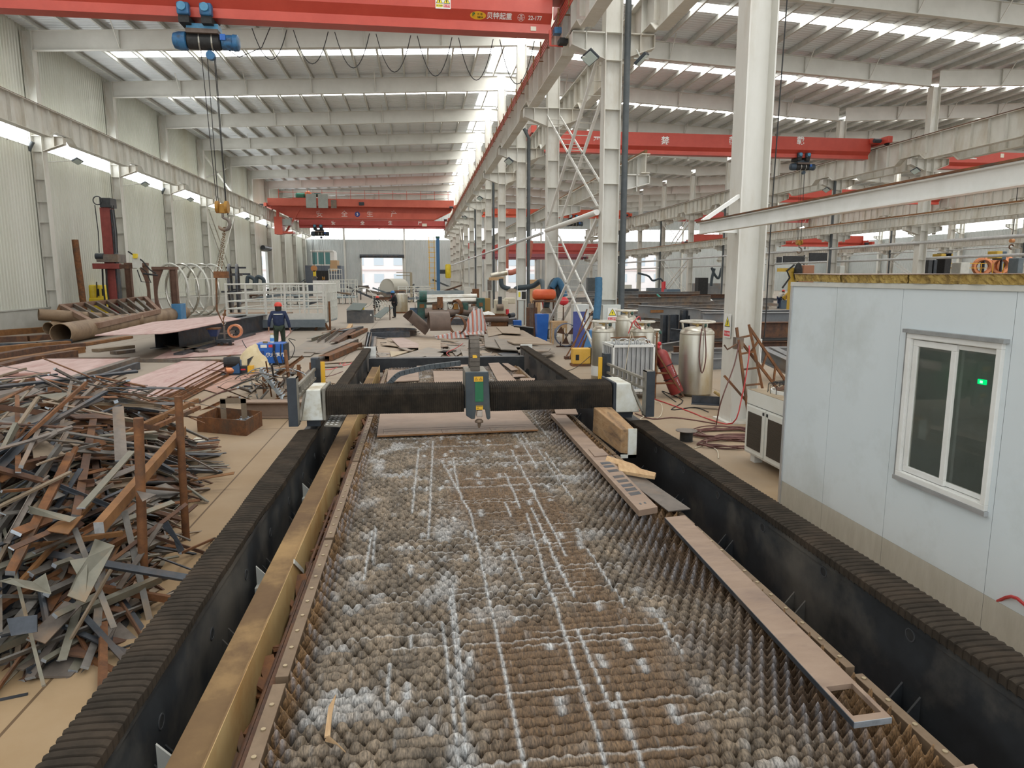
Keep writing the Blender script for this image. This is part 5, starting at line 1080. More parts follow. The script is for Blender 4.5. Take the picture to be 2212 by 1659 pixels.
for i in range(26):   # thin strips and plates sprawling off the right side and the front foot of the heap
    y = sr.uniform(8.3, 11); x = -2.75 + sr.uniform(-.35, .3); m = MB(); piece(m, (x, y, sr.uniform(.03, .25)), sr.uniform(-2, -.9), sr.gauss(0, .05), sr.gauss(0, .1), sr.uniform(.4, 1.1), sr.uniform(.02, .10), .008, 'bar')
    tag(m.build('steel_offcut', [endm[sr.choices(range(len(endm)), EW)[0]], cut_m]), 'thin steel strip sprawling off the right flank of the scrap heap', 'scrap steel', 'strips off the flank of the heap')
for i in range(24):
    x = -2.2 - sr.random() * 1.6; y = 4.95 + sr.random() * .6 + .1 * (-2.2 - x); m = MB(); piece(m, (x, y, sr.uniform(.25, .5)), sr.uniform(-.7, .7), sr.uniform(.5, 1.05), 0, sr.uniform(.5, 1.0), sr.uniform(.015, .05), .01, sr.choice(['bar', 'bar', 'rod']))
    o = m.build('steel_offcut', [endm[sr.choices(range(len(endm)), EW)[0]], cut_m]) if len(set(m.mi)) > 1 else m.build('steel_offcut', endm[sr.choices(range(len(endm)), EW)[0]])
    tag(o, 'steel strip slanting down at the front foot of the scrap heap', 'scrap steel', 'strips at the foot of the heap')
# pieces one can tell apart
def big_bar(a, b_, w_, h, mt, lab, name='steel_bar'):
    r = thing(name, lab, 'steel bar', V(a)); a, b_ = V(a), V(b_); MB().bar(a, b_, w_, h).build('bar', mt, r); d = (b_ - a).normalized()
    MB().bar(a - d * .003, a, w_ * .99, h * .99).build('cut_end', cut_m, r); return r
big_bar(at(214, 1140, Y=5.0), at(395, 930, Y=7.3),   .065, .085, rusto_m, 'long square steel bar pointing at the viewer in the scrap heap, with bright cut end')
big_bar(at(197, 918, Y=7.6), at(330, 838, Y=11), .10, .05, steel_m, 'broad flat bar with pale cut end on top of the scrap heap')
big_bar(at(90, 1032, Y=6.2), at(430, 880, Y=9.5), .05, .05, rust_m, 'thin long bar crossing the middle of the scrap heap')
big_bar(at(135, 1000, Y=6.6), at(425, 865, Y=10.2), .06, .06, rusto_m, 'orange rusty bar running through the middle of the scrap heap')
big_bar(at(175, 1098, Y=5.3), at(285, 975, Y=6.4), .06, .012, endm[7], 'olive flat strip slanting in front of the scrap heap')
big_bar(at(40, 1262, Y=4.9), at(215, 1070, Y=6), .03, .03, rusto_m, 'thin orange bar at the lower left of the scrap heap')
big_bar(at(390, 1195, Y=6.0), at(470, 1420 - 260, Y=7.0), .02, .02, rust_m, 'short thin bar by the right post of the heap')
big_bar(at(262, 995, Y=6.4), at(255, 880, Y=7.2), .10, .02, steel_m, 'brown flat bar hanging over the front of the scrap heap')
big_bar(at(150, 858, Y=9.8), at(278, 830, Y=10.4), .08, .12, mat('red_brown_paint', (.22, .07, .055), (.28, .10, .08), .6, scale=5), 'red brown painted bar on the crest of the scrap heap')
big_bar(at(126, 1428, Y=4.6), at(240, 1230, Y=5.0), .018, .018, endm[6], 'thin bright bar reaching down onto the floor in front of the heap')
def flake(pts, mt, lab, t=.008, name='steel_offcut'):
    P = [at(x, y, Y=yy) for x, y, yy in pts]; n = (P[1] - P[0]).cross(P[2] - P[0]).normalized() * t; return tag(MB().prism(P, n).build(name, mt), lab, 'scrap steel')
flake([(150, 1212, 4.9), (190, 1205, 4.95), (205, 1165, 5.1), (248, 1180, 5.1), (184, 1303, 4.75), (145, 1288, 4.75), (166, 1242, 4.85)], endm[7], 'large pale jagged plate hanging at the front of the scrap heap')
flake([(0, 1256, 4.75), (22, 1250, 4.75), (70, 1258, 4.8), (98, 1240, 4.85), (110, 1284, 4.75), (60, 1272, 4.7)], endm[7], 'pale concave plate at the front left of the scrap heap')
flake([(14, 1336, 4.55), (80, 1328, 4.55), (80, 1365, 4.5), (24, 1374, 4.5)], blued_m, 'small grey blue square plate at the lower left edge of the heap')
flake([(295, 1060, 5.5), (338, 1068, 5.5), (308, 1083, 5.4)], steel_m, 'grey triangular plate stuck against the left post')
flake([(348, 1135, 5.9), (362, 1125, 5.9), (398, 1188, 5.8), (385, 1196, 5.8), (375, 1165, 5.85)], blued_m, 'blue grey bow-tie offcut between the two posts')
flake([(98, 1148, 5.15), (148, 1155, 5.1), (180, 1115, 5.3), (125, 1128, 5.3)], rusto_m, 'orange rusty plate in the front of the scrap heap')
flake([(45, 1105, 5.4), (60, 1092, 5.4), (165, 1118, 5.2), (150, 1128, 5.15)], endm[7], 'bent olive plate in the front left of the scrap heap')
flake([(60, 1378, 4.6), (98, 1392, 4.55), (175, 1310, 4.9), (140, 1300, 4.95)], steel_m, 'broad bar end lying at the bottom of the heap')
for i, (b0, t0, r_) in enumerate([((312, 1300), (299, 903), .036), ((402, 1165), (385, 856), .036)]):
    Y = (5.63, 7.84)[i]; p = at(*b0, Z=0); q = at(*t0, Y=p.y); tag(MB().cyl((p.x, p.y, 0), q, r_, 14).build('retaining_post', rust_m, smooth=True), ['left', 'right'][i] + ' rusty post holding the big scrap heap', 'post')
tag(MB().box(-8, -2.6, 5.6, 5.7, 0, .12).build('base_rack', rust_m), 'rusty base frame under the big scrap heap', 'frame')
# ------------------------------------------------------------------ smaller things right of the heap
tray = thing('scrap_tray', 'rusty open steel tray holding a pale frame, right of the scrap heap', 'tray', (-3.3, 12, 0)); A_, B_, C_, D_ = V((-3.75, 11.95, 0)), V((-2.86, 11.5, 0)), V((-2.78, 12.3, 0)), V((-3.65, 12.8, 0))
for i, (a, b_) in enumerate(((A_, B_), (B_, C_), (C_, D_), (D_, A_))): MB().bar(a + V((0, 0, .13)), b_ + V((0, 0, .13)), .012, .26).build('side', rust_m, tray)
MB().plate([A_, B_, C_, D_], .01).build('bottom', rustd_m, tray)
pf = thing('window_blank', 'small pale square frame standing in the rusty tray', 'frame', (-3.2, 12.1, .05)); m = MB()
for a, b_ in (((-3.36, .1), (-3.36, .52)), ((-3.02, .1), (-3.02, .52))): m.bar((a[0], 12.1, a[1]), (b_[0], 12.1, b_[1]), .09, .012, up=(0, 1, 0))
for z in (.12, .49): m.bar((-3.4, 12.1, z), (-2.98, 12.1, z), .012, .09)
m.build('frame', endm[6], pf)
bolts = MB()
for i in range(80): bolts.obox((sr.uniform(-3.1, -2.9), sr.uniform(11.8, 12.25), sr.uniform(.12, .2)), (.05, .02, .02), M.Rotation(sr.uniform(0, 3), 3, 'Z'))
tag(bolts.build('bolt_heap', cut_m), 'heap of small bright bolts in the rusty tray', 'bolts', kind='stuff')
def crumple(name, c, size, mt, lab, cat, seed=1, nu=22, amp=.35, axis=None):
    rg = random.Random(seed); vs, fs = [], []; o = V((rg.random() * 9, rg.random() * 9, 0))
    for i in range(nu + 1):
        for j in range(nu + 1):
            u, v = i / nu - .5, j / nu - .5; d = max(0, 1 - (u * u + v * v) * 3.6); k = noise.noise(V((u * 5, v * 5, 0)) + o) + .5 * noise.noise(V((u * 12, v * 12, 3)) + o)
            vs.append((c[0] + size[0] * (u + .06 * k), c[1] + size[1] * (v + .06 * k), c[2] + size[2] * max(0.02, d + amp * k * d + .05)))
    for i in range(nu):
        for j in range(nu): a = i * (nu + 1) + j; fs.append((a, a + nu + 1, a + nu + 2, a + 1))
    o_ = MB().add(vs, fs).build(name, mt, smooth=True); sd = o_.modifiers.new('solid', 'SOLIDIFY'); sd.thickness = .004; return tag(o_, lab, cat)
crumple('white_rag', (-3.32, 10.5, .02), (.42, .36, .18), mat('rag', (.62, .58, .48), (.7, .66, .56), .9, scale=6), 'white crumpled rag on the floor beside the scrap heap', 'rag', 3)
fb = thing('flat_beam', 'long brown flat beam lying behind the tray toward the gantry', 'beam', (-2.6, 12.9, 0)); MB().ibeam((-3.3, 13.1, .16), (-1.7, 12.95, .16), .30, .32, .02, .02).build('beam', plate_m, fb)
tag(MB().obox(at(8, 1510, Z=.005), (.25, .02, .01), M.Rotation(.3, 3, 'Z')).build('floor_strip', blued_m), 'thin dark strip on the floor at the lower left corner', 'strip')
hose([Zp(230, 1402), Zp(262, 1400), Zp(285, 1392), Zp(300, 1390)], .008, rubber_m, 'short dark wire on the floor in front of the heap')
# small scrap heap behind the left gantry guard
for i in range(70):
    x = -3.0 + sr.gauss(0, .42); y = 15.4 + sr.gauss(0, .75); h = .75 * math.exp(-((x + 3.0) / .55) ** 2 - ((y - 15.4) / 1.2) ** 2); m = MB()
    k, L_, w_, t_ = rnd_piece(sr, .6); k = 'bar' if k == 'comb' else k
    piece(m, (x, y, h * sr.random() ** .5 + .03), sr.uniform(-.9, .5), sr.gauss(-.1, .4), sr.gauss(0, .4), L_, w_, t_, k); o = endm[sr.choices(range(len(endm)), EW)[0]]
    tag(m.build('steel_offcut', [o, cut_m] if len(set(m.mi)) > 1 else o), 'steel offcut in the small scrap heap behind the left gantry guard', 'scrap steel', 'offcuts in the small heap')
for i in range(9):
    a0 = sr.uniform(0, 2); m = MB(); c = V((-3.1 + sr.gauss(0, .25), 15.2 + sr.gauss(0, .4), .35)); rr_ = sr.uniform(.3, .55)
    P = [c + V((rr_ * c_(a0 + .25 * k), .12 * k * .3, .5 * rr_ * s_(a0 + .25 * k))) for k in range(9)]
    m.tube(P, .013, 5); tag(m.build('curled_strip', endm[5] if i % 2 else cut_m), 'curled steel strip in the small scrap heap behind the left guard', 'scrap steel', 'curled strips in the small heap')
sw_ = MB(); A_, B_ = at(562, 795, Y=15), at(612, 858, Y=14.2); n = 14; d = (B_ - A_) / n; up = V((.06, 0, .05)); pts = []
for i in range(n): pts += [A_ + d * i, A_ + d * (i + .5) + up]
pts += [B_, B_ - V((.03, 0, .07)), A_ - V((.03, 0, .07))]; tag(sw_.prism(pts, (0, .01, 0)).build('saw_tooth_strip', cut_m), 'pale saw-toothed strip leaning on the small scrap heap', 'scrap steel')
for i, (b0, t0) in enumerate([((572, 850), (569, 795)), ((648, 855), (645, 788)), ((672, 838), (672, 783)), ((584, 828), (545, 868))]):
    p = at(*b0, Z=0); q = at(*t0, Y=p.y); tag(MB().bar(p, q, .07, .07).build('heap_post', rust_m), 'rusty square post by the small scrap heap, %s from the left' % ORD[i + 1], 'post', 'posts of the small heap')
# ================================================================== LEFT HALL FLOOR
def P(x, y, Z=0.): return at(x, y, Z=Z)
def Q(x, y, Y): return at(x, y, Y=Y)
def floor_plate(px_, z, t, mt, lab, cat='steel plate', name='steel_plate', group=None): return tag(MB().plate([V((p.x, p.y, z)) for p in (P(x, y, z) for x, y in px_)], t).build(name, mt), lab, cat, group)
for i in range(4): floor_plate([(-60 - 4 * i, 810), (98, 774 + i), (292 - i, 774 + i), (75 + i, 846 + i), (-60, 905)], .02 + i * .035, .03, pink_m if i == 3 else rustd_m, ['lowest', 'second', 'third', 'topmost'][i] + ' of the stacked primed plates at the far left', group='stacked primed plates')
floor_plate([(255, 832), (412, 774), (498, 787), (420, 832), (300, 874)], .03, .02, pink_m, 'pinkish primed plate on the floor right behind the big scrap heap')
floor_plate([(330, 776), (456, 716), (640, 706), (612, 735), (545, 765)], .02, .02, pink_m, 'large pinkish primed plate around the welder, farther back')
floor_plate([(500, 787), (548, 768), (575, 800), (470, 850), (418, 835)], .02, .01, mat('primer_floor', (.36, .20, .15), (.46, .28, .22), .7, scale=1.5, c3=(.3, .2, .14), s2=1), 'reddish floor plate in front of the blue welding machine')
for i in range(5): a, b_ = P(300 + i * 13, 872 + i * 3, .05), P(500 + i * 9, 768 + i * 5, .05); tag(MB().angle(a, b_, .06, .012).build('angle_bar', rust_m), 'long reddish angle bar lying beside the primed plate, %s from the left' % ORD[i + 1], 'angle bar', 'angle bars by the primed plate')
tag(MB().bar(P(285, 778, .06), P(525, 779, .06), .12, .08).build('flat_bar', steel_m), 'long brown bar lying crosswise behind the near primed plate', 'steel bar')
tag(MB().bar(P(10, 810, .2), P(108, 806, .2), .16, .05).build('flat_bar', mat('pink_bar', (.36, .2, .16), rough=.6)), 'short thick bar resting on the stacked primed plates', 'steel bar')
tag(MB().bar(P(75, 845, .18), P(295, 775, .18), .2, .12).build('edge_bar', steel_m), 'long bar along the right edge of the stacked plates', 'steel bar')
for i, (a, b_) in enumerate([((70, 858), (290, 782)), ((90, 862), (298, 790))]): tag(MB().cbeam(P(*a, .1), P(*b_, .1), .2, .12).build('channel_bar', blued_m), 'dark channel bar between the stacked plates and the heap, %s' % ['upper', 'lower'][i], 'channel bar')
# long curved bars at the far left
for i, (a, m_, b_, mt) in enumerate([((-20, 788), (90, 770), (175, 755), rusto_m), ((-20, 775), (80, 757), (180, 748), rustd_m), ((-20, 760), (60, 752), (150, 745), rusto_m), ((-20, 748), (80, 745), (150, 738), blued_m), ((-20, 735), (60, 732), (110, 728), rustd_m), ((-20, 722), (70, 715), (115, 712), rusto_m), ((-20, 712), (30, 708), (60, 705), steel_m), ((-20, 800), (60, 780), (160, 765), rustd_m)]):
    z = .1; A_, B_, C_ = P(*a, z), P(*m_, z), P(*b_, z); m = MB(); m.bar(A_, B_, .3, .2 + .05 * (i % 3)).bar(B_, C_, .3, .2 + .05 * (i % 3)); tag(m.build('bent_beam', mt), 'long rusty bent beam in the stack at the left edge, %s from the front' % ORD[8 - i if i < 7 else 8], 'beam', 'bent beams at the left edge')
# pipes
def pipe(a, b_, r, lab, mt=None): r_ = thing('steel_pipe', lab, 'pipe', V(a)); MB().pipe(a, b_, r, r * .93, 24).build('wall', mt or mat('pipe_tan', (.20, .13, .075), (.30, .21, .13), .6, scale=1.5, c3=(.12, .07, .04), s2=.8), r_, smooth=True); return r_
pipe(V((-13.75, 28.6, .42)), V((-14.3, 44.5, .42)), .40, 'large brown pipe lying under the slatted frame')
pipe(V((-17.1, 33.8, .9)), V((-13.6, 36.2, .45)), .26, 'slim brown pipe leaning across the pipes at the left')
pipe(V((-16.6, 33.5, .3)), V((-15.2, 43, .3)), .27, 'brown pipe behind the large pipe near the wall')
pipe(V((-18.0, 40.2, 0)), V((-18.15, 40.2, 4.55)), .16, 'upright dark rusty pipe standing near the left wall', rust_m)
# H beams with plate on top
for i, (x0, x1) in enumerate(((-9.35, -8.55), (-8.55, -7.6))): tag(MB().ibeam((x0 + .0, 25.9, .43), (x1 + .2, 34.5, .43), .74, .42, .02, .014).build('h_beam', blued_m), ['left', 'right'][i] + ' dark H-beam supporting the pinkish plate', 'H-beam')
tag(MB().plate([V((p.x, p.y, .805)) for p in (P(205, 726, .8), P(350, 722, .8), P(380, 718, .8), P(520, 690, .8), P(478, 683, .8), P(330, 697, .8))], .025).build('top_plate', pink_m), 'long pinkish plate lying on the two dark H-beams', 'steel plate')
for i, (a, b_, mt) in enumerate([((205, 757), (285, 748), endm[6]), ((130, 752), (280, 728), rusto_m), ((245, 762), (285, 757), steel_m), ((385, 766), (545, 722), blued_m), ((380, 758), (470, 738), endm[7]), ((440, 760), (365, 748), steel_m)]): tag(MB().bar(P(*a, .06), P(*b_, .06), .3, .1).build('flat_bar', mt), 'flat bar on the floor near the dark H-beams, %s from the left' % ORD[i + 1], 'steel bar', 'bars near the H-beams')
# slatted frame
sf = thing('slatted_frame', 'rusty welded frame with slanted slats leaning on pipes at the left', 'frame', (-14, 33, .5)); FY_ = 31.; A_, B_, C_, D_ = Q(132, 662, 37), Q(314, 644, 44), Q(343, 672, 39), Q(210, 703, 31)
m = MB(); [m.bar(a, b_, .2, .22) for a, b_ in ((A_, B_), (B_, C_), (C_, D_), (D_, A_))]; m.build('rim', mat('frame_rust', (.20, .11, .07), (.28, .18, .13), .7, scale=2), sf)
for i in range(1, 8): t = i / 8; MB().bar(A_.lerp(B_, t), D_.lerp(C_, t), .10, .2).build('slat', steel_m, sf)
for i in range(5): p = D_.lerp(C_, i / 4.3); MB().bar(p, V((p.x - .3, p.y + .3, .6)), .14, .05).build('leg', rusto_m, sf)
MB().bar(A_, V((A_.x + .5, A_.y - 2, .3)), .18, .18).build('leg', rusto_m, sf)
# yellow tank
yt = thing('yellow_tank_unit', 'yellow twin-tank machine near the left wall', 'machine', (-17.6, 43, 0)); b0 = Q(181, 660, 43); x0, x1 = b0.x, Q(228, 660, 43).x
MB().box(x0, x1, 43, 44.1, .3, Q(200, 644, 43).z).build('base', ylw2_m, yt, bevel=.05)
for xx in (x0 + .38, x1 - .38): MB().lathe([(.33, 1.2), (.33, 2.05), (.28, 2.12), (0, 2.13)], (xx, 43.5, 0), 20).build('tank', ylw2_m, yt, smooth=True)
MB().tube([(x0 + .7, 43.2, 2.1), (x0 + .75, 43.15, 2.3), (x0 + .72, 43.1, 1.4)], .03, 6).build('cable', rubber_m, yt)
for i in range(2): MB().box(x1 - .45 + i * .25, x1 - .35 + i * .25, 43.14, 43.17, 1.5, 1.9).build('decal', ink_m, yt)
# welding manipulator
wm = thing('welding_manipulator', 'tall dark red welding column with a horizontal boom near the left wall', 'welding manipulator', (-17.3, 41.0, 0)); cx = Q(243, 600, 41.5).x; ch_ = mat('manip_red', (.19, .032, .026), (.25, .05, .04), .5, scale=3)
MB().box(cx - .28, cx + .22, 41.3, 41.9, 0, 6.35).build('column', ch_, wm, bevel=.02); MB().box(cx + .22, cx + .3, 41.4, 41.8, .2, 6.25).build('guide', blued_m, wm)
MB().box(Q(200, 575, 41.0).x, Q(258, 575, 41.0).x, 40.95, 41.28, Q(200, 581, 41.0).z, Q(200, 569, 41.0).z).build('boom', ch_, wm, bevel=.02); MB().box(Q(258, 575, 41.0).x, Q(292, 575, 41.0).x, 41.0, 41.22, Q(200, 580, 41.0).z, Q(200, 571, 41.0).z).build('boom_arm', rustd_m, wm)
zc = Q(240, 562, 41.0).z; MB().box(cx - .5, cx + .6, 40.9, 42.0, zc - .1, zc + .32).build('carriage', steel_m, wm); MB().cyl((cx - .55, 41.0, zc + .2), (cx - .15, 41.0, zc + .2), .17, 14).build('motor', navy_m, wm)
MB().box(cx - .2, cx + .35, 41.2, 42.0, 6.35, 6.85).build('head_gear', black_m, wm); MB().ring((cx - .3, 41.2, 6.7), .22, .03, (0, 1, 0)).build('sprocket', black_m, wm)
for dx in (-.45, .38, .5): MB().tube([(cx + dx, 41.2, 6.45), (cx + dx + .05, 41.2, 5.0), (cx + dx, 41.2, 3.9)], .025, 5).build('cable', rubber_m, wm)
for dx in (-.3, -.1): MB().tube([(cx + dx, 41.1, 3.3), (cx + dx - .06, 41.1, 2.2), (cx + dx - .02, 41.1, .8)], .05, 6).build('drag_chain', rubber_m, wm)
t0 = Q(300, 575, 41.0); MB().box(t0.x - .3, t0.x + .1, 40.9, 41.2, t0.z - .1, t0.z + .5).build('wire_unit', railw_m, wm); MB().obox(t0 + V((-.1, -.1, .55)), (.2, .2, .25)).build('yellow_box', ylw2_m, wm); MB().tube([t0, t0 + V((.4, -.1, -.3)), t0 + V((.6, -.1, -.9)), t0 + V((.1, -.1, -.85)), t0 + V((-.1, 0, -.2))], .03, 6).tube([t0 + V((-.5, 0, .8)), t0 + V((.2, 0, .3)), t0 + V((.6, -.1, -.2)), t0 + V((.9, -.1, -.4))], .04, 6).build('torch_cables', rubber_m, wm); MB().tube([t0 + V((.2, 0, -.4)), t0 + V((.95, 0, -.5))], .05, 6).build('torch', black_m, wm)
MB().box(cx - .9, cx + .9, 40.8, 42.4, 0, .3).build('base', ch_, wm)
# arched rusty frames
def arch(x, y, h, lab, flip=1):
    r = thing('arched_frame', lab, 'frame', (x, y, 0)); rm = mat('arch_rust', (.12, .065, .045), (.18, .10, .07), .75, scale=3); w_ = .95
    pts = [(x, y, h)] + [(x + flip * (.12 + .42 * s_(PI * i / 10)), y, h - (h - .2) * i / 10) for i in range(11)] + [(x, y, .1)]
    MB().prism([(x + flip * (.0), y, h)] + [(x + flip * (.55 - .42 * s_(PI * i / 12)), y, h - (h - .1) * i / 12) for i in range(13)] + [(x, y, .1)], (0, .2, 0)).build('curved_web', rm, r)
    MB().ibeam((x + flip * 1.15, y, 0), (x + flip * 1.15, y, h), .35, .3, .02, .02, up=(1, 0, 0)).build('post', rm, r); MB().box(min(x, x + flip * 1.35), max(x, x + flip * 1.35), y - .1, y + .3, h, h + .16).build('head', rm, r); MB().box(min(x, x + flip * 1.35), max(x, x + flip * 1.35), y - .1, y + .4, 0, .08).build('foot', rm, r); return r
arch(Q(330, 600, 42.5).x, 42.5, 3.0, 'rusty curved column frame, right one, left of the ring cage'); arch(Q(320, 600, 47).x, 47, 3.3, 'rusty curved column frame, left one, behind its twin', -1)
bx = thing('blue_crate', 'blue box on the floor beside the rusty curved frame', 'crate', (-14, 42.2, 0)); MB().box(Q(372, 690, 42).x, Q(392, 690, 42).x, 42, 42.9, 0, 1.05).build('body', mat('crate_blue', (.05, .18, .36), (.07, .22, .42), .5, scale=3), bx, bevel=.02); MB().box(Q(374, 690, 42).x, Q(390, 690, 42).x, 42.08, 42.8, 1.05, 1.06).build('inside', navy_m, bx)
tag(MB().pipe((-13.2, 41, .12), (-12.6, 40.4, .12), .13, .10, 16).build('short_tube', wood_m), 'short tan tube on the floor by the blue box', 'tube')
# ring cage
rc = thing('ring_cage', 'pale welded hoop cage of curved bars standing near the left wall', 'hoop cage', (-14.5, 48, 0))
ax_ = V((.6, .8, 0)); c0 = V((-15.6, 46.6, 1.75)); rq = V((0, 0, 1)).rotation_difference(ax_).to_matrix()
for i in range(5): MB().ring(c0 + ax_ * (.75 * i), 1.65, .075, ax_, 40, 6).build('hoop', railw_m if i % 2 == 0 else chrome_m, rc, smooth=True)
for k in range(9): d = rq @ V((1.65 * c_(.3 + .698 * k), 1.65 * s_(.3 + .698 * k), 0)); MB().bar(c0 + d, c0 + ax_ * 3.1 + d, .1, .05).build('tie_bar', railw_m, rc)
rc2 = thing('black_ring_frame', 'dark ring frame lying against the pale hoop cage', 'hoop cage', (-12.9, 49.5, 0))
for dx in (0, .5): MB().ring((-12.7 + dx, 49.3, 1.7), 1.7, .09, (1, .2, 0), 36, 6).build('hoop', blued_m, rc2, smooth=True)
for k in range(5): a = .8 * k; MB().bar((-12.9, 49.3 + 1.5 * c_(a), 1.7 + 1.5 * s_(a)), (-11.6, 49.3 + 1.5 * c_(a), 1.7 + 1.5 * s_(a)), .12, .12).build('bar', blued_m, rc2)
# railed platform
pl = thing('railed_platform', 'grey steel platform with pale handrails behind the man in the red helmet', 'platform', (-6.5, 36, 0)); dg = mat('deck_grey', (.22, .27, .29), (.30, .35, .36), .5, scale=2)
zf = .40; L0, R0 = Q(493, 690, 34.6), Q(702, 690, 34.2); y0 = 34.4; xa, xb = L0.x, R0.x
MB().prism([(xa, y0, .38), (xb, y0 - .2, .38), (xb + .25, y0 + 2.6, .38), (xa + .9, y0 + 4.2, .38), (xa + .1, y0 + 3, .38)], (0, 0, .10)).build('deck', dg, pl); MB().box(xa, xb, y0 - .22, y0 - .17, .18, .55).build('front_beam', mat('deck_dark', (.10, .13, .15), (.15, .18, .2), .5, scale=2), pl)
MB().box(xa, xb, y0 - .1, y0 - .08, .48, .85).build('toe_board', railw_m, pl)
zt = Q(600, 614, 34.5).z
for i, x in enumerate(np.linspace(xa + .05, xb - .05, 6)): MB().bar((x, y0 - .1, .45), (x, y0 - .1, zt), .09, .06).build('baluster', railw_m, pl)
for z in (zt, zt - .42, zt - .8, zt - 1.15): MB().tube([(xa + .0, y0 - .1, z), (xb, y0 - .1, z)], .035, 6).build('handrail', railw_m, pl)
for i, t in enumerate(np.linspace(0, 1, 7)): p = V((xb + .05, y0, 0)).lerp(V((xb + .25, y0 + 2.6, 0)), t); MB().bar((p.x, p.y, .45), (p.x, p.y, zt), .08, .08).build('baluster', railw_m, pl)
for i, t in enumerate(np.linspace(0, 1, 9)): p = V((xa + .9, y0 + 4.0, 0)).lerp(V((xb + .2, y0 + 2.6, 0)), t); MB().bar((p.x, p.y, .45), (p.x, p.y, zt), .06, .06).build('baluster', railw_m, pl)
for z in (zt, zt - .42, zt - .8, zt - 1.15): MB().tube([(xa + .1, y0, z), (xa + .9, y0 + 4.0, z), (xb + .25, y0 + 2.6, z), (xb, y0, z)], .03, 6).build('handrail', railw_m, pl)
for a, b_ in (((543, 693), (560, 715)), ((602, 693), (604, 712)), ((590, 693), (580, 706)), ((655, 693), (635, 712)), ((700, 693), (702, 718)), ((690, 693), (692, 708)), ((545, 700), (563, 716))):
    p, q = Q(*a, 34.6), P(*b_); MB().bar((p.x, 34.6, p.z), (q.x, 34.6, 0), .12, .10).build('leg', MATS['deck_dark'] if a[0] < 690 else rust_m, pl)
MB().prism([Q(650, 694, 34.7), Q(672, 694, 34.7), Q(640, 712, 34.7), Q(630, 709, 34.7)], (0, .3, 0)).build('stair_stringer', dg, pl); MB().box(xb + .12, xb + .2, y0 + .3, y0 + .4, 0, 1.4).build('side_post', rust_m, pl)
rt = thing('trestle_table', 'rusty red trestle under the left end of the railed platform', 'trestle', (-9, 37, 0)); MB().box(-9.9, -6.6, 36.6, 37.6, .62, .74).build('top', rusto_m, rt)
for x in (-9.3, -8.2, -7.1): MB().box(x - .06, x + .06, 36.7, 36.82, 0, .62).build('leg', rusto_m, rt)
MB().box(-9.6, -6.8, 36.72, 36.8, .25, .32).build('stretcher', rusto_m, rt)
# hanging wire feeder and reel (on the beam stack)
wf = thing('wire_reel', 'copper wire reel on a stand beside the primed plates', 'wire reel', (-6.7, 27, 0)); c = Q(508, 715, 27)
MB().pipe((c.x, 26.9, c.z), (c.x, 27.12, c.z), .26, .19, 28).build('coil', copper_m, wf); [MB().bar((c.x, 27, c.z), (c.x + .2 * c_(a), 27, c.z + .2 * s_(a)), .03, .06).build('spoke', black_m, wf) for a in (.5, 1.76, 3.0, 4.3, 5.5)]
q = Q(485, 738, 27); MB().box(q.x - .28, q.x + .3, 26.8, 27.2, q.z - .03, q.z + .08).build('cart', navy_m, wf); [MB().cyl((q.x + d, 26.78, q.z - .05), (q.x + d, 26.84, q.z - .05), .06, 12).build('wheel', rubber_m, wf) for d in (-.25, -.05, .25)]
MB().bar((q.x + .02, 27, q.z), (q.x + .02, 27, c.z + .2), .06, .06).bar((q.x + .02, 27, c.z), (c.x, 27, c.z), .05, .05).build('stand', steel_m, wf); MB().ring((q.x + .02, 27, c.z + .32), .07, .015, (0, 1, 0)).build('ring', chrome_m, wf)
MB().box(q.x - .3, q.x + .3, 26.85, 27.15, 0, q.z - .08).build('support_block', rustd_m, wf)
hb2 = thing('feeder_hopper', 'dark blue flux hopper with a rusty lid left of the copper reel', 'hopper', (-7.5, 27, 0)); q = Q(462, 718, 27); MB().hexa([(q.x - .1, 26.9, q.z - .15), (q.x + .12, 26.9, q.z - .15), (q.x + .12, 27.1, q.z - .15), (q.x - .1, 27.1, q.z - .15), (q.x - .18, 26.8, q.z + .12), (q.x + .2, 26.8, q.z + .12), (q.x + .2, 27.2, q.z + .12), (q.x - .18, 27.2, q.z + .12)]).build('hopper', mat('hopper_blue', (.03, .05, .13), (.05, .07, .16), .5, scale=4), hb2)
MB().box(q.x - .2, q.x + .22, 26.78, 27.22, q.z + .12, q.z + .17).build('lid', rust_m, hb2); MB().tube([(q.x, 27, q.z - .15), (q.x - .02, 27, q.z - .45)], .02, 6).build('nozzle', steel_m, hb2); MB().bar((q.x + .1, 27, q.z - .1), (q.x + .1, 27, 0), .05, .05).bar((q.x + .2, 27, q.z - .05), (q.x + .75, 27, q.z - .03), .05, .05).build('stand', steel_m, hb2); MB().bar((q.x + .38, 27, q.z), (q.x + .36, 27, q.z + .55), .03, .03).build('rod', rustd_m, hb2)
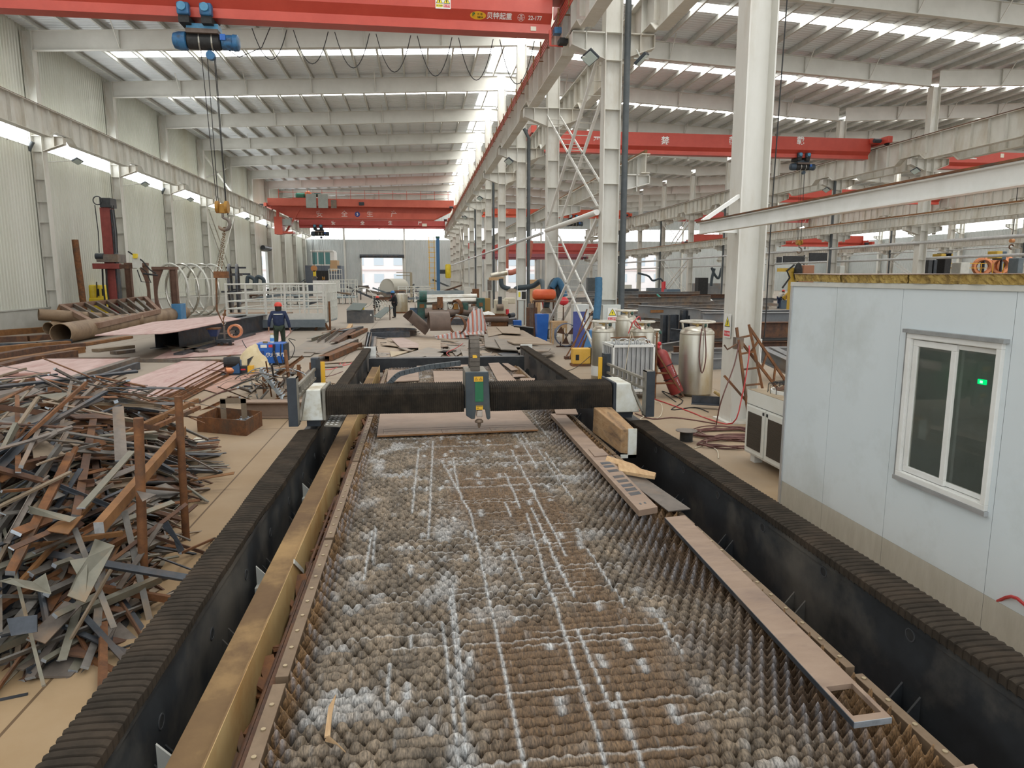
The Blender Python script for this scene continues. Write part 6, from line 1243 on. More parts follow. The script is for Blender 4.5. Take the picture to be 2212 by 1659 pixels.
# blue welding machine
wb = thing('welding_machine', 'bright blue welding machine with white lettering behind the man', 'welding machine', (-4.4, 20.9, 0)); x0, x1 = Q(551, 770, 20.9).x, Q(612, 770, 20.9).x; zt = Q(580, 743, 20.9).z
MB().box(x0, x1, 20.9, 21.6, .06, zt).build('case', bluebox_m, wb, bevel=.012); MB().box(x1 - .01, x1 + .05, 20.95, 21.6, .08, zt - .02).build('side', navy_m, wb); MB().box(x0 + .04, x0 + .26, 20.89, 20.9, .18, zt - .2).build('vent', mat('vent_blue', (.01, .05, .22), rough=.6), wb)
MB().box(x0 + .17, x0 + .35, 20.888, 20.9, zt - .11, zt - .02).build('paper', white_m, wb); MB().box(x0 + .40, x0 + .51, 20.888, 20.9, zt - .1, zt - .02).build('sticker', redsign, wb)
text('lettering', '奥太焊机', wtxt, wb, (x0 + .56, 20.893, zt - .33), (1, 0, 0), (0, 0, 1), .135, bold=.004, ext=.001, shear=.15)
MB().box(x0 + .05, x1 - .05, 20.95, 21.5, 0, .06).build('base', black_m, wb); [MB().tube([(x1 - d, 20.88, zt - .01), (x1 - d - .02, 20.86, zt * .5), (x1 - d + .05, 20.85, .05)], .014, 6).build('cable', rubber_m, wb) for d in (.22, .26, .05)]
jar = thing('glass_jar', 'clear bottle standing on the blue welding machine', 'bottle', (-4.4, 21.2, zt)); jx = Q(588, 740, 21.2).x; MB().lathe([(.055, 0), (.06, .02), (.06, .2), (.045, .24), (.05, .25)], (jx, 21.2, zt), 16).build('bottle', mat('jar', (.6, .66, .64), rough=.1), jar, smooth=True); MB().cyl((jx, 21.2, zt + .25), (jx, 21.2, zt + .29), .05, 14).build('lid', mat('lid_tan', (.5, .35, .15), rough=.5), jar); MB().lathe([(.061, .06), (.061, .15)], (jx, 21.2, zt), 16).build('label', bluel_m, jar)
tr2 = thing('tape_roll', 'small roll lying on top of the blue welding machine', 'tape', (-4.6, 21.2, zt)); MB().pipe((Q(573, 740, 21.2).x, 21.2, zt), (Q(573, 740, 21.2).x, 21.2, zt + .05), .07, .03, 18).build('roll', mat('tape', (.25, .18, .08), rough=.6), tr2)
hose([(x0 + 1.1, 21.3, .7), (x1 + .12, 21.2, .75), (x1 + .3, 21.1, .5), (x1 + .2, 21., .2), (x1 - .0, 20.9, .15)], .012, rubber_m, 'black cable loop at the right of the blue welding machine')
hose([Q(523, 735, 26), Q(530, 748, 25), P(545, 766), P(552, 772)], .014, rubber_m, 'dark cable from the copper reel to the blue machine')
wf2 = thing('wire_feeder', 'dark wire feeder with a copper drum on the floor left of the sack', 'wire feeder', (-4.9, 18.9, 0)); c = Q(497, 800, 18.9); MB().cyl((c.x - .1, 18.85, c.z), (c.x + .12, 18.95, c.z), .14, 20).build('drum', copper_m, wf2); MB().box(c.x + .06, c.x + .26, 18.8, 19.1, .05, .40).build('body', mat('feeder_blue', (.03, .09, .2), rough=.5), wf2, bevel=.02); MB().lathe([(.13, -.2), (.16, 0), (.13, .2)], (c.x + .06, 18.9, c.z + .22), 16, (1, .2, 0)).build('cover', rubber_m, wf2); MB().box(c.x - .2, c.x + .3, 18.7, 19.2, 0, .05).build('base', black_m, wf2)
hose([P(432, 797, .03), P(455, 800, .05), P(478, 802, .05), P(490, 806, .1)], .02, hose_b, 'short brown cable entering the dark wire feeder')
crumple('paper_sack', (Q(545, 790, 19.8).x, 19.8, .0), (.95, .7, .62), mat('sack_paper', (.58, .47, .27), (.66, .55, .36), .85, scale=5), 'crumpled tan paper sack in front of the blue machine', 'sack', 8, amp=.25)
yb = thing('parts_carton', 'small yellow and black carton beside the tan sack', 'carton', (-4.6, 18.9, 0)); c = P(535, 808); MB().box(c.x - .14, c.x + .05, 18.9, 19.1, 0, .24).build('black_side', black_m, yb); MB().box(c.x + .05, c.x + .18, 18.9, 19.1, 0, .24).build('yellow_side', yellow_m, yb); MB().prism([(c.x + .05, 18.9, .24), (c.x + .2, 18.9, .5), (c.x + .06, 18.9, .42)], (0, .15, 0)).build('flap', black_m, yb); MB().box(c.x - .12, c.x + .0, 18.89, 18.9, .13, .17).build('stripe', redsign, yb)
for i, pts in enumerate([[(445, 838), (475, 828), (510, 815), (520, 822), (490, 826), (470, 840)], [(430, 870), (470, 850), (500, 842), (530, 835)], [(500, 838), (525, 826), (560, 815), (548, 810), (510, 820)]]): hose([P(x, y, .02) for x, y in pts], .015, rubber_m if i != 1 else hose_b, 'cable looping on the floor between scrap heap and sack, %s' % ORD[i + 1])
hose([P(690, 800), P(720, 797), P(745, 785), P(750, 780), P(738, 782), P(735, 790), P(752, 788), P(760, 784)], .02, hose_r, 'bright red hose tangle left of the far left track', sm=6)
hose([P(690, 815), P(715, 812), P(740, 803)], .02, hose_b, 'brown cable beside the red hose tangle')
# ================================================================== OVERHEAD CRANES
def girder(r, xa, xb, y, zb, zt, mt, mt2, w_=.42, name='girder'):
    """single box girder: web plates, slanted lower panels and an I-section bottom flange"""
    h = zt - zb; zs1 = zb + h * .36; zs0 = zb + h * .19
    pr = [(-w_ * .6, zb), (w_ * .6, zb), (w_ * .5, zs0), (w_, zs1), (w_, zt), (-w_, zt), (-w_, zs1), (-w_ * .5, zs0)]
    return MB().prism([(xa, y + a, z) for a, z in pr], (xb - xa, 0, 0)).build(name, mt, r)
def carriage(r, x, y, z, mt, L_=3.0):
    MB().box(x - .16, x + .16, y - L_ / 2, y + L_ / 2, z + .12, z + .52).build('end_carriage', mt, r, bevel=.02)
    for d in (-1, 1): MB().cyl((x - .07, y + d * (L_ / 2 - .3), z + .2), (x + .07, y + d * (L_ / 2 - .3), z + .2), .2, 16).build('wheel', rubber_m, r)
    MB().cyl((x - .3, y - L_ / 2 + .5, z + .3), (x - .75, y - L_ / 2 + .5, z + .3), .13, 12).build('drive_motor', navy_m, r)
def hoist(x, y, zb, lab, mt=blue_m, rope=4.6, s=1., hook=True, name='electric_hoist'):
    h = thing(name, lab, 'hoist', (x, y, zb)); dk = rubber_m
    for dx in (-.40 * s, .18 * s):
        MB().box(x + dx - .17 * s, x + dx + .15 * s, y - .5 * s, y - .28 * s, zb - .02, zb + .30 * s).build('trolley_motor', mt, h, bevel=.05 * s); MB().cyl((x + dx - .02, y - .56 * s, zb + .17 * s), (x + dx - .02, y - .5 * s, zb + .17 * s), .11 * s, 14).build('gear_cover', mat('light_hoist_blue', (.06, .22, .38), (.09, .28, .44), .4, scale=7), h)
        MB().box(x + dx - .15 * s, x + dx + .12 * s, y - .42 * s, y + .42 * s, zb - .20 * s, zb - .02).build('trolley_frame', dk, h); MB().cyl((x + dx, y + .25 * s, zb + .1 * s), (x + dx, y + .5 * s, zb + .1 * s), .12 * s, 14).build('wheel', dk, h)
    MB().box(x - .43 * s, x + .40 * s, y - .2 * s, y + .2 * s, zb - .29 * s, zb - .14 * s).build('link_plate', MATS['light_hoist_blue'] if mt is blue_m else mt, h); MB().box(x - .43 * s, x + .40 * s, y - .28 * s, y + .28 * s, zb - .40 * s, zb - .29 * s).build('hood', mat('hoist_brown', (.10, .075, .06), (.15, .11, .09), .7, scale=4), h)
    zc = zb - .55 * s
    MB().lathe([(.17 * s, 0), (.21 * s, .04), (.21 * s, .85 * s), (.17 * s, .89 * s)], (x - .47 * s, y, zc), 22, (1, 0, 0)).build('drum', dk, h, smooth=True)
    for dx in (-.15, .18): MB().ring((x + dx * s, y, zc), .215 * s, .022 * s, (1, .12, 0), 24, 6).build('rope_guide', chrome_m, h)
    MB().lathe([(.12 * s, -.38 * s), (.2 * s, -.34 * s), (.24 * s, -.2 * s), (.24 * s, -.02 * s), (.2 * s, 0)], (x - .47 * s, y, zc), 20, (1, 0, 0)).build('gearbox', mt, h, smooth=True)
    MB().lathe([(.18 * s, 0), (.2 * s, .02), (.2 * s, .28 * s), (.22 * s, .3 * s), (.21 * s, .42 * s), (.12 * s, .46 * s)], (x + .44 * s, y, zc), 20, (1, 0, 0)).build('motor', mt, h, smooth=True); MB().box(x + .44 * s, x + .58 * s, y - .25 * s, y - .19 * s, zc, zc + .15 * s).build('terminal_box', bluebox_m, h)
    if hook:
        zp = zc - .36 * s; MB().cyl((x + .12 * s, y - .1 * s, zp), (x + .12 * s, y + .04 * s, zp), .12 * s, 20).build('sheave', mt, h)
        zh = zb - rope
        for a, b_ in (((-.14, -.1), (.02, .04)), ((.02, -.08), (.06, .02)), ((.2, .0), (.26, .04)), ((.23, .04), (.28, .08))): MB().tube([(x + a[0] * s, y, zp if a[0] > 0 else zc - .2 * s), (x + b_[0] * s, y, zh + .3)], .011, 5).build('wire_rope', rubber_m, h)
        hk = mat('hook_yellow', (.42, .22, .03), (.30, .15, .03), .5, .3, scale=8)
        hx = x + .16 * s
        for d in (-.13, .13): MB().cyl((hx + d - .045, y, zh + .2), (hx + d + .045, y, zh + .2), .17 * s, 18).build('pulley', hk, h)
        MB().box(hx - .1, hx + .1, y - .06, y + .06, zh + .02, zh + .3).build('hook_block', hk, h, bevel=.02)
        pts = [V((hx, y, zh + .05)), V((hx, y, zh - .1))] + [V((hx + .02 + .17 * s_(a), y, zh - .29 + .17 * c_(a))) for a in np.linspace(.1, 4.4, 12)]
        MB().tube(pts, [.035, .04] + [.04 + .016 * math.sin(PI * i / 11) for i in range(11)] + [.015], 8).build('hook', steel_m, h, smooth=True)
        h['_hook'] = (hx + .03, y, zh - .47)
    return h
def crane(name, lab, xa, xb, y, zb, zt, mt, zrail=10.67, w_=.42):
    r = thing(name, lab, 'overhead crane', ((xa + xb) / 2, y, zb)); girder(r, xa + .55, xb - .55, y, zb, zt, mt, mt, w_)
    for x in (xa, xb): carriage(r, x, y, zrail, mt); MB().box(min(x, x + (.7 if x == xa else -.7)), max(x, x + (.7 if x == xa else -.7)), y - .6, y + .6, zrail + .2, min(zt, zrail + .7)).build('end_bracket', mt, r)
    return r
L1, R1 = -17.65, 4.65
# nearest crane
cy = 21.9; zb = 9.80; c1 = crane('bridge_crane', 'nearest red overhead crane crossing the top of the view, with blue hoist', L1, R1, cy, zb, zb + 1.42, red_m)
yf = cy - .423
def on(px_, py_, d=0.): p = at(px_, py_, Y=yf - d); return p
f = yf - .003; zs = [zb + 1.42 * .19, zb + 1.42 * .36]
def slope_pt(x, t): return V((x, cy - .42 * (.5 + .5 * t) - .004, zs[0] + (zs[1] - zs[0]) * t))
su = (slope_pt(0, 1) - slope_pt(0, 0)).normalized(); sn = V((1, 0, 0)).cross(su)
xo = lambda px_: at(px_, 38, Y=cy - .35).x
text('lettering', '贝特起重', wtxt, c1, slope_pt(xo(1079), .5) + sn * .004, (1, 0, 0), su, .20, bold=.003, cx=.95)
text('lettering', '22-177', wtxt, c1, slope_pt(xo(1156), .5) + sn * .004, (1, 0, 0), su, .17, bold=.003, cx=.85)
def ell(c, a, b_, mt, nm, n=32, d=.002): return MB().prism([V(c) + V((a * c_(2 * PI * i / n), 0, 0)) + su * (b_ * s_(2 * PI * i / n)) for i in range(n)], sn * d).build(nm, mt, c1)
lc = slope_pt(xo(1033), .5); ell(lc, .235, .115, yellow_m, 'oval_badge', d=.003)
gtx = mat('badge_green', (.02, .16, .05), rough=.5); text('badge_letter', 'B', gtx, c1, lc + sn * .006 + V((-.13, 0, .0)) + su * .02, (1, 0, 0), su, .15, bold=.006); text('badge_letter', '贝 特', ink_m, c1, lc + sn * .006 + V((.05, 0, 0)) + su * .035, (1, 0, 0), su, .07); text('badge_letter', 'etter', ink_m, c1, lc + sn * .006 + V((.06, 0, 0)) - su * .045, (1, 0, 0), su, .085, bold=.003)
cc = slope_pt(xo(1126), .5); MB().tube([cc + V((.1 * c_(2 * PI * i / 28), 0, 0)) + su * (.1 * s_(2 * PI * i / 28)) for i in range(28)], .004, 5, closed=True).bar(cc - V((.1, 0, 0)), cc + V((.1, 0, 0)), .006, .006).build('round_mark', wtxt, c1)
text('mark_text', '检', wtxt, c1, cc + su * .045 + sn * .004, (1, 0, 0), su, .075); text('mark_text', '合格', wtxt, c1, cc - su * .045 + sn * .004, (1, 0, 0), su, .055)
MB().box(at(1148, 62, Y=cy - .4).x, at(1160, 62, Y=cy - .4).x, cy - .262, cy - .245, zb + .06, zb + .18).build('small_plate', mat('label_cream', (.7, .66, .55), rough=.6), c1)
ps0 = on(957, 8); s_w = .44
sgn = MB().box(ps0.x - .22, ps0.x + .22, f - .006, f, ps0.z - .14, ps0.z + .36).build('sign_plate', white_m, c1)
for i, (dx, mt, tx, tm) in enumerate(((-.105, ysign, '当心坠落', ink_m), (.105, redsign, '当心吊物', wtxt))):
    x = ps0.x + dx; MB().prism([(x - .1, f - .008, ps0.z + .0), (x + .1, f - .008, ps0.z + .0), (x, f - .008, ps0.z + .18)], (0, .001, 0)).build('triangle', ink_m, sgn); MB().prism([(x - .078, f - .009, ps0.z + .013), (x + .078, f - .009, ps0.z + .013), (x, f - .009, ps0.z + .155)], (0, .001, 0)).build('triangle', ysign, sgn)
    MB().bar((x, f - .01, ps0.z + .03), (x, f - .01, ps0.z + .1), .03, .002).build('symbol', ink_m, sgn); MB().box(x - .095, x + .095, f - .008, f - .006, ps0.z - .1, ps0.z - .02).build('bar', mt, sgn); text('words', tx, tm, sgn, (x, f - .009, ps0.z - .06), (1, 0, 0), (0, 0, 1), .047)
text('lettering', '产', wtxt, c1, (on(915, 0).x, f - .002, zb + 1.16), (1, 0, 0), (0, 0, 1), .42, bold=.006)
MB().box(R1 - .62, R1 - .55, cy - .3, cy - .24, zb - .35, zb + .1).build('collector_arm', red_m, c1); MB().bar((R1 - .6, cy - .3, zb - .35), (R1 - .2, cy - .3, zb - .35), .04, .04).build('collector_arm', red_m, c1); MB().box(R1 - .5, R1 - .28, cy - .5, cy - .25, zb - .05, zb + .12).build('junction_box', blue_m, c1); MB().box(R1 - .35, R1 - .1, cy - .6, cy - .2, zb - .35, zb - .2).build('brush_holder', rubber_m, c1)
hp = at(441, 40, Y=cy); h1 = hoist(hp.x, cy, zb, 'blue electric hoist hanging from the nearest red crane, with hook and rope', rope=at(441, 40, Y=cy).z - at(460, 462, Y=cy).z + (zb - hp.z), s=1.04)
hkp = V(h1['_hook'])
for i, (dx, e) in enumerate(((0, at(470, 590, Y=cy + .0)), (.02, at(478, 590, Y=cy)))):
    chm = MB(); a = hkp + V((dx, 0, .1)); b_ = V((e.x, cy, 2.72)); n = int((b_ - a).length / .085)
    for k in range(n): p = a.lerp(b_, (k + .5) / n); chm.ring(p, .03, .009, (1, .0, 0) if k % 2 else (0, 1, 0), 10, 4)
    tag(chm.build('chain_sling', mat('chain_rust', (.14, .085, .04), (.22, .14, .07), .6, .4, scale=9)), ['left', 'right'][i] + ' chain of the sling hanging from the crane hook', 'chain')
sl = thing('lifting_clamp', 'rusty clamp hanging at the end of the chain sling', 'clamp', (e.x, cy, 2.3)); MB().box(e.x - .2, e.x + .2, cy - .1, cy + .1, 2.55, 2.75).build('body', rust_m, sl); MB().tube([(e.x - .15, cy, 2.6), (e.x - .2, cy, 1.6), (e.x - .05, cy, 1.2), (e.x + .05, cy, 1.6)], .03, 6).build('hook', rust_m, sl)
for i in range(7):   # festoon cables under the girder
    xa = at(545 + i * 89, 60, Y=cy + .5).x; xb = at(545 + 75 + i * 89, 60, Y=cy + .5).x; pts = [V((xa + (xb - xa) * t, cy + .45, zb - (.85 + .12 * i * .6) * 4 * t * (1 - t))) for t in np.linspace(0, 1, 13)]
    tag(MB().tube(pts, .014, 5).build('festoon_cable', rubber_m, smooth=True), 'black cable loop hanging under the nearest red crane, %s from the hoist' % ORD[i + 1], 'cable', 'festoon loops under the nearest crane')
tag(MB().tube([(hp.x + .5, cy, zb - .7), (hp.x + .9, cy, zb - .95), (hp.x + 1.5, cy + .2, zb - .6), (hp.x + 1.75, cy + .3, zb)], .014, 5).build('festoon_cable', rubber_m, smooth=True), 'black cable curving from the blue hoist up to the crane girder', 'cable')
# far double-girder crane with cab
cy2 = 88.; c2 = thing('cab_crane', 'large red far crane with walkway, grey cabinets and a hanging cab at the left', 'overhead crane', (-6.5, cy2, 10)); c2m = mat('cab_crane_red', (.50, .085, .05), (.58, .11, .065), .45, scale=.8)
g_ = lambda x, y: at(x, y, Y=cy2 - .8)
zb2, zt2 = g_(780, 472).z, g_(780, 446).z
MB().prism([(L1 + 2.6, cy2 - .8, zb2), (R1 - 2.6, cy2 - .8, zb2), (R1 - .4, cy2 - .8, zb2 + 1.1), (R1 - .4, cy2 - .8, zt2 + .1), (L1 + .4, cy2 - .8, zt2 + .1), (L1 + .4, cy2 - .8, zb2 + 1.1)], (0, .7, 0)).build('front_girder', c2m, c2)
MB().prism([(L1 + 2.6, cy2 + 1.4, zb2), (R1 - 2.6, cy2 + 1.4, zb2), (R1 - .4, cy2 + 1.4, zb2 + 1.1), (R1 - .4, cy2 + 1.4, zt2 + .1), (L1 + .4, cy2 + 1.4, zt2 + .1), (L1 + .4, cy2 + 1.4, zb2 + 1.1)], (0, .6, 0)).build('rear_girder', c2m, c2)
MB().box(L1 + .2, R1 - .2, cy2 - 1.7, cy2 - .8, zt2 - .12, zt2 + .02).build('walkway', c2m, c2); MB().box(L1 + .2, R1 - .2, cy2 - 1.75, cy2 - 1.68, zt2 - .1, zt2 + .75).build('kick_plate', mat('kick_red', (.52, .10, .06), (.6, .13, .08), .45, scale=.7), c2)
for x in (L1, R1): carriage(c2, x, cy2, 10.67, c2m, 4.4)
for z in (1.25, .9): MB().tube([(L1 + 1.5, cy2 - 1.7, zt2 + z + .55), (R1 - .6, cy2 - 1.7, zt2 + z + .55)], .03, 5).build('walkway_rail', navy_m if z > 1 else c2m, c2)
for i in range(13): x = L1 + 1.5 + i * 1.66; MB().bar((x, cy2 - 1.7, zt2 + .7), (x, cy2 - 1.7, zt2 + 1.8), .05, .05).build('rail_post', c2m, c2)
for a, b_ in ((664, 686), (690, 711)): MB().box(g_(a, 440).x, g_(b_, 440).x, cy2 - 1.9, cy2 - 1.76, g_(670, 451).z, g_(670, 421).z).build('control_cabinet', mat('cabinet_grey', (.30, .32, .29), (.36, .38, .35), .5, scale=2), c2, bevel=.02)
MB().box(g_(717, 440).x, g_(729, 440).x, cy2 - 1.9, cy2 - 1.76, g_(670, 451).z, g_(670, 433).z).build('grille_panel', steel_m, c2); MB().box(g_(777, 440).x, g_(788, 440).x, cy2 - 1.9, cy2 - 1.8, g_(670, 444).z, g_(670, 437).z).build('dark_sign', navy_m, c2)
p = g_(647, 422); MB().lathe([(.3, -.55), (.45, -.4), (.45, .4), (.3, .55)], (p.x, cy2, p.z), 16, (1, 0, 0)).build('green_motor', green_m if False else mat('motor_green', (.03, .22, .14), rough=.5), c2); p = g_(664, 419); MB().sphere((p.x, cy2 - .2, p.z), .42, 14).build('orange_drum', mat('drum_orange', (.65, .15, .03), rough=.5), c2); p = g_(682, 419); MB().sphere((p.x, cy2, p.z), .4, 12, (1.6, 1, .7)).build('teal_motor', green_m, c2); MB().box(g_(632, 440).x, g_(700, 440).x, cy2 - .8, cy2 + 2, g_(640, 437).z, g_(640, 427).z).build('trolley', c2m, c2)
cb = MB().box(g_(597, 480).x, g_(614, 480).x, cy2 - 2.2, cy2 - .4, g_(600, 507).z, g_(600, 470).z).build('cab', c2m, c2); MB().box(g_(614, 480).x, g_(636, 480).x, cy2 - 2.1, cy2 - .5, g_(600, 505).z, g_(600, 501).z).build('cab_floor', c2m, cb); MB().box(g_(614, 480).x, g_(632, 480).x, cy2 - 2.0, cy2 - .5, g_(600, 488).z, g_(600, 474).z).build('cab_window', mat('cab_glass', (.35, .38, .36), rough=.2), cb)
MB().bar(g_(648, 450), g_(617, 503), .28, .2).build('cab_brace', c2m, c2); MB().bar(g_(600, 470), g_(600, 455), .3, .3).build('cab_hanger', c2m, c2)
for tx, x in (('安', 690), ('全', 744), ('生', 799), ('产', 851)): p = g_(x, 463); text('lettering', tx, mat('faded_white', (.7, .5, .46), rough=.6), c2, (p.x, cy2 - .815, p.z), (1, 0, 0), (0, 0, 1), .78, bold=.01)
p = g_(772, 463); MB().cyl((p.x, cy2 - .82, p.z), (p.x, cy2 - .81, p.z), .32, 20).build('number_disc', mat('disc_blue', (.03, .04, .2), rough=.5), c2); text('number', '5', wtxt, c2, (p.x, cy2 - .83, p.z), (1, 0, 0), (0, 0, 1), .42, bold=.01)
p = g_(905, 468); text('lettering', '河南省矿山起重机 QD20t', MATS['faded_white'], c2, (p.x, cy2 - .815, p.z), (1, 0, 0), (0, 0, 1), .22) if False else None
# third crane behind
cy3 = 106.; q_ = lambda x, y: at(x, y, Y=cy3 - .5)
c3 = crane('bridge_crane', 'pinkish red crane seen just below the far cab crane', L1, R1, cy3, q_(800, 493).z, q_(800, 476).z, red2_m, w_=.45)
for tx, x in (('安', 720), ('全', 783), ('生', 843), ('产', 907)): p = q_(x, 482); text('lettering', tx, wtxt, c3, (p.x, cy3 - .46, p.z), (1, 0, 0), (0, 0, 1), .62, bold=.012)
p = q_(917, 486); MB().box(p.x - .35, p.x + .35, cy3 - .47, cy3 - .455, p.z - .2, p.z + .2).build('small_plate', MATS['label_cream'], c3)
p = q_(690, 503); hoist(p.x, cy3, c3['_o'][2], 'dark blue hoist under the pinkish far crane at the left', mat('dark_hoist', (.03, .05, .075), (.05, .075, .1), .5, scale=3), 7.5, 1.5)
# second bay cranes
L2_, R2_ = LX[1] + 1.05, LX[2] - 1.05
cy4 = 42.2; v_ = lambda x, y: at(x, y, Y=cy4 - .45)
c4 = crane('bridge_crane', 'red crane with white characters crossing the second bay', L2_, R2_, cy4, v_(1500, 333).z - .02, v_(1500, 289).z, red_m, w_=.45)
for tx, x in (('严', 1290), ('禁', 1437), ('超', 1583), ('载', 1729)): p = v_(x, 305); text('lettering', tx, wtxt, c4, (p.x, cy4 - .46, p.z), (1, 0, 0), (0, 0, 1), .52, bold=.01)
p = at(1733, 345, Y=cy4); h4 = hoist(p.x, cy4, c4['_o'][2], 'dark blue hoist under the second bay crane, right of the tall column', MATS['dark_hoist'], 5.4, .95)
cy5 = 95.; u_ = lambda x, y: at(x, y, Y=cy5)
c5 = crane('bridge_crane', 'bright orange red crane far back in the second bay', L2_, R2_, cy5, u_(1200, 471).z, u_(1200, 453).z, orange_m)
for tx, x in (('安', 1094), ('全', 1230), ('生', 1296)): p = u_(x, 458); text('lettering', tx, mat('orange_text', (.75, .3, .18), rough=.6), c5, (p.x, cy5 - .44, p.z), (1, 0, 0), (0, 0, 1), .55, bold=.01)
p = u_(1240, 472); hoist(p.x, cy5, c5['_o'][2], 'dark hoist under the bright orange red crane', MATS['dark_hoist'], 6., 1.4, False)
lowr = lambda Y, xa, xb, lab, mt=red2_m, h=1.15: crane('low_crane', lab, xa, xb, Y, 6.15, 6.15 + h, mt, 6.2, .4)
lowr(108., LX[1] + 1.0, LX[2] - 1.0, 'dark red low-level crane at the far end of the second bay', h=1.6)
lowr(119., LX[1] + 1.0, LX[2] - 1.0, 'purplish low-level crane behind the dark red one', mat('crane_purple', (.26, .08, .10), (.3, .1, .12), .5, scale=1), 1.0).location.z -= .6
# third bay cranes
L3_, R3_ = LX[2] + 1.05, LX[3] - 1.05
c6 = crane('bridge_crane', 'red crane at the right edge in the third bay, nearest there', L3_, R3_, 40.5, at(2100, 364, Y=40).z, at(2100, 327, Y=40).z, red_m, w_=.45)
for tx, x, y in (('全', 2104, 336),): p = at(x, y, Y=40.); text('lettering', tx, wtxt, c6, (p.x, 40.04, p.z), (1, 0, 0), (0, 0, 1), .55, bold=.01)
p = at(2166, 336, Y=40.); MB().box(p.x - .12, p.x + .12, 40.03, 40.04, p.z - .12, p.z + .12).build('small_plate', MATS['label_cream'], c6)
crane('bridge_crane', 'orange red crane half hidden in the third bay, second there', L3_, R3_, 66., 9.9, 11.2, red_m); crane('bridge_crane', 'dark red crane far back in the third bay', L3_, R3_, 90., 9.9, 11.2, red2_m)
c7 = lowr(78., LX[2] + 1.0, LX[3] - 1.0, 'long dark red low-level crane in the third bay behind the tall column', red_m, 1.3)
p = at(1717, 521, Y=77.5); text('lettering', '超', mat('faded_pink', (.6, .3, .25), rough=.6), c7, (p.x, 77.58, p.z), (1, 0, 0), (0, 0, 1), .7, bold=.01)
crane('bridge_crane', 'dark red crane in the far right hall', LX[3] + 1.05, LX[4] - 1.3, 70., 9.6, 10.9, red2_m)
# ================================================================== CENTRE OF THE HALL
cr = random.Random(5)
# plates and offcuts between the track ends and the rolling machine
def plates(lst, group, lab):
    for i, (px_, z, t, mt) in enumerate(lst): floor_plate(px_, z, t, mt, lab % ORD[i + 1] if i < 16 else lab % ('%s more' % ORD[i - 15]), 'steel plate', group=group)
pm2 = mat('plate_tan', (.29, .22, .155), (.36, .285, .21), .65, scale=1.2, c3=(.24, .17, .12), s2=.9, stretch=(1, 2.2, 1)); pm3 = mat('plate_grey', (.20, .17, .14), (.27, .235, .195), .6, .1, scale=1.5, c3=(.25, .18, .13), s2=1)
plates([([(803, 715), (930, 722), (1002, 782), (825, 792)], .05, .02, pm2), ([(822, 745), (905, 735), (962, 750), (880, 752)], .12, .02, pm2), ([(845, 733), (870, 730), (925, 752), (865, 752)], .17, .02, mat('plate_pinkish', (.32, .225, .19), (.4, .3, .26), .6, scale=1.5)),
        ([(905, 737), (952, 736), (952, 765), (903, 762)], .18, .02, pm2), ([(842, 760), (872, 760), (900, 755), (845, 772)], .1, .02, mat('plate_pale', (.42, .34, .23), rough=.7)), ([(820, 782), (925, 752), (960, 758), (900, 775), (840, 790)], .22, .03, pm3),
        ([(815, 787), (905, 758), (958, 765), (942, 782), (918, 771), (820, 800)], .30, .03, pm3), ([(965, 745), (1010, 735), (1030, 742), (985, 770)], .15, .02, pm3), ([(952, 765), (990, 757), (1010, 778), (965, 785)], .10, .02, pm2), ([(995, 757), (1025, 760), (1020, 772), (1000, 770)], .2, .015, pm3)],
       'plates behind the left track end', 'brown plate in the scatter behind the slat bed, %s from the back')
plates([([(1030, 715), (1060, 712), (1170, 775), (1085, 790), (1065, 785)], .05, .04, pm2), ([(1042, 707), (1115, 706), (1165, 735), (1062, 738)], .22, .03, pm2), ([(1050, 706), (1075, 706), (1100, 718), (1055, 728)], .28, .02, pm2), ([(1072, 707), (1122, 708), (1125, 722), (1085, 720)], .32, .02, pm2),
        ([(1045, 722), (1075, 726), (1085, 755), (1048, 750)], .24, .03, pm3), ([(1068, 733), (1150, 738), (1120, 758), (1082, 756)], .30, .03, pm3), ([(1095, 738), (1160, 730), (1196, 746), (1110, 744)], .36, .04, pm2), ([(1115, 752), (1190, 754), (1185, 760), (1120, 762)], .30, .03, pm3), ([(1075, 765), (1110, 760), (1130, 768), (1090, 772)], .2, .03, blued_m),
        ([(1150, 770), (1195, 760), (1198, 764), (1160, 775)], .1, .02, pm3), ([(1030, 760), (1045, 758), (1110, 790), (1070, 792)], .12, .03, pm2)],
       'plates beside the right track end', 'large brown plate in the pile beside the right track end, %s from the floor')
for i in range(46):
    x, y = cr.uniform(800, 1060), cr.uniform(724, 790); p = P(x, y); w_, l_ = cr.uniform(.06, .35), cr.uniform(.3, 1.3); m = MB(); m.obox((p.x, p.y, .06 + cr.random() * .16), (w_, l_, cr.uniform(.01, .03)), M.Rotation(cr.uniform(0, 3.1), 3, 'Z') @ M.Rotation(cr.gauss(0, .07), 3, 'X'))
    tag(m.build('plate_offcut', cr.choice([pm2, pm3, pm3, steel_m, plate_m, blued_m])), 'small plate offcut among the brown plates behind the slat bed', 'offcut', 'offcuts behind the slat bed')
hose([P(1000, 742, .3), P(985, 752, .3), P(965, 762, .3), P(975, 772, .3), P(990, 777, .3), P(992, 783, .2)], .014, hose_r, 'thin red hose winding over the brown plates')
hose([P(1080, 792, .3), P(1078, 783, .3), P(1088, 775, .3)], .014, hose_r, 'short red hose piece by the right plates')
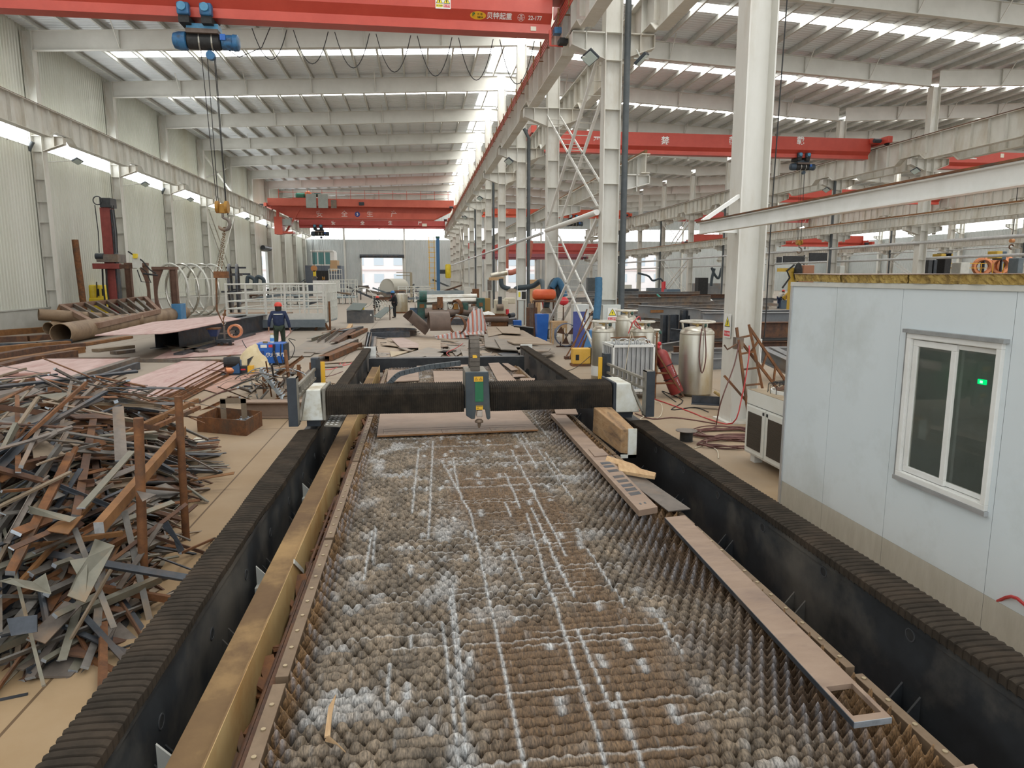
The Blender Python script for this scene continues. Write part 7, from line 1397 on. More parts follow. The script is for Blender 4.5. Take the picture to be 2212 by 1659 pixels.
# channels and bars left of centre
for i, (a, b_, w_, h, mt, kd) in enumerate([((690, 770), (765, 738), .34, .22, steel_m, 'c'), ((672, 762), (720, 742), .5, .05, pm3, 'b'), ((700, 775), (772, 745), .34, .18, rust_m, 'c'), ((640, 770), (690, 735), .9, .02, pm3, 'b'), ((668, 735), (708, 722), .2, .16, endm[7], 'c'), ((690, 737), (728, 712), .3, .16, steel_m, 'a'), ((706, 737), (738, 712), .3, .16, steel_m, 'a'), ((722, 742), (762, 715), .3, .16, rustd_m, 'c'), ((700, 722), (745, 712), .2, .12, rust_m, 'b'), ((735, 718), (780, 708), .25, .16, blued_m, 'c'), ((752, 712), (758, 702), .2, .14, wood_m, 'b'), ((755, 728), (790, 712), .2, .16, rust_m, 'c'), ((715, 745), (790, 745), .3, .05, pm2, 'b'), ((725, 757), (780, 752), .25, .05, pm2, 'b'), ((680, 785), (760, 780), .35, .02, pm2, 'b'), ((690, 792), (740, 790), .3, .02, pm3, 'b')]):
    m = MB(); A_, B_ = P(*a, h / 2 + .02), P(*b_, h / 2 + .02); (m.cbeam(A_, B_, h, w_) if kd == 'c' else m.angle(A_, B_, h, .015) if kd == 'a' else m.bar(A_, B_, w_, h)); tag(m.build('channel_steel', mt), 'channel or bar in the scatter right of the blue machine, %s from its left' % ORD[i + 1], 'steel bar', 'bars right of the blue machine')
vb = thing('v_profiles', 'bundle of nested angle profiles standing behind the left track end', 'profiles', (-2, 27, 0)); [MB().angle(P(793 + d, 752, .25), P(798 + d, 722, .25), .2, .015).build('profile', cut_m if d % 2 else steel_m, vb) for d in (0, 5, 10)]
# rolled rings
tag(MB().pipe((P(848, 733).x, 30.4, .05), (P(848, 733).x, 30.4, .33), 1.0, .97, 48).build('rolled_ring', blued_m, smooth=True), 'large dark rolled ring lying on the floor in the middle', 'ring')
tag(MB().box(P(792, 735).x, P(886, 735).x, 29.2, 29.3, 0, .30).build('ring_strip', blued_m), 'dark flat strip standing in front of the rolled ring', 'strip')
def half_pipe(c, ax, r, L_, a0, a1, mt, lab, name='curved_shell'):
    ax = V(ax).normalized(); u = ax.cross(V((0, 0, 1))).normalized(); w_ = u.cross(ax); vs, fs = [], []; n = 20; c = V(c)
    for i in range(n + 1):
        a = a0 + (a1 - a0) * i / n
        for rr_ in (r, r - .02):
            for s in (-L_ / 2, L_ / 2): vs.append(c + ax * s + (u * c_(a) + w_ * s_(a)) * rr_)
    for i in range(n): a = i * 4; fs += [(a, a + 1, a + 5, a + 4), (a + 2, a + 6, a + 7, a + 3), (a, a + 4, a + 6, a + 2), (a + 1, a + 3, a + 7, a + 5)]
    fs += [(0, 2, 3, 1), (n * 4, n * 4 + 1, n * 4 + 3, n * 4 + 2)]; return tag(MB().add(vs, fs).build(name, mt, smooth=True), lab, 'curved plate')
shm = mat('shell_brown', (.10, .07, .055), (.16, .11, .085), .6, .15, scale=1.5)
half_pipe(Q(948, 702, 28.8) + V((0, .1, 0)), (1, .1, 0), .55, .85, -.4, 3.5, shm, 'brown half-rolled shell standing left of the striped tarp')
half_pipe(Q(895, 702, 29.5), (.65, .3, -.6), .42, 1.0, -.3, 3.0, shm, 'brown rolled shell tilted against the dark machine base')
half_pipe(Q(988, 702, 29.5), (.5, 1, 0), .38, .25, -1.2, 4.2, rust_m, 'narrow rusty rolled band beside the brown shell')
# table with box beam, second stand
wtb = thing('box_beam_table', 'dark box beam used as a table with a sloping tray, mid hall', 'work table', (-3.3, 40, 0)); xa, xb = P(750, 698).x, P(806, 698).x; MB().box(xa, xb, 39.7, 40.6, 0, .72).build('box_beam', mat('table_dark', (.07, .075, .08), (.13, .12, .115), .5, .3, scale=2), wtb); MB().box(xb - .15, xb - .08, 39.69, 39.7, .4, .5).build('label', white_m, wtb)
MB().prism([(xa + .0, 39.6, .75), (xa + .8, 39.6, .7), (xa + 1.1, 40.4, 1.05), (xa + .3, 40.4, 1.1)], (0, 0, .03)).build('tray', mat('tray_green', (.10, .12, .11), rough=.5), wtb); MB().box(xb - .7, xb - .5, 40, 40.2, .74, .9).build('yellow_tool', ylw2_m, wtb); MB().ring((xa + .8, 41, 1.4), .6, .025, (0, 1, .3), 24, 5).build('wire_hoop', railw_m, wtb)
st2 = thing('sloping_stand', 'stand with sloping dark tray beside the man with blue helmet', 'stand', (-2.2, 42, 0)); a = P(808, 690); MB().prism([Q(806, 684, 42), Q(822, 688, 42), Q(850, 664, 43.5), Q(832, 664, 43.5)], (0, 0, .03)).build('tray', MATS['tray_green'], st2)
for x, y in ((842, 692), (812, 690)): p = P(x, y); MB().bar((p.x, 42.3, 0), (p.x, 42.3, .9), .05, .05).build('leg', rustd_m, st2)
for i in range(5): MB().ring(Q(815 + i * 6, 664, 44.5 + .1 * i), .45, .018, (1, .3, .2), 20, 5).build('hoop', railw_m, st2)
for i in range(5): MB().tube([Q(806, 658 + 4 * i, 44.4), Q(848, 650 + 4 * i, 44.9)], .015, 5).build('tie_wire', railw_m, st2)
tk = thing('upright_tank', 'dull upright tank with pipes on top behind the man with blue helmet', 'tank', (P(866, 676).x, 50.5, 0)); x = tk['_o'][0]; MB().lathe([(.5, .1), (.52, .2), (.52, 1.25), (.5, 1.35), (.3, 1.42), (0, 1.42)], (x, 50.5, 0), 24).build('shell', tank_m, tk, smooth=True); MB().ring((x, 50.5, 1.6), .4, .03, n=20).build('ring', rust_m, tk); [MB().bar((x + .35 * c_(a), 50.5 + .35 * s_(a), 1.35), (x + .35 * c_(a), 50.5 + .35 * s_(a), 1.6), .05, .05).build('post', rust_m, tk) for a in (0, 2, 4)]; MB().cyl((x, 50.5, 0), (x, 50.5, .1), .5, 20).build('foot', rust_m, tk)
# plate rolling machine
rm_ = thing('plate_rolling_machine', 'green plate rolling machine with long rollers in the middle of the hall', 'rolling machine', (1.6, 40, 0)); YR = 38.
q2 = lambda x, y, Y=YR: at(x, y, Y=Y)
for xa, xb, y0, y1 in ((902, 922, 647, 697), (1030, 1048, 644, 672)): MB().box(q2(xa, 690).x, q2(xb, 690).x, YR, YR + .9, max(0, q2(xa, y1).z), q2(xa, y0).z).build('pedestal', green_m, rm_, bevel=.03); MB().box(q2(xa + 5, 690).x, q2(xb - 5, 690).x, YR - .02, YR, q2(xa, y0 + 18).z, q2(xa, y0 + 10).z).build('plate', rusto_m, rm_)
MB().cyl(q2(918, 676), q2(1032, 673), .28, 20).build('lower_roller', mat('roller', (.13, .10, .085), (.2, .15, .12), .4, .5, scale=2), rm_); MB().cyl(q2(918, 652, YR + .5), q2(1030, 650, YR + .5), .17, 18).cyl(q2(918, 643, YR + 1), q2(1030, 641, YR + 1), .17, 18).build('upper_rollers', chrome_m, rm_)
MB().box(q2(890, 700).x, q2(1115, 700).x, YR - .6, YR + 1.4, 0, .32).build('base', blued_m, rm_); MB().box(q2(886, 700).x, q2(904, 700).x, YR + .1, YR + .6, .5, .9).build('blue_motor', mat('motor_blue', (.04, .08, .13), rough=.5), rm_); MB().cyl(q2(906, 640), q2(922, 640), .3, 16).build('gear', green_m, rm_)
MB().pipe(q2(896, 651), q2(897.5, 651), .42, .37, 24).build('hand_wheel', chrome_m, rm_)
for i in range(4): x = 940 + i * 22; MB().obox(q2(x, 662, YR - .1), (.3, .3, .3 + .1 * (i % 2)), M.Rotation(i, 3, 'Z')).build('fitting', [rust_m, railw_m, mat('fit_orange', (.4, .2, .05), rough=.6), green_m][i], rm_)
for i in range(3): MB().tube([q2(950 + i * 12, 668, YR - .2), q2(953 + i * 14, 655, YR - .2), q2(965 + i * 12, 652, YR - .2), q2(972 + i * 10, 668, YR - .2)], .035, 6).build('hose', [railw_m, rubber_m, railw_m][i], rm_)
MB().pipe(q2(985, 664, YR - .3), q2(992, 662, YR - .2), .42, .36, 20).build('rusty_ring', rust_m, rm_); MB().box(q2(945, 700).x, q2(957, 700).x, YR - .3, YR, .9, 1.5).build('rusty_box', rust_m, rm_)
# scrap bin with lettering, tarp
sb = thing('scrap_bin', 'rusty brown scrap bin with white characters on its front', 'bin', (3.6, 34, 0)); xa, xm, xb = P(1028, 712).x, P(1082, 712).x, P(1099, 712).x; zt = Q(1050, 681, 34).z; MB().box(xa, xb, 34, 34.04, 0, zt).box(xa, xa + .04, 34, 35.4, 0, zt).box(xb - .04, xb, 34, 35.4, 0, zt).box(xa, xb, 35.36, 35.4, 0, zt).box(xa, xb, 34, 35.4, 0, .04).build('walls', rust_m, sb); MB().cyl((xa, 33.95, zt - .2), (xb, 33.95, zt - .2), .14, 14).build('round_edge', shm, sb)
p = Q(1047, 700, 33.98); text('lettering', '废料桶', wtxt, sb, (p.x, 33.985, p.z), (1, 0, 0), (0, 0, 1), .24, bold=.006)
tag(MB().cyl(Q(1100, 682, 34.2), Q(1110, 680, 34.4), .12, 12).build('shaft_end', blued_m), 'dark shaft end sticking out right of the scrap bin', 'shaft'); crumple('white_sack', Q(1053, 680, 34.6), (.75, .6, .16), white_m, 'white folded sack lying on the scrap bin', 'sack', 4)
tarp_m = bpy.data.materials.new('striped_tarp'); tarp_m.use_nodes = True; nt = tarp_m.node_tree; b = nt.nodes['Principled BSDF']; tcn = nt.nodes.new('ShaderNodeTexCoord'); wv = nt.nodes.new('ShaderNodeTexWave'); wv.inputs['Scale'].default_value = 1.7; wv.inputs['Distortion'].default_value = 1.; r_ = nt.nodes.new('ShaderNodeValToRGB'); r_.color_ramp.interpolation = 'CONSTANT'; e = r_.color_ramp.elements; e[0].color = (.5, .16, .10, 1); e[1].position = .3; e[1].color = (.62, .6, .58, 1); q = e.new(.55); q.color = (.07, .09, .16, 1); q = e.new(.75); q.color = (.6, .58, .56, 1)
nt.links.new(tcn.outputs['Object'], wv.inputs[0]); nt.links.new(wv.outputs[1], r_.inputs[0]); nt.links.new(r_.outputs[0], b.inputs['Base Color']); b.inputs['Roughness'].default_value = .8
crumple('striped_tarp', (1.9, 29.8, 0), (2.5, 1.7, .22), tarp_m, 'striped red white and blue tarp spread on the floor, flat part', 'tarp', 6, 30, .9); crumple('striped_tarp', (2.5, 30.6, .0), (1.1, 1.5, 1.15), tarp_m, 'striped tarp draped high over a post in front of the scrap bin', 'tarp', 12, 30, .25)
tag(MB().bar(Q(985, 681, 31), Q(1028, 690, 30.5), .1, .08).build('tarp_pole', chrome_m), 'bright pole reaching to the peak of the striped tarp', 'pole')
# machines left of the braced columns
cn = thing('cream_lathe', 'cream machine with dark cloth left of the white switch cabinet', 'machine', (6, 43, 0)); Y_ = 42.; w3 = lambda x, y: at(x, y, Y=Y_); MB().box(w3(1070, 690).x, w3(1098, 690).x, Y_, Y_ + 1, 0, w3(1070, 648).z).build('body', mat('machine_cream', (.55, .50, .38), (.6, .55, .43), .5, scale=2), cn, bevel=.04); MB().box(w3(1092, 660).x, w3(1114, 660).x, Y_ + .1, Y_ + .8, w3(0, 662).z, w3(0, 648).z).build('head', MATS['machine_cream'], cn, bevel=.06); MB().box(w3(1076, 660).x, w3(1084, 660).x, Y_ - .05, Y_, w3(0, 662).z, w3(0, 645).z).build('cloth', navy_m, cn); MB().cyl(w3(1096, 690), w3(1096, 668), .1, 10).build('red_cylinder', redsign, cn); MB().cyl((w3(1072, 680).x, Y_ - .3, .75), (w3(1086, 680).x, Y_ - .3, .75), .2, 12).build('spindle', steel_m, cn)
pc = thing('switch_cabinet', 'white switch cabinet with yellow warning label on legs left of the braced columns', 'electrical box', (6.4, 38, 0)); Y_ = 37.; MB().box(w3(1118, 650).x, w3(1137, 650).x, Y_, Y_ + .4, w3(0, 653).z, w3(0, 631).z).build('box', white_m, pc); MB().box(w3(1127, 650).x, w3(1136, 650).x, Y_ - .02, Y_, w3(0, 651).z, w3(0, 633).z).build('open_door', rubber_m, pc); MB().box(w3(1118, 680).x, w3(1136, 680).x, Y_ + .05, Y_ + .35, 0, w3(0, 655).z).build('lower_panel', MATS['box_grey'], pc); [MB().bar((w3(x, 0).x, Y_, 0), (w3(x, 0).x, Y_, w3(0, 654).z), .05, .05).build('leg', steel_m, pc) for x in (1119, 1135)]; MB().box(w3(1120, 640).x, w3(1124, 640).x, Y_ - .02, Y_ - .01, w3(0, 646).z, w3(0, 634).z).build('label', ysign, pc)
pc2 = thing('meter_box', 'small grey meter box on a post left of the cream machine', 'electrical box', (7, 52, 0)); Y_ = 52.; MB().box(w3(1050, 620).x, w3(1064, 620).x, Y_, Y_ + .4, w3(0, 632).z, w3(0, 602).z).build('box', MATS['box_grey'], pc2); MB().box(w3(1053, 620).x, w3(1062, 620).x, Y_ - .02, Y_, w3(0, 630).z, w3(0, 605).z).build('window', steel_m, pc2); MB().box(w3(1055, 620).x, w3(1060, 620).x, Y_ + .1, Y_ + .2, 0, w3(0, 632).z).build('post', steel_m, pc2)
for i, (x, y, w_, h, d, mt, nm, lab) in enumerate([(1050, 672, 18, 28, 40, mat('cart_orange', (.36, .22, .07), rough=.6), 'orange_cart', 'dull orange cart behind the right roller stand'), (1010, 660, 14, 40, 55, railw_m, 'pale_cabinet', 'pale narrow cabinet behind the rolling machine'), (1028, 648, 14, 24, 62, rust_m, 'rusty_cabinet', 'rusty cabinet behind the rolling machine'), (1150, 690, 22, 26, 33, rustd_m, 'rod_bin', 'dark bin of rods left of the white braced columns'), (1118, 700, 18, 8, 34.5, bluebox_m, 'blue_tray', 'small blue tray below the switch cabinet'), (1155, 630, 26, 26, 50, wood_m, 'wooden_crate', 'brown crate behind the fume hoses')]):
    a = at(x - w_ / 2, y, Y=d); b_ = at(x + w_ / 2, y - h, Y=d); MBx = MB().box(a.x, b_.x, d, d + (b_.x - a.x) * .8, 0, b_.z).build(nm, mt, bevel=.03); tag(MBx, lab, 'cabinet' if 'cab' in nm else 'container')
for i in range(14): p = at(1142 + cr.random() * 20, 690, Y=33.2); q = at(1140 + cr.random() * 26, 650 + cr.random() * 12, Y=33.6); tag(MB().cyl((p.x, 33.2, .3), q, .015, 6).build('thin_rod', cr.choice([rust_m, steel_m, rustd_m])), 'thin rod standing in the dark bin left of the braced columns', 'rod', 'rods in the dark bin')
hose([at(1172, 652, Y=30), at(1174, 670, Y=30), at(1170, 690, Y=30), at(1165, 705, Y=30), (P(1163, 716).x, 30, .05)], .035, hose_r, 'thick red hoses hanging down at the left of the braced columns')
gst = thing('gas_stand', 'grey sheet box on a thin stand left of the braced columns', 'stand', (P(1148, 715).x, 31, 0)); MB().box(at(1142, 672, Y=31).x, at(1154, 672, Y=31).x, 31, 31.2, at(0, 672, Y=31).z, at(0, 662, Y=31).z).build('box', steel_m, gst); [MB().bar((at(x, 690, Y=31).x, 31.1, 0), (at(x, 690, Y=31).x, 31.1, 1.2), .04, .04).build('leg', steel_m, gst) for x in (1146, 1150)]
dbm = tag(MB().ibeam(P(1110, 712, .2), P(1185, 722, .2), .4, .3).build('base_beam', blued_m), 'dark beam on the floor right of the scrap bin', 'beam')
# ================================================================== FAR CLUTTER
fr_ = random.Random(77)
def px_box(name, x0, x1, y0, y1, Y, mt, lab, cat, d=.8, floor=True, bevel=0):
    a, b_ = at(x0, y1, Y=Y), at(x1, y0, Y=Y); return tag(MB().box(a.x, b_.x, Y, Y + d, 0 if floor else max(0, a.z), b_.z).build(name, mt, bevel=bevel), lab, cat)
def rail_stand(px0, px1, py, Y, hgt, lab, deck=.5, mt=None, n=5):
    mt = mt or railw_m; r = thing('railed_stand', lab, 'platform', (at(px0, py, Y=Y).x, Y, 0)); xa, xb = at(px0, py, Y=Y).x, at(px1, py, Y=Y).x
    MB().box(xa, xb, Y, Y + 2.5, deck - .12, deck).build('deck', MATS['deck_grey'], r)
    for yy in (Y, Y + 2.4):
        for x in np.linspace(xa, xb, n): MB().bar((x, yy, 0), (x, yy, deck + hgt), .08, .08).build('post', mt, r)
        for z in (.45, .8, 1.0): MB().bar((xa, yy, deck + hgt * z), (xb, yy, deck + hgt * z), .07, .07).build('rail', mt, r)
rail_stand(562, 655, 640, 66, 1.5, 'pale railed frame far behind the platform, left one'); rail_stand(712, 768, 640, 68, 1.6, 'pale railed frame far back, beside the first', .7); rail_stand(860, 930, 640, 72, 1.2, 'pale railed frame far back beside the tank shell', .4); rail_stand(712, 735, 625, 85, 3., 'tall thin railed frame far back in the hall', .5, n=3)
for i in range(40):
    x = fr_.uniform(520, 1010); Y = fr_.uniform(58, 108); a = at(x, 620, Y=Y); L_ = fr_.uniform(1.2, 4.5); az = fr_.uniform(-.5, .5); z = fr_.uniform(.1, 1.3); d = V((c_(az), s_(az), fr_.gauss(0, .25))) * L_ / 2; c = V((a.x, Y, z)); b0 = c - d; b1 = c + d; b0.z = max(b0.z, .08); b1.z = max(b1.z, .08)
    tag(MB().bar(b0, b1, fr_.uniform(.1, .35), fr_.uniform(.08, .3)).build('steel_bar', fr_.choice([blued_m, steel_m, railw_m, rustd_m, dark_m, MATS['deck_dark']])), 'steel bar in the distant clutter across the hall', 'steel bar', 'bars in the distant clutter')
for i in range(16):
    x = fr_.uniform(530, 1000); Y = fr_.uniform(60, 110); a = at(x, 620, Y=Y); w_ = fr_.uniform(.8, 2.4); h = fr_.uniform(.5, 1.1); t = thing('trestle', 'steel trestle in the distant clutter across the hall', 'trestle', (a.x, Y, 0), 'distant trestles'); mt = fr_.choice([blued_m, railw_m, rustd_m, MATS['deck_grey']]); MB().box(a.x, a.x + w_, Y, Y + .9, h - .12, h).build('top', mt, t)
    for dx in (.05, w_ - .05): MB().box(a.x + dx - .05, a.x + dx + .05, Y + .1, Y + .8, 0, h - .12).build('leg', mt, t)
for i, x in enumerate((540, 560)): duct([at(x - 6, 612, Y=62), at(x - 5, 600, Y=62), at(x, 598, Y=62), at(x + 9, 604, Y=62), at(x + 10, 614, Y=62)], .16, fh_m, 'dark fume hose arch by the left wall, %s' % ['left', 'right'][i])
bt_ = thing('control_booth', 'pale booth with teal windows on a dark base at the far left', 'booth', (-15, 112, 0)); Y_ = 112.; w4 = lambda x, y: at(x, y, Y=Y_)
MB().box(w4(660, 600).x, w4(737, 600).x, Y_, Y_ + 5, 0, w4(0, 572).z).build('base', mat('booth_base', (.09, .11, .14), (.13, .15, .18), .6, scale=.5), bt_); MB().box(w4(684, 600).x, w4(712, 600).x, Y_ - .05, Y_, 0, w4(0, 584).z).build('opening', ink_m, bt_)
MB().box(w4(673, 560).x, w4(722, 560).x, Y_, Y_ + 4, w4(0, 572).z, w4(0, 540).z).build('cabin', white_m, bt_); MB().box(w4(671, 560).x, w4(720, 560).x, Y_ - .1, Y_ + 4.1, w4(0, 540).z, w4(0, 537).z).build('roof', white_m, bt_)
for a, b_ in ((675, 685), (688, 700), (703, 713)): MB().box(w4(a, 560).x, w4(b_, 560).x, Y_ - .06, Y_, w4(0, 569).z, w4(0, 542).z).build('teal_window', mat('teal_glass', (.10, .24, .24), rough=.2), bt_)
MB().box(w4(712, 560).x, w4(728, 560).x, Y_ - .02, Y_ + 3, w4(0, 585).z, w4(0, 560).z).build('side_board', wood_m, bt_)
px_box('white_sheet', 676, 732, 606, 618, 95, white_m, 'white sheet standing far back below the booth', 'sheet')
sh_ = thing('tank_shell', 'pale half tank shell lying on a far table before the open door', 'tank', (-3, 75, 0)); c = at(842, 614, Y=75); MB().pipe((c.x - .3, 75, 1.4), (c.x + 1.2, 77, 1.4), 1.0, .95, 28).build('shell', mat('shell_pale', (.42, .40, .34), rough=.6), sh_, smooth=True); MB().cyl((c.x - .28, 75.02, 1.4), (c.x - .27, 75.04, 1.4), .94, 28).build('end', mat('shell_end', (.5, .48, .42), rough=.6), sh_); MB().box(c.x - 1.3, c.x + 2, 74.5, 77.5, .2, .45).build('table', rustd_m, sh_)
fp_ = thing('tan_gantry_post', 'tan steel post with a side rail frame far back in the hall', 'post', (-1.2, 72, 0)); a = at(889, 640, Y=72); MB().box(a.x - .12, a.x + .12, 72, 72.2, 0, at(0, 588, Y=72).z).build('post', mat('post_tan', (.3, .26, .18), rough=.6), fp_); [MB().bar((a.x, 72.1, at(0, y, Y=72).z), (at(856, y, Y=72).x, 72.1, at(0, y, Y=72).z), .08, .08).build('rail', MATS['post_tan'], fp_) for y in (588, 595)]
wtb2 = px_box('grey_machine_bed', 905, 1008, 628, 640, 58, MATS['deck_grey'], 'long grey machine bed behind the rolling machine', 'machine'); px_box('white_bed', 920, 1005, 637, 645, 52, railw_m, 'long pale bed in front of the grey machine bed', 'machine')
bcl = thing('blue_mast', 'tall blue mast with a yellow capsule at the far end of the hall', 'mast', (3, 85, 0)); Y_ = 85.; a = at(947, 600, Y=Y_); MB().box(a.x - .2, a.x + .2, Y_, Y_ + .4, 0, at(0, 508, Y=Y_).z).build('mast', mat('mast_blue', (.03, .12, .26), rough=.5), bcl); MB().box(a.x - .25, a.x + .25, Y_, Y_ + .4, at(0, 508, Y=Y_).z, at(0, 503, Y=Y_).z).build('cap', green_m, bcl)
p = at(968, 586, Y=Y_); MB().lathe([(.25, -.85), (.35, -.7), (.35, .7), (.25, .85)], p, 14).build('yellow_capsule', ylw2_m, bcl, smooth=True); MB().box(a.x + .2, p.x, Y_, Y_ + .3, p.z - .3, p.z + .2).build('arm', navy_m, bcl)
yl = thing('yellow_ladder', 'thin yellow ladder beside the tall blue mast', 'ladder', (2, 86, 0)); 
for x in (928, 939): q = at(x, 600, Y=86); MB().bar((q.x, 86, .6), (q.x, 86, at(0, 505, Y=86).z), .08, .08).build('rail', yellow_m, yl)
for i in range(11): z = 1.2 + .62 * i; MB().bar((at(926, 600, Y=86).x, 86, z), (at(941, 600, Y=86).x, 86, z), .06, .06).build('rung', yellow_m, yl)
hk2 = thing('far_hook_block', 'orange pulley and hook hanging far back near the booth', 'hook', at(678, 580, Y=104)); p = V(hk2['_o']); MB().cyl((p.x, 104, p.z), (p.x, 104.3, p.z), .45, 16).build('pulley', mat('pulley_orange', (.5, .22, .08), rough=.5), hk2); MB().box(p.x - .15, p.x + .25, 104, 104.2, p.z - 1.1, p.z - .3).build('block', ylw2_m, hk2); MB().ring((p.x + .1, 104.1, p.z - 1.5), .3, .1, (0, 1, 0), 16, 6, 1.2, 6).build('hook', steel_m, hk2); [MB().cyl((p.x + d, 104.1, p.z), (p.x + d, 104.1, 9.2), .03, 5).build('rope', rubber_m, hk2) for d in (-.1, .1)]
# ------------------------------------------------------------------ second bay : stacks of beams
gb = mat('grey_beam', (.15, .155, .16), (.23, .23, .225), .5, .3, scale=1, c3=(.22, .15, .10), s2=.6)
def ib(a, b_, h, lab, mt=None, grp=None, bw=None): return tag(MB().ibeam(a, b_, h, bw or h * .6, .02, .015).build('steel_beam', mt or gb), lab, 'steel beam', grp)
for i in range(72):
    Y = fr_.uniform(32, 62); x = at(fr_.uniform(1325, 1600), 650, Y=Y).x; L_ = fr_.uniform(3, 9); az = fr_.gauss(.1, .35); h = fr_.choice([.2, .3, .4]); z = h / 2 + .05 + fr_.random() * 1.0 * min(1, (Y - 28) / 12); d = V((c_(az), s_(az), fr_.gauss(0, .02))) * L_ / 2; c = V((max(x, 9 + L_ / 2), Y, z)); ib(c - d, c + d, h, 'steel beam in the stacks on the second bay floor', fr_.choice([gb, blued_m, rustd_m, steel_m, gb]), 'beams on the second bay floor')
ib(at(1378, 672, Y=31), at(1562, 684, Y=30), .55, 'long grey beam lying behind the standing dark beam stubs', gb); tag(MB().obox(at(1440, 672, Y=30.9) + V((0, -.2, 0)), (1.7, .02, .12)).build('rust_streak_plate', rusto_m), 'orange rusty strip on the long grey beam', 'strip')
for i, (x0, x1, y0, y1) in enumerate(((1428, 1441, 680, 722), (1448, 1468, 680, 718), (1470, 1484, 670, 716), (1484, 1492, 682, 716))): a = at(x0, y1, Y=25.5); b_ = at(x1, y0, Y=25.5); m = MB(); m.ibeam(((a.x + b_.x) / 2, 25.5 + .2 * (i % 2), 0.02), ((a.x + b_.x) / 2, 25.5 + .2 * (i % 2), b_.z), b_.x - a.x, .3, .02, .02, up=(1, 0, 0)); tag(m.build('beam_stub', blued_m), 'dark beam stub standing upright behind the tall dull tank, %s from the left' % ORD[i + 1], 'beam stub')
ib(at(1448, 722, Y=24.6), at(1492, 726, Y=24.2), .42, 'short dark beam lying below the standing stubs', blued_m)
for i, (a, b_, h, mt) in enumerate([((1425, 735), (1500, 732), .06, rust_m), ((1430, 752), (1478, 735), .3, gb), ((1455, 758), (1560, 757), .3, rustd_m), ((1450, 775), (1560, 772), .35, gb), ((1480, 790), (1560, 782), .3, gb), ((1360, 698), (1425, 694), .25, gb), ((1360, 712), (1425, 690), .12, steel_m), ((1490, 700), (1560, 697), .12, steel_m)]): A_, B_ = P(*a, h / 2), P(*b_, h / 2); B_.y = A_.y + (B_.y - A_.y) * .6; ib(A_, B_, h, 'beam on the floor between the gas tanks and the tall column, %s from the back' % ORD[i + 1], mt)
bxp = thing('box_stub', 'grey box beam stub standing on the floor left of the tall dull tank', 'beam stub', (6.3, 17.5, 0)); p = P(1498, 800); MB().box(p.x - .17, p.x + .17, p.y, p.y + .4, 0, .42).build('stub', gb, bxp)
for i, (y, x0, x1, h, mt) in enumerate(((24.2, 10.2, 17, .62, gb), (22.6, 9.6, 17, .62, gb), (21.2, 8.8, 17, .5, rustd_m), (25.6, 11, 18, .5, steel_m), (19.8, 8.4, 16, .45, gb))): 
    for j in range(2 if i < 4 else 1): ib((x0 + .1 * j, y + .1 * j, h / 2 + h * j + .12 * j), (x1, y + .1 * j, h / 2 + h * j + .12 * j), h, 'beam in the stack right of the nearest tall column, row %s %s' % (ORD[i + 1], ['lower', 'upper'][j]), mt, bw=.35)
for i, (a, b_) in enumerate((((1640, 762), (1710, 795)), ((1668, 762), (1712, 785)))): ib(at(*a, Y=16.5 + i * .6), at(*b_, Y=15.2 + i * .6), .34, 'blue grey beam sloping down behind the chiller, %s' % ['nearer', 'farther'][i], gb)
gp_ = MB(); c = at(1432, 652, Y=45)
for i in range(12): a = fr_.uniform(0, 6); gp_.tube([c + V((fr_.gauss(0, .6), fr_.gauss(0, .3), fr_.gauss(0, .2))) for k in range(3)], .06, 6)
tag(gp_.build('green_frame', mat('teal_pipe', (.05, .26, .21), rough=.5)), 'tangled green pipe frame on the beams in the second bay', 'frame')
crumple('white_bundle', at(1530, 655, Y=42) - V((0, 0, .25)), (1.2, .8, .45), white_m, 'white cloth bundle on the beams left of the tall column', 'bundle', 9)
# yellow positioners, coils and boards far right
def blob(x, y, w_, h, Y, mt, nm, lab, cat, d=.8): a = at(x - w_ / 2, y + h / 2, Y=Y); b_ = at(x + w_ / 2, y - h / 2, Y=Y); return tag(MB().box(a.x, b_.x, Y, Y + d, max(a.z, 0) if 'board' in nm or 'unit' in nm or 'feeder' in nm else 0, b_.z).build(nm, mt, bevel=.04), lab, cat)
yp = thing('yellow_positioner', 'yellow welding positioner behind the bending worker at the right', 'positioner', (28, 53, 0)); a = at(1700, 640, Y=53)
for dx, z1, z2 in ((0, .8, 1.9), (.9, 1.9, .7), (1.8, .7, 1.9)): MB().bar((a.x + dx - .3, 53, z1), (a.x + dx + .9, 53, z2), .25, .3).build('arm', mat('pos_yellow', (.5, .32, .03), (.58, .38, .05), .5, scale=3), yp)
MB().box(a.x - .5, a.x + 3, 52.8, 53.6, 0, .7).build('base', mat('pos_blue', (.10, .15, .2), rough=.5), yp); MB().cyl((a.x - .3, 52.4, .9), (a.x + 1.2, 52.2, 1.5), .22, 14).build('pipe', mat('pipe_orange', (.35, .18, .1), rough=.5), yp)
ya = thing('yellow_robot_arm', 'yellow welding arm with dark hoses above the left end of the cabin', 'welding arm', (27, 48, 0)); a = at(1716, 598, Y=48); MB().box(a.x - .25, a.x + .25, 48, 48.4, 0, at(0, 575, Y=48).z).build('column', MATS['pos_yellow'], ya); MB().bar(at(1680, 583, Y=48), at(1716, 583, Y=48), .2, .25).build('arm', MATS['pos_yellow'], ya); MB().sphere(at(1724, 588, Y=47.8), .45, 10, (.7, .7, 1.6)).build('dark_head', rubber_m, ya); MB().tube([at(1716, 572, Y=47.8), at(1700, 585, Y=47.8), at(1706, 600, Y=47.8), at(1690, 622, Y=47.8)], .07, 6).build('hose', rubber_m, ya)
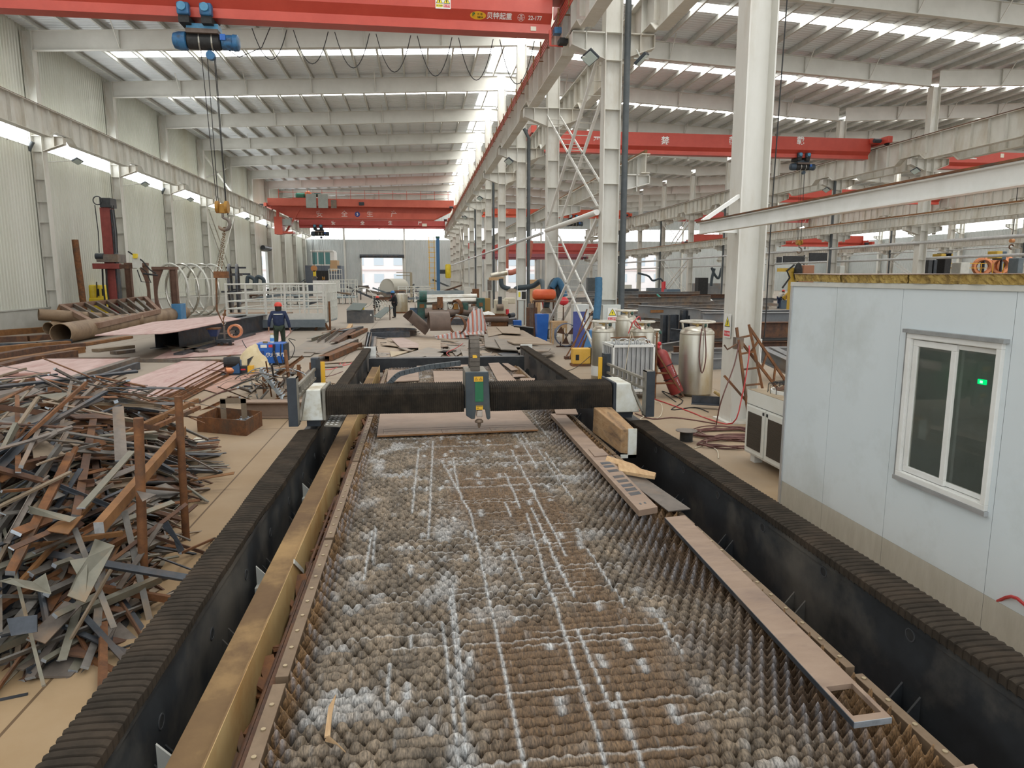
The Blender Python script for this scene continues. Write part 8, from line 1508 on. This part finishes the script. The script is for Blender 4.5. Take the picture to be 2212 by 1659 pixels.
for i, (x0, x1, y0, y1) in enumerate(((1692, 1738, 553, 570), (1748, 1790, 546, 566), (1678, 1690, 555, 572))): blob((x0 + x1) / 2, (y0 + y1) / 2, x1 - x0, y1 - y0, 70, black_m, 'dark_board', 'dark board hanging above the far cabin end, %s from the left' % ['second', 'third', 'first'][i], 'board', .2)
cp = thing('coil_platform', 'raised platform with yellow railing carrying copper coils beyond the cabin roof', 'platform', (34, 42, 0)); a, b_ = at(1990, 590, Y=42), at(2205, 590, Y=42); MB().box(a.x, b_.x, 42, 46, 2.45, 2.6).build('deck', gb, cp)
for x in np.linspace(a.x, b_.x, 5): MB().box(x - .1, x + .1, 42, 42.2, 0, 2.45).build('leg', gb, cp)
for x in (2118, 2143, 2166, 2190): q = at(x, 590, Y=41.9); MB().bar((q.x, 41.9, 2.6), (q.x, 41.9, at(0, 563, Y=42).z), .04, .04).build('rail_post', yellow_m, cp)
for y in (563, 575): MB().bar((at(2100, 0, Y=41.9).x, 41.9, at(0, y, Y=42).z), (at(2192, 0, Y=41.9).x, 41.9, at(0, y, Y=42).z), .04, .04).build('handrail', yellow_m, cp)
for i, (x, y) in enumerate(((2122, 576), (2160, 574), (2172, 574))): q = at(x, y, Y=43.2); c = thing('copper_coil', 'copper wire coil on the raised platform beyond the cabin, %s from the left' % ORD[i + 1], 'coil', q, None); MB().ring(q, .5, .17, (.35, 1, 0), 24, 8).build('coil', copper_m, c, smooth=True); MB().bar(q - V((0, 0, .62)), q + V((0, 0, .6)), .08, .3).build('holder', navy_m, c)
for i, (x, y, w_, h, mt, nm, lab) in enumerate([(2010, 575, 12, 28, black_m, 'black_cabinet', 'black cabinet beyond the cabin roof, left of two'), (2021, 575, 10, 28, navy_m, 'black_cabinet', 'black cabinet beyond the cabin roof, right of two'), (2048, 568, 18, 44, rubber_m, 'dark_machine', 'dark machine with yellow top beyond the cabin roof'), (2046, 552, 26, 8, MATS['pos_yellow'], 'yellow_unit', 'yellow unit on the dark machine beyond the cabin roof'), (2085, 578, 22, 22, railw_m, 'pale_box', 'pale box between the dark machine and the copper coils'), (2160, 550, 14, 16, MATS['pos_yellow'], 'yellow_feeder', 'yellow feeder above the copper coils'), (2170, 552, 12, 18, mat('feeder_slate', (.06, .09, .12), rough=.5), 'slate_feeder', 'slate grey feeder above the copper coils'), (2205, 575, 16, 36, MATS['deck_dark'], 'grey_cabinet', 'grey cabinet at the right edge beyond the cabin roof'), (1748, 578, 24, 10, mat('coil_small', (.4, .18, .1), rough=.5), 'small_coils', 'small copper coils above the far end of the cabin'), (1820, 580, 12, 12, MATS['box_grey'], 'grey_box', 'small grey box above the middle of the cabin')]):
    blob(x, y, w_, h, 41 if i < 8 else 55, mt, nm, lab, 'machine')
hk3 = thing('small_hook', 'small orange hook block hanging at the right above the copper coils', 'hook', at(2186, 520, Y=42)); p = V(hk3['_o']); MB().cyl((p.x - .12, 42, p.z), (p.x + .12, 42, p.z), .13, 12).build('pulley', MATS['pulley_orange'], hk3); MB().ring((p.x, 42, p.z - .4), .15, .045, (0, 1, 0), 16, 6, 1.3, 6).build('hook', rustd_m, hk3); MB().cyl((p.x, 42, p.z), (p.x, 42, 9.9), .025, 5).build('rope', rubber_m, hk3)
for i, (x0, x1, y0, y1, Y) in enumerate([(1345, 1380, 624, 640, 75), (1400, 1440, 622, 640, 80), (1500, 1560, 612, 640, 70), (1508, 1530, 600, 625, 62), (1440, 1470, 625, 642, 66), (1350, 1365, 615, 640, 85), (1270, 1290, 600, 625, 70)]): px_box('workbench', x0, x1, y0, y1, Y, [navy_m, MATS['deck_dark'], gb, rubber_m, MATS['pos_blue'], railw_m, dark_m][i], 'workbench or cabinet far back in the second bay, %s from the front rows' % ORD[i + 1], 'workbench')
duct([at(1543, 580, Y=68), at(1538, 600, Y=68), at(1536, 618, Y=68)], .14, fh_m, 'dark hose hanging in the second bay, left strand'); duct([at(1537, 578, Y=68), at(1545, 595, Y=68), at(1553, 600, Y=68), at(1560, 578, Y=68), at(1566, 600, Y=68)], .12, fh_m, 'dark hose loop hanging in the second bay, right strand')
duct([at(1378, 590, Y=72), at(1400, 596, Y=72), at(1410, 606, Y=72), at(1425, 602, Y=72), at(1432, 608, Y=72)], .1, fh_m, 'thin dark fume arm before the bright second bay door'); px_box('red_extinguisher', 1434, 1438, 608, 626, 74, redsign, 'slim red cylinder standing far back in the second bay', 'extinguisher')
# ================================================================== PEOPLE
skin_c = mat('skin', (.42, .24, .16), rough=.6); hair_c = mat('dark_hair', (.015, .012, .01), rough=.7)
def skinned(name, chains, mt, parent, base, yaw, sub=1, root=0):
    """one smooth surface grown around joints; chains = lists of ((x,y,z), radius or (rx,ry)) sharing equal points"""
    vs, rs, es, ix = [], [], [], {}
    for ch in chains:
        prev = None
        for p, r in ch:
            k = tuple(round(q, 4) for q in p)
            if k not in ix: ix[k] = len(vs); vs.append(p); rs.append(r if isinstance(r, tuple) else (r, r))
            if prev is not None and prev != ix[k]: es.append((prev, ix[k]))
            prev = ix[k]
    me = bpy.data.meshes.new(name); T = M.Rotation(yaw, 4, 'Z'); me.from_pydata([T @ V(p) for p in vs], es, []); o = bpy.data.objects.new(name, me); col.objects.link(o)
    o.modifiers.new('skin', 'SKIN'); o.modifiers.new('sub', 'SUBSURF').levels = sub; o.modifiers['sub'].render_levels = sub
    for i, sv in enumerate(me.skin_vertices[0].data): sv.radius = rs[i]; sv.use_root = (i == root)
    dg = bpy.context.evaluated_depsgraph_get(); m2 = bpy.data.meshes.new_from_object(o.evaluated_get(dg)); bpy.data.objects.remove(o)
    m2.materials.clear(); m2.materials.append(mt); m2.polygons.foreach_set('use_smooth', [True] * len(m2.polygons)); ob = bpy.data.objects.new(name, m2); col.objects.link(ob); ob.parent = parent; ob['_o'] = tuple(base); return ob
def person(base, yaw, lab, jk, tr, hl, J, collar=None, stripe=False):
    r = thing('person', lab, 'person', base); pe, ch, nk, hd = V(J['pelvis']), V(J['chest']), V(J['neck']), V(J['head'])
    def arm(s): return V(J['sh' + s]), V(J['el' + s]), V(J['wr' + s])
    def leg(s): return V(J['hip' + s]), V(J['kn' + s]), V(J['an' + s]), V(J['toe' + s])
    t = lambda v: tuple(v)
    body = [[(t(pe), .12), (t(ch), (.13, .1)), (t(nk), .055), (t(hd - V((0, 0, .02))), (.075, .09)), (t(hd + V((0, 0, .09))), (.07, .085))], [(t(hd - V((0, 0, .02))), (.075, .09)), (t(hd + V((0, .115, -.01))), .012)]]
    for s in 'LR':
        sh, el, wr = arm(s); f = (wr - el).normalized(); body.append([(t(ch), (.13, .1)), (t(sh), .05), (t(el), .038), (t(wr), .026), (t(wr + f * .08), (.038, .02))])
        sd = V((1 if s == 'R' else -1, 0, 0)); ac = f.cross(sd).normalized() if abs(f.dot(sd)) < .9 else V((0, 1, 0)); bend = ac * (.02)
        for k, ln in enumerate((.075, .085, .08, .062)): o = ac.cross(f) * 0 + V((0, 1, 0)) * (.028 - .019 * k); q = wr + f * .085; body.append([(t(wr + f * .08), (.038, .02)), (t(q + o + f * ln * .5), .009), (t(q + o + f * ln + sd * -.02), .008)])
        body.append([(t(wr + f * .08), (.038, .02)), (t(wr + f * .07 + V((0, .05, 0))), .010), (t(wr + f * .11 + V((0, .06, 0))), .009)])
        hp_, kn, an, to = leg(s); body.append([(t(pe), .12), (t(hp_), .08), (t(kn), .055), (t(an), .04), (t(to), .035)])
    skinned('body', body, skin_c, r, base, yaw)
    tor = [[(t(pe.lerp(ch, -.12)), (.20, .15)), (t(pe.lerp(ch, .5)), (.20, .145)), (t(ch), (.22, .15)), (t(nk - (nk - ch) * .3), (.10, .085))]]
    for s in 'LR': sh, el, wr = arm(s); tor.append([(t(ch), (.22, .15)), (t(sh), .085), (t(sh.lerp(el, .5)), .072), (t(el), .06), (t(wr.lerp(el, .12)), .048)])
    jo = skinned('jacket', tor, jk, r, base, yaw, 2)
    tro = []
    for s in 'LR': hp_, kn, an, to = leg(s); tro.append([(t(pe), (.155, .125)), (t(hp_), .105), (t(hp_.lerp(kn, .6)), .085), (t(kn), .075), (t(kn.lerp(an, .6)), .065), (t(an), .062)])
    skinned('trousers', tro, tr, r, base, yaw)
    for s in 'LR': hp_, kn, an, to = leg(s); skinned('boot', [[(t(an + V((0, 0, .03))), .055), (t(an - V((0, .02, .03))), .05), (t(to), .045)]], rubber_m, r, base, yaw)
    T = M.Translation(base) @ M.Rotation(yaw, 4, 'Z'); h = MB(T); h.lathe([(.125, .0), (.122, .04), (.105, .09), (.065, .125), (0, .138)], hd + V((0, -.005, .065)), 20); h.lathe([(.155, -.004), (.125, .012)], hd + V((0, .02, .062)), 20); h.build('helmet', hl, r, smooth=True)
    MB(T).lathe([(.1, -.1), (.108, -.02), (.108, .07)], hd + V((0, -.018, 0)), 16).build('hair', hair_c, r, smooth=True)
    for s in (-1, 1): MB(T).sphere(hd + V((s * .032, .088, .02)), .012, 8).build('eye', ink_m, r); MB(T).sphere(hd + V((s * .095, 0, .0)), .025, 8, (.4, .8, 1.2)).build('ear', skin_c, r)
    MB(T).obox(hd + V((0, .095, -.055)), (.045, .01, .01)).build('mouth', mat('lips', (.3, .12, .09), rough=.6), r)
    if collar: MB(T).lathe([(.15, -.16), (.16, -.1), (.10, .01), (.085, .02)], nk, 18).build('collar', collar, r, smooth=True)
    if stripe: MB(T).tube([ch + V((.19 * c_(a), .14 * s_(a), .06)) for a in np.linspace(PI, 2 * PI, 9)], .012, 5).build('reflective_strip', white_m, r)
    return r
def stand(**k):
    J = dict(pelvis=(0, 0, .95), chest=(0, 0, 1.30), neck=(0, .01, 1.47), head=(0, .02, 1.57), shL=(-.2, 0, 1.40), shR=(.2, 0, 1.40), elL=(-.29, -.02, 1.13), elR=(.29, -.02, 1.13), wrL=(-.33, .06, .90), wrR=(.33, .06, .90), hipL=(-.1, 0, .9), hipR=(.1, 0, .9), knL=(-.11, .02, .49), knR=(.11, .02, .49), anL=(-.11, 0, .09), anR=(.11, 0, .09), toeL=(-.13, .15, .045), toeR=(.13, .15, .045)); J.update(k); return J
nav = mat('navy_cloth', (.012, .022, .06), (.02, .032, .08), .85, scale=14, bump=.2); dgr = mat('dark_green_cloth', (.022, .035, .022), (.035, .05, .033), .9, scale=12); hred = mat('helmet_red', (.62, .05, .03), rough=.35); hblu = mat('helmet_blue', (.03, .16, .40), rough=.35); dkc = mat('dark_cloth', (.012, .014, .018), rough=.9); shirt = mat('pale_shirt', (.50, .48, .43), (.56, .54, .5), .9, scale=10); rcl = mat('red_cloth', (.5, .02, .05), rough=.8)
p1 = at(606, 766, Z=0); person(p1, R(6), 'person in navy jacket and red helmet seen from behind, walking away past the blue machine', nav, dgr, hred, stand(elL=(-.30, -.04, 1.14), wrL=(-.33, .04, .90), elR=(.30, -.03, 1.12), wrR=(.34, .05, .86), anL=(-.12, -.12, .11), toeL=(-.13, .03, .05), knL=(-.11, .0, .5), anR=(.11, .1, .09), toeR=(.12, .25, .045), knR=(.11, .1, .5), head=(0, .04, 1.56)), stripe=True)
p2 = at(853, 687, Z=0); person(p2, R(75), 'person in blue helmet and dark clothes with red collar welding mid hall', dkc, dkc, hblu, stand(head=(0, .10, 1.53), neck=(0, .05, 1.44), elL=(-.25, .12, 1.12), wrL=(-.08, .34, 1.12), elR=(.25, .12, 1.1), wrR=(.08, .34, 1.08)), collar=rcl)
p3 = at(813, 673, Z=0); person(p3, R(-20), 'person in red helmet crouching behind the sloping stand', dkc, dkc, hred, stand(pelvis=(0, -.1, .42), chest=(0, .12, .72), neck=(0, .2, .88), head=(0, .26, .97), shL=(-.2, .14, .82), shR=(.2, .14, .82), elL=(-.24, .34, .62), elR=(.24, .34, .62), wrL=(-.1, .52, .6), wrR=(.1, .52, .6), hipL=(-.1, -.1, .4), hipR=(.1, -.1, .4), knL=(-.16, .3, .46), knR=(.16, .3, .46), anL=(-.14, .05, .09), anR=(.14, .05, .09), toeL=(-.15, .2, .045), toeR=(.15, .2, .045)))
p4 = at(1683, 667, Z=0); person(p4, R(-70), 'person in red helmet and pale shirt bending forward at the right behind the tall column', shirt, nav, hred, stand(pelvis=(0, -.08, .92), chest=(0, .16, 1.18), neck=(0, .30, 1.30), head=(0, .38, 1.36), shL=(-.2, .18, 1.26), shR=(.2, .18, 1.26), elL=(-.24, .34, 1.02), elR=(.24, .34, 1.02), wrL=(-.12, .52, .88), wrR=(.12, .52, .88)))
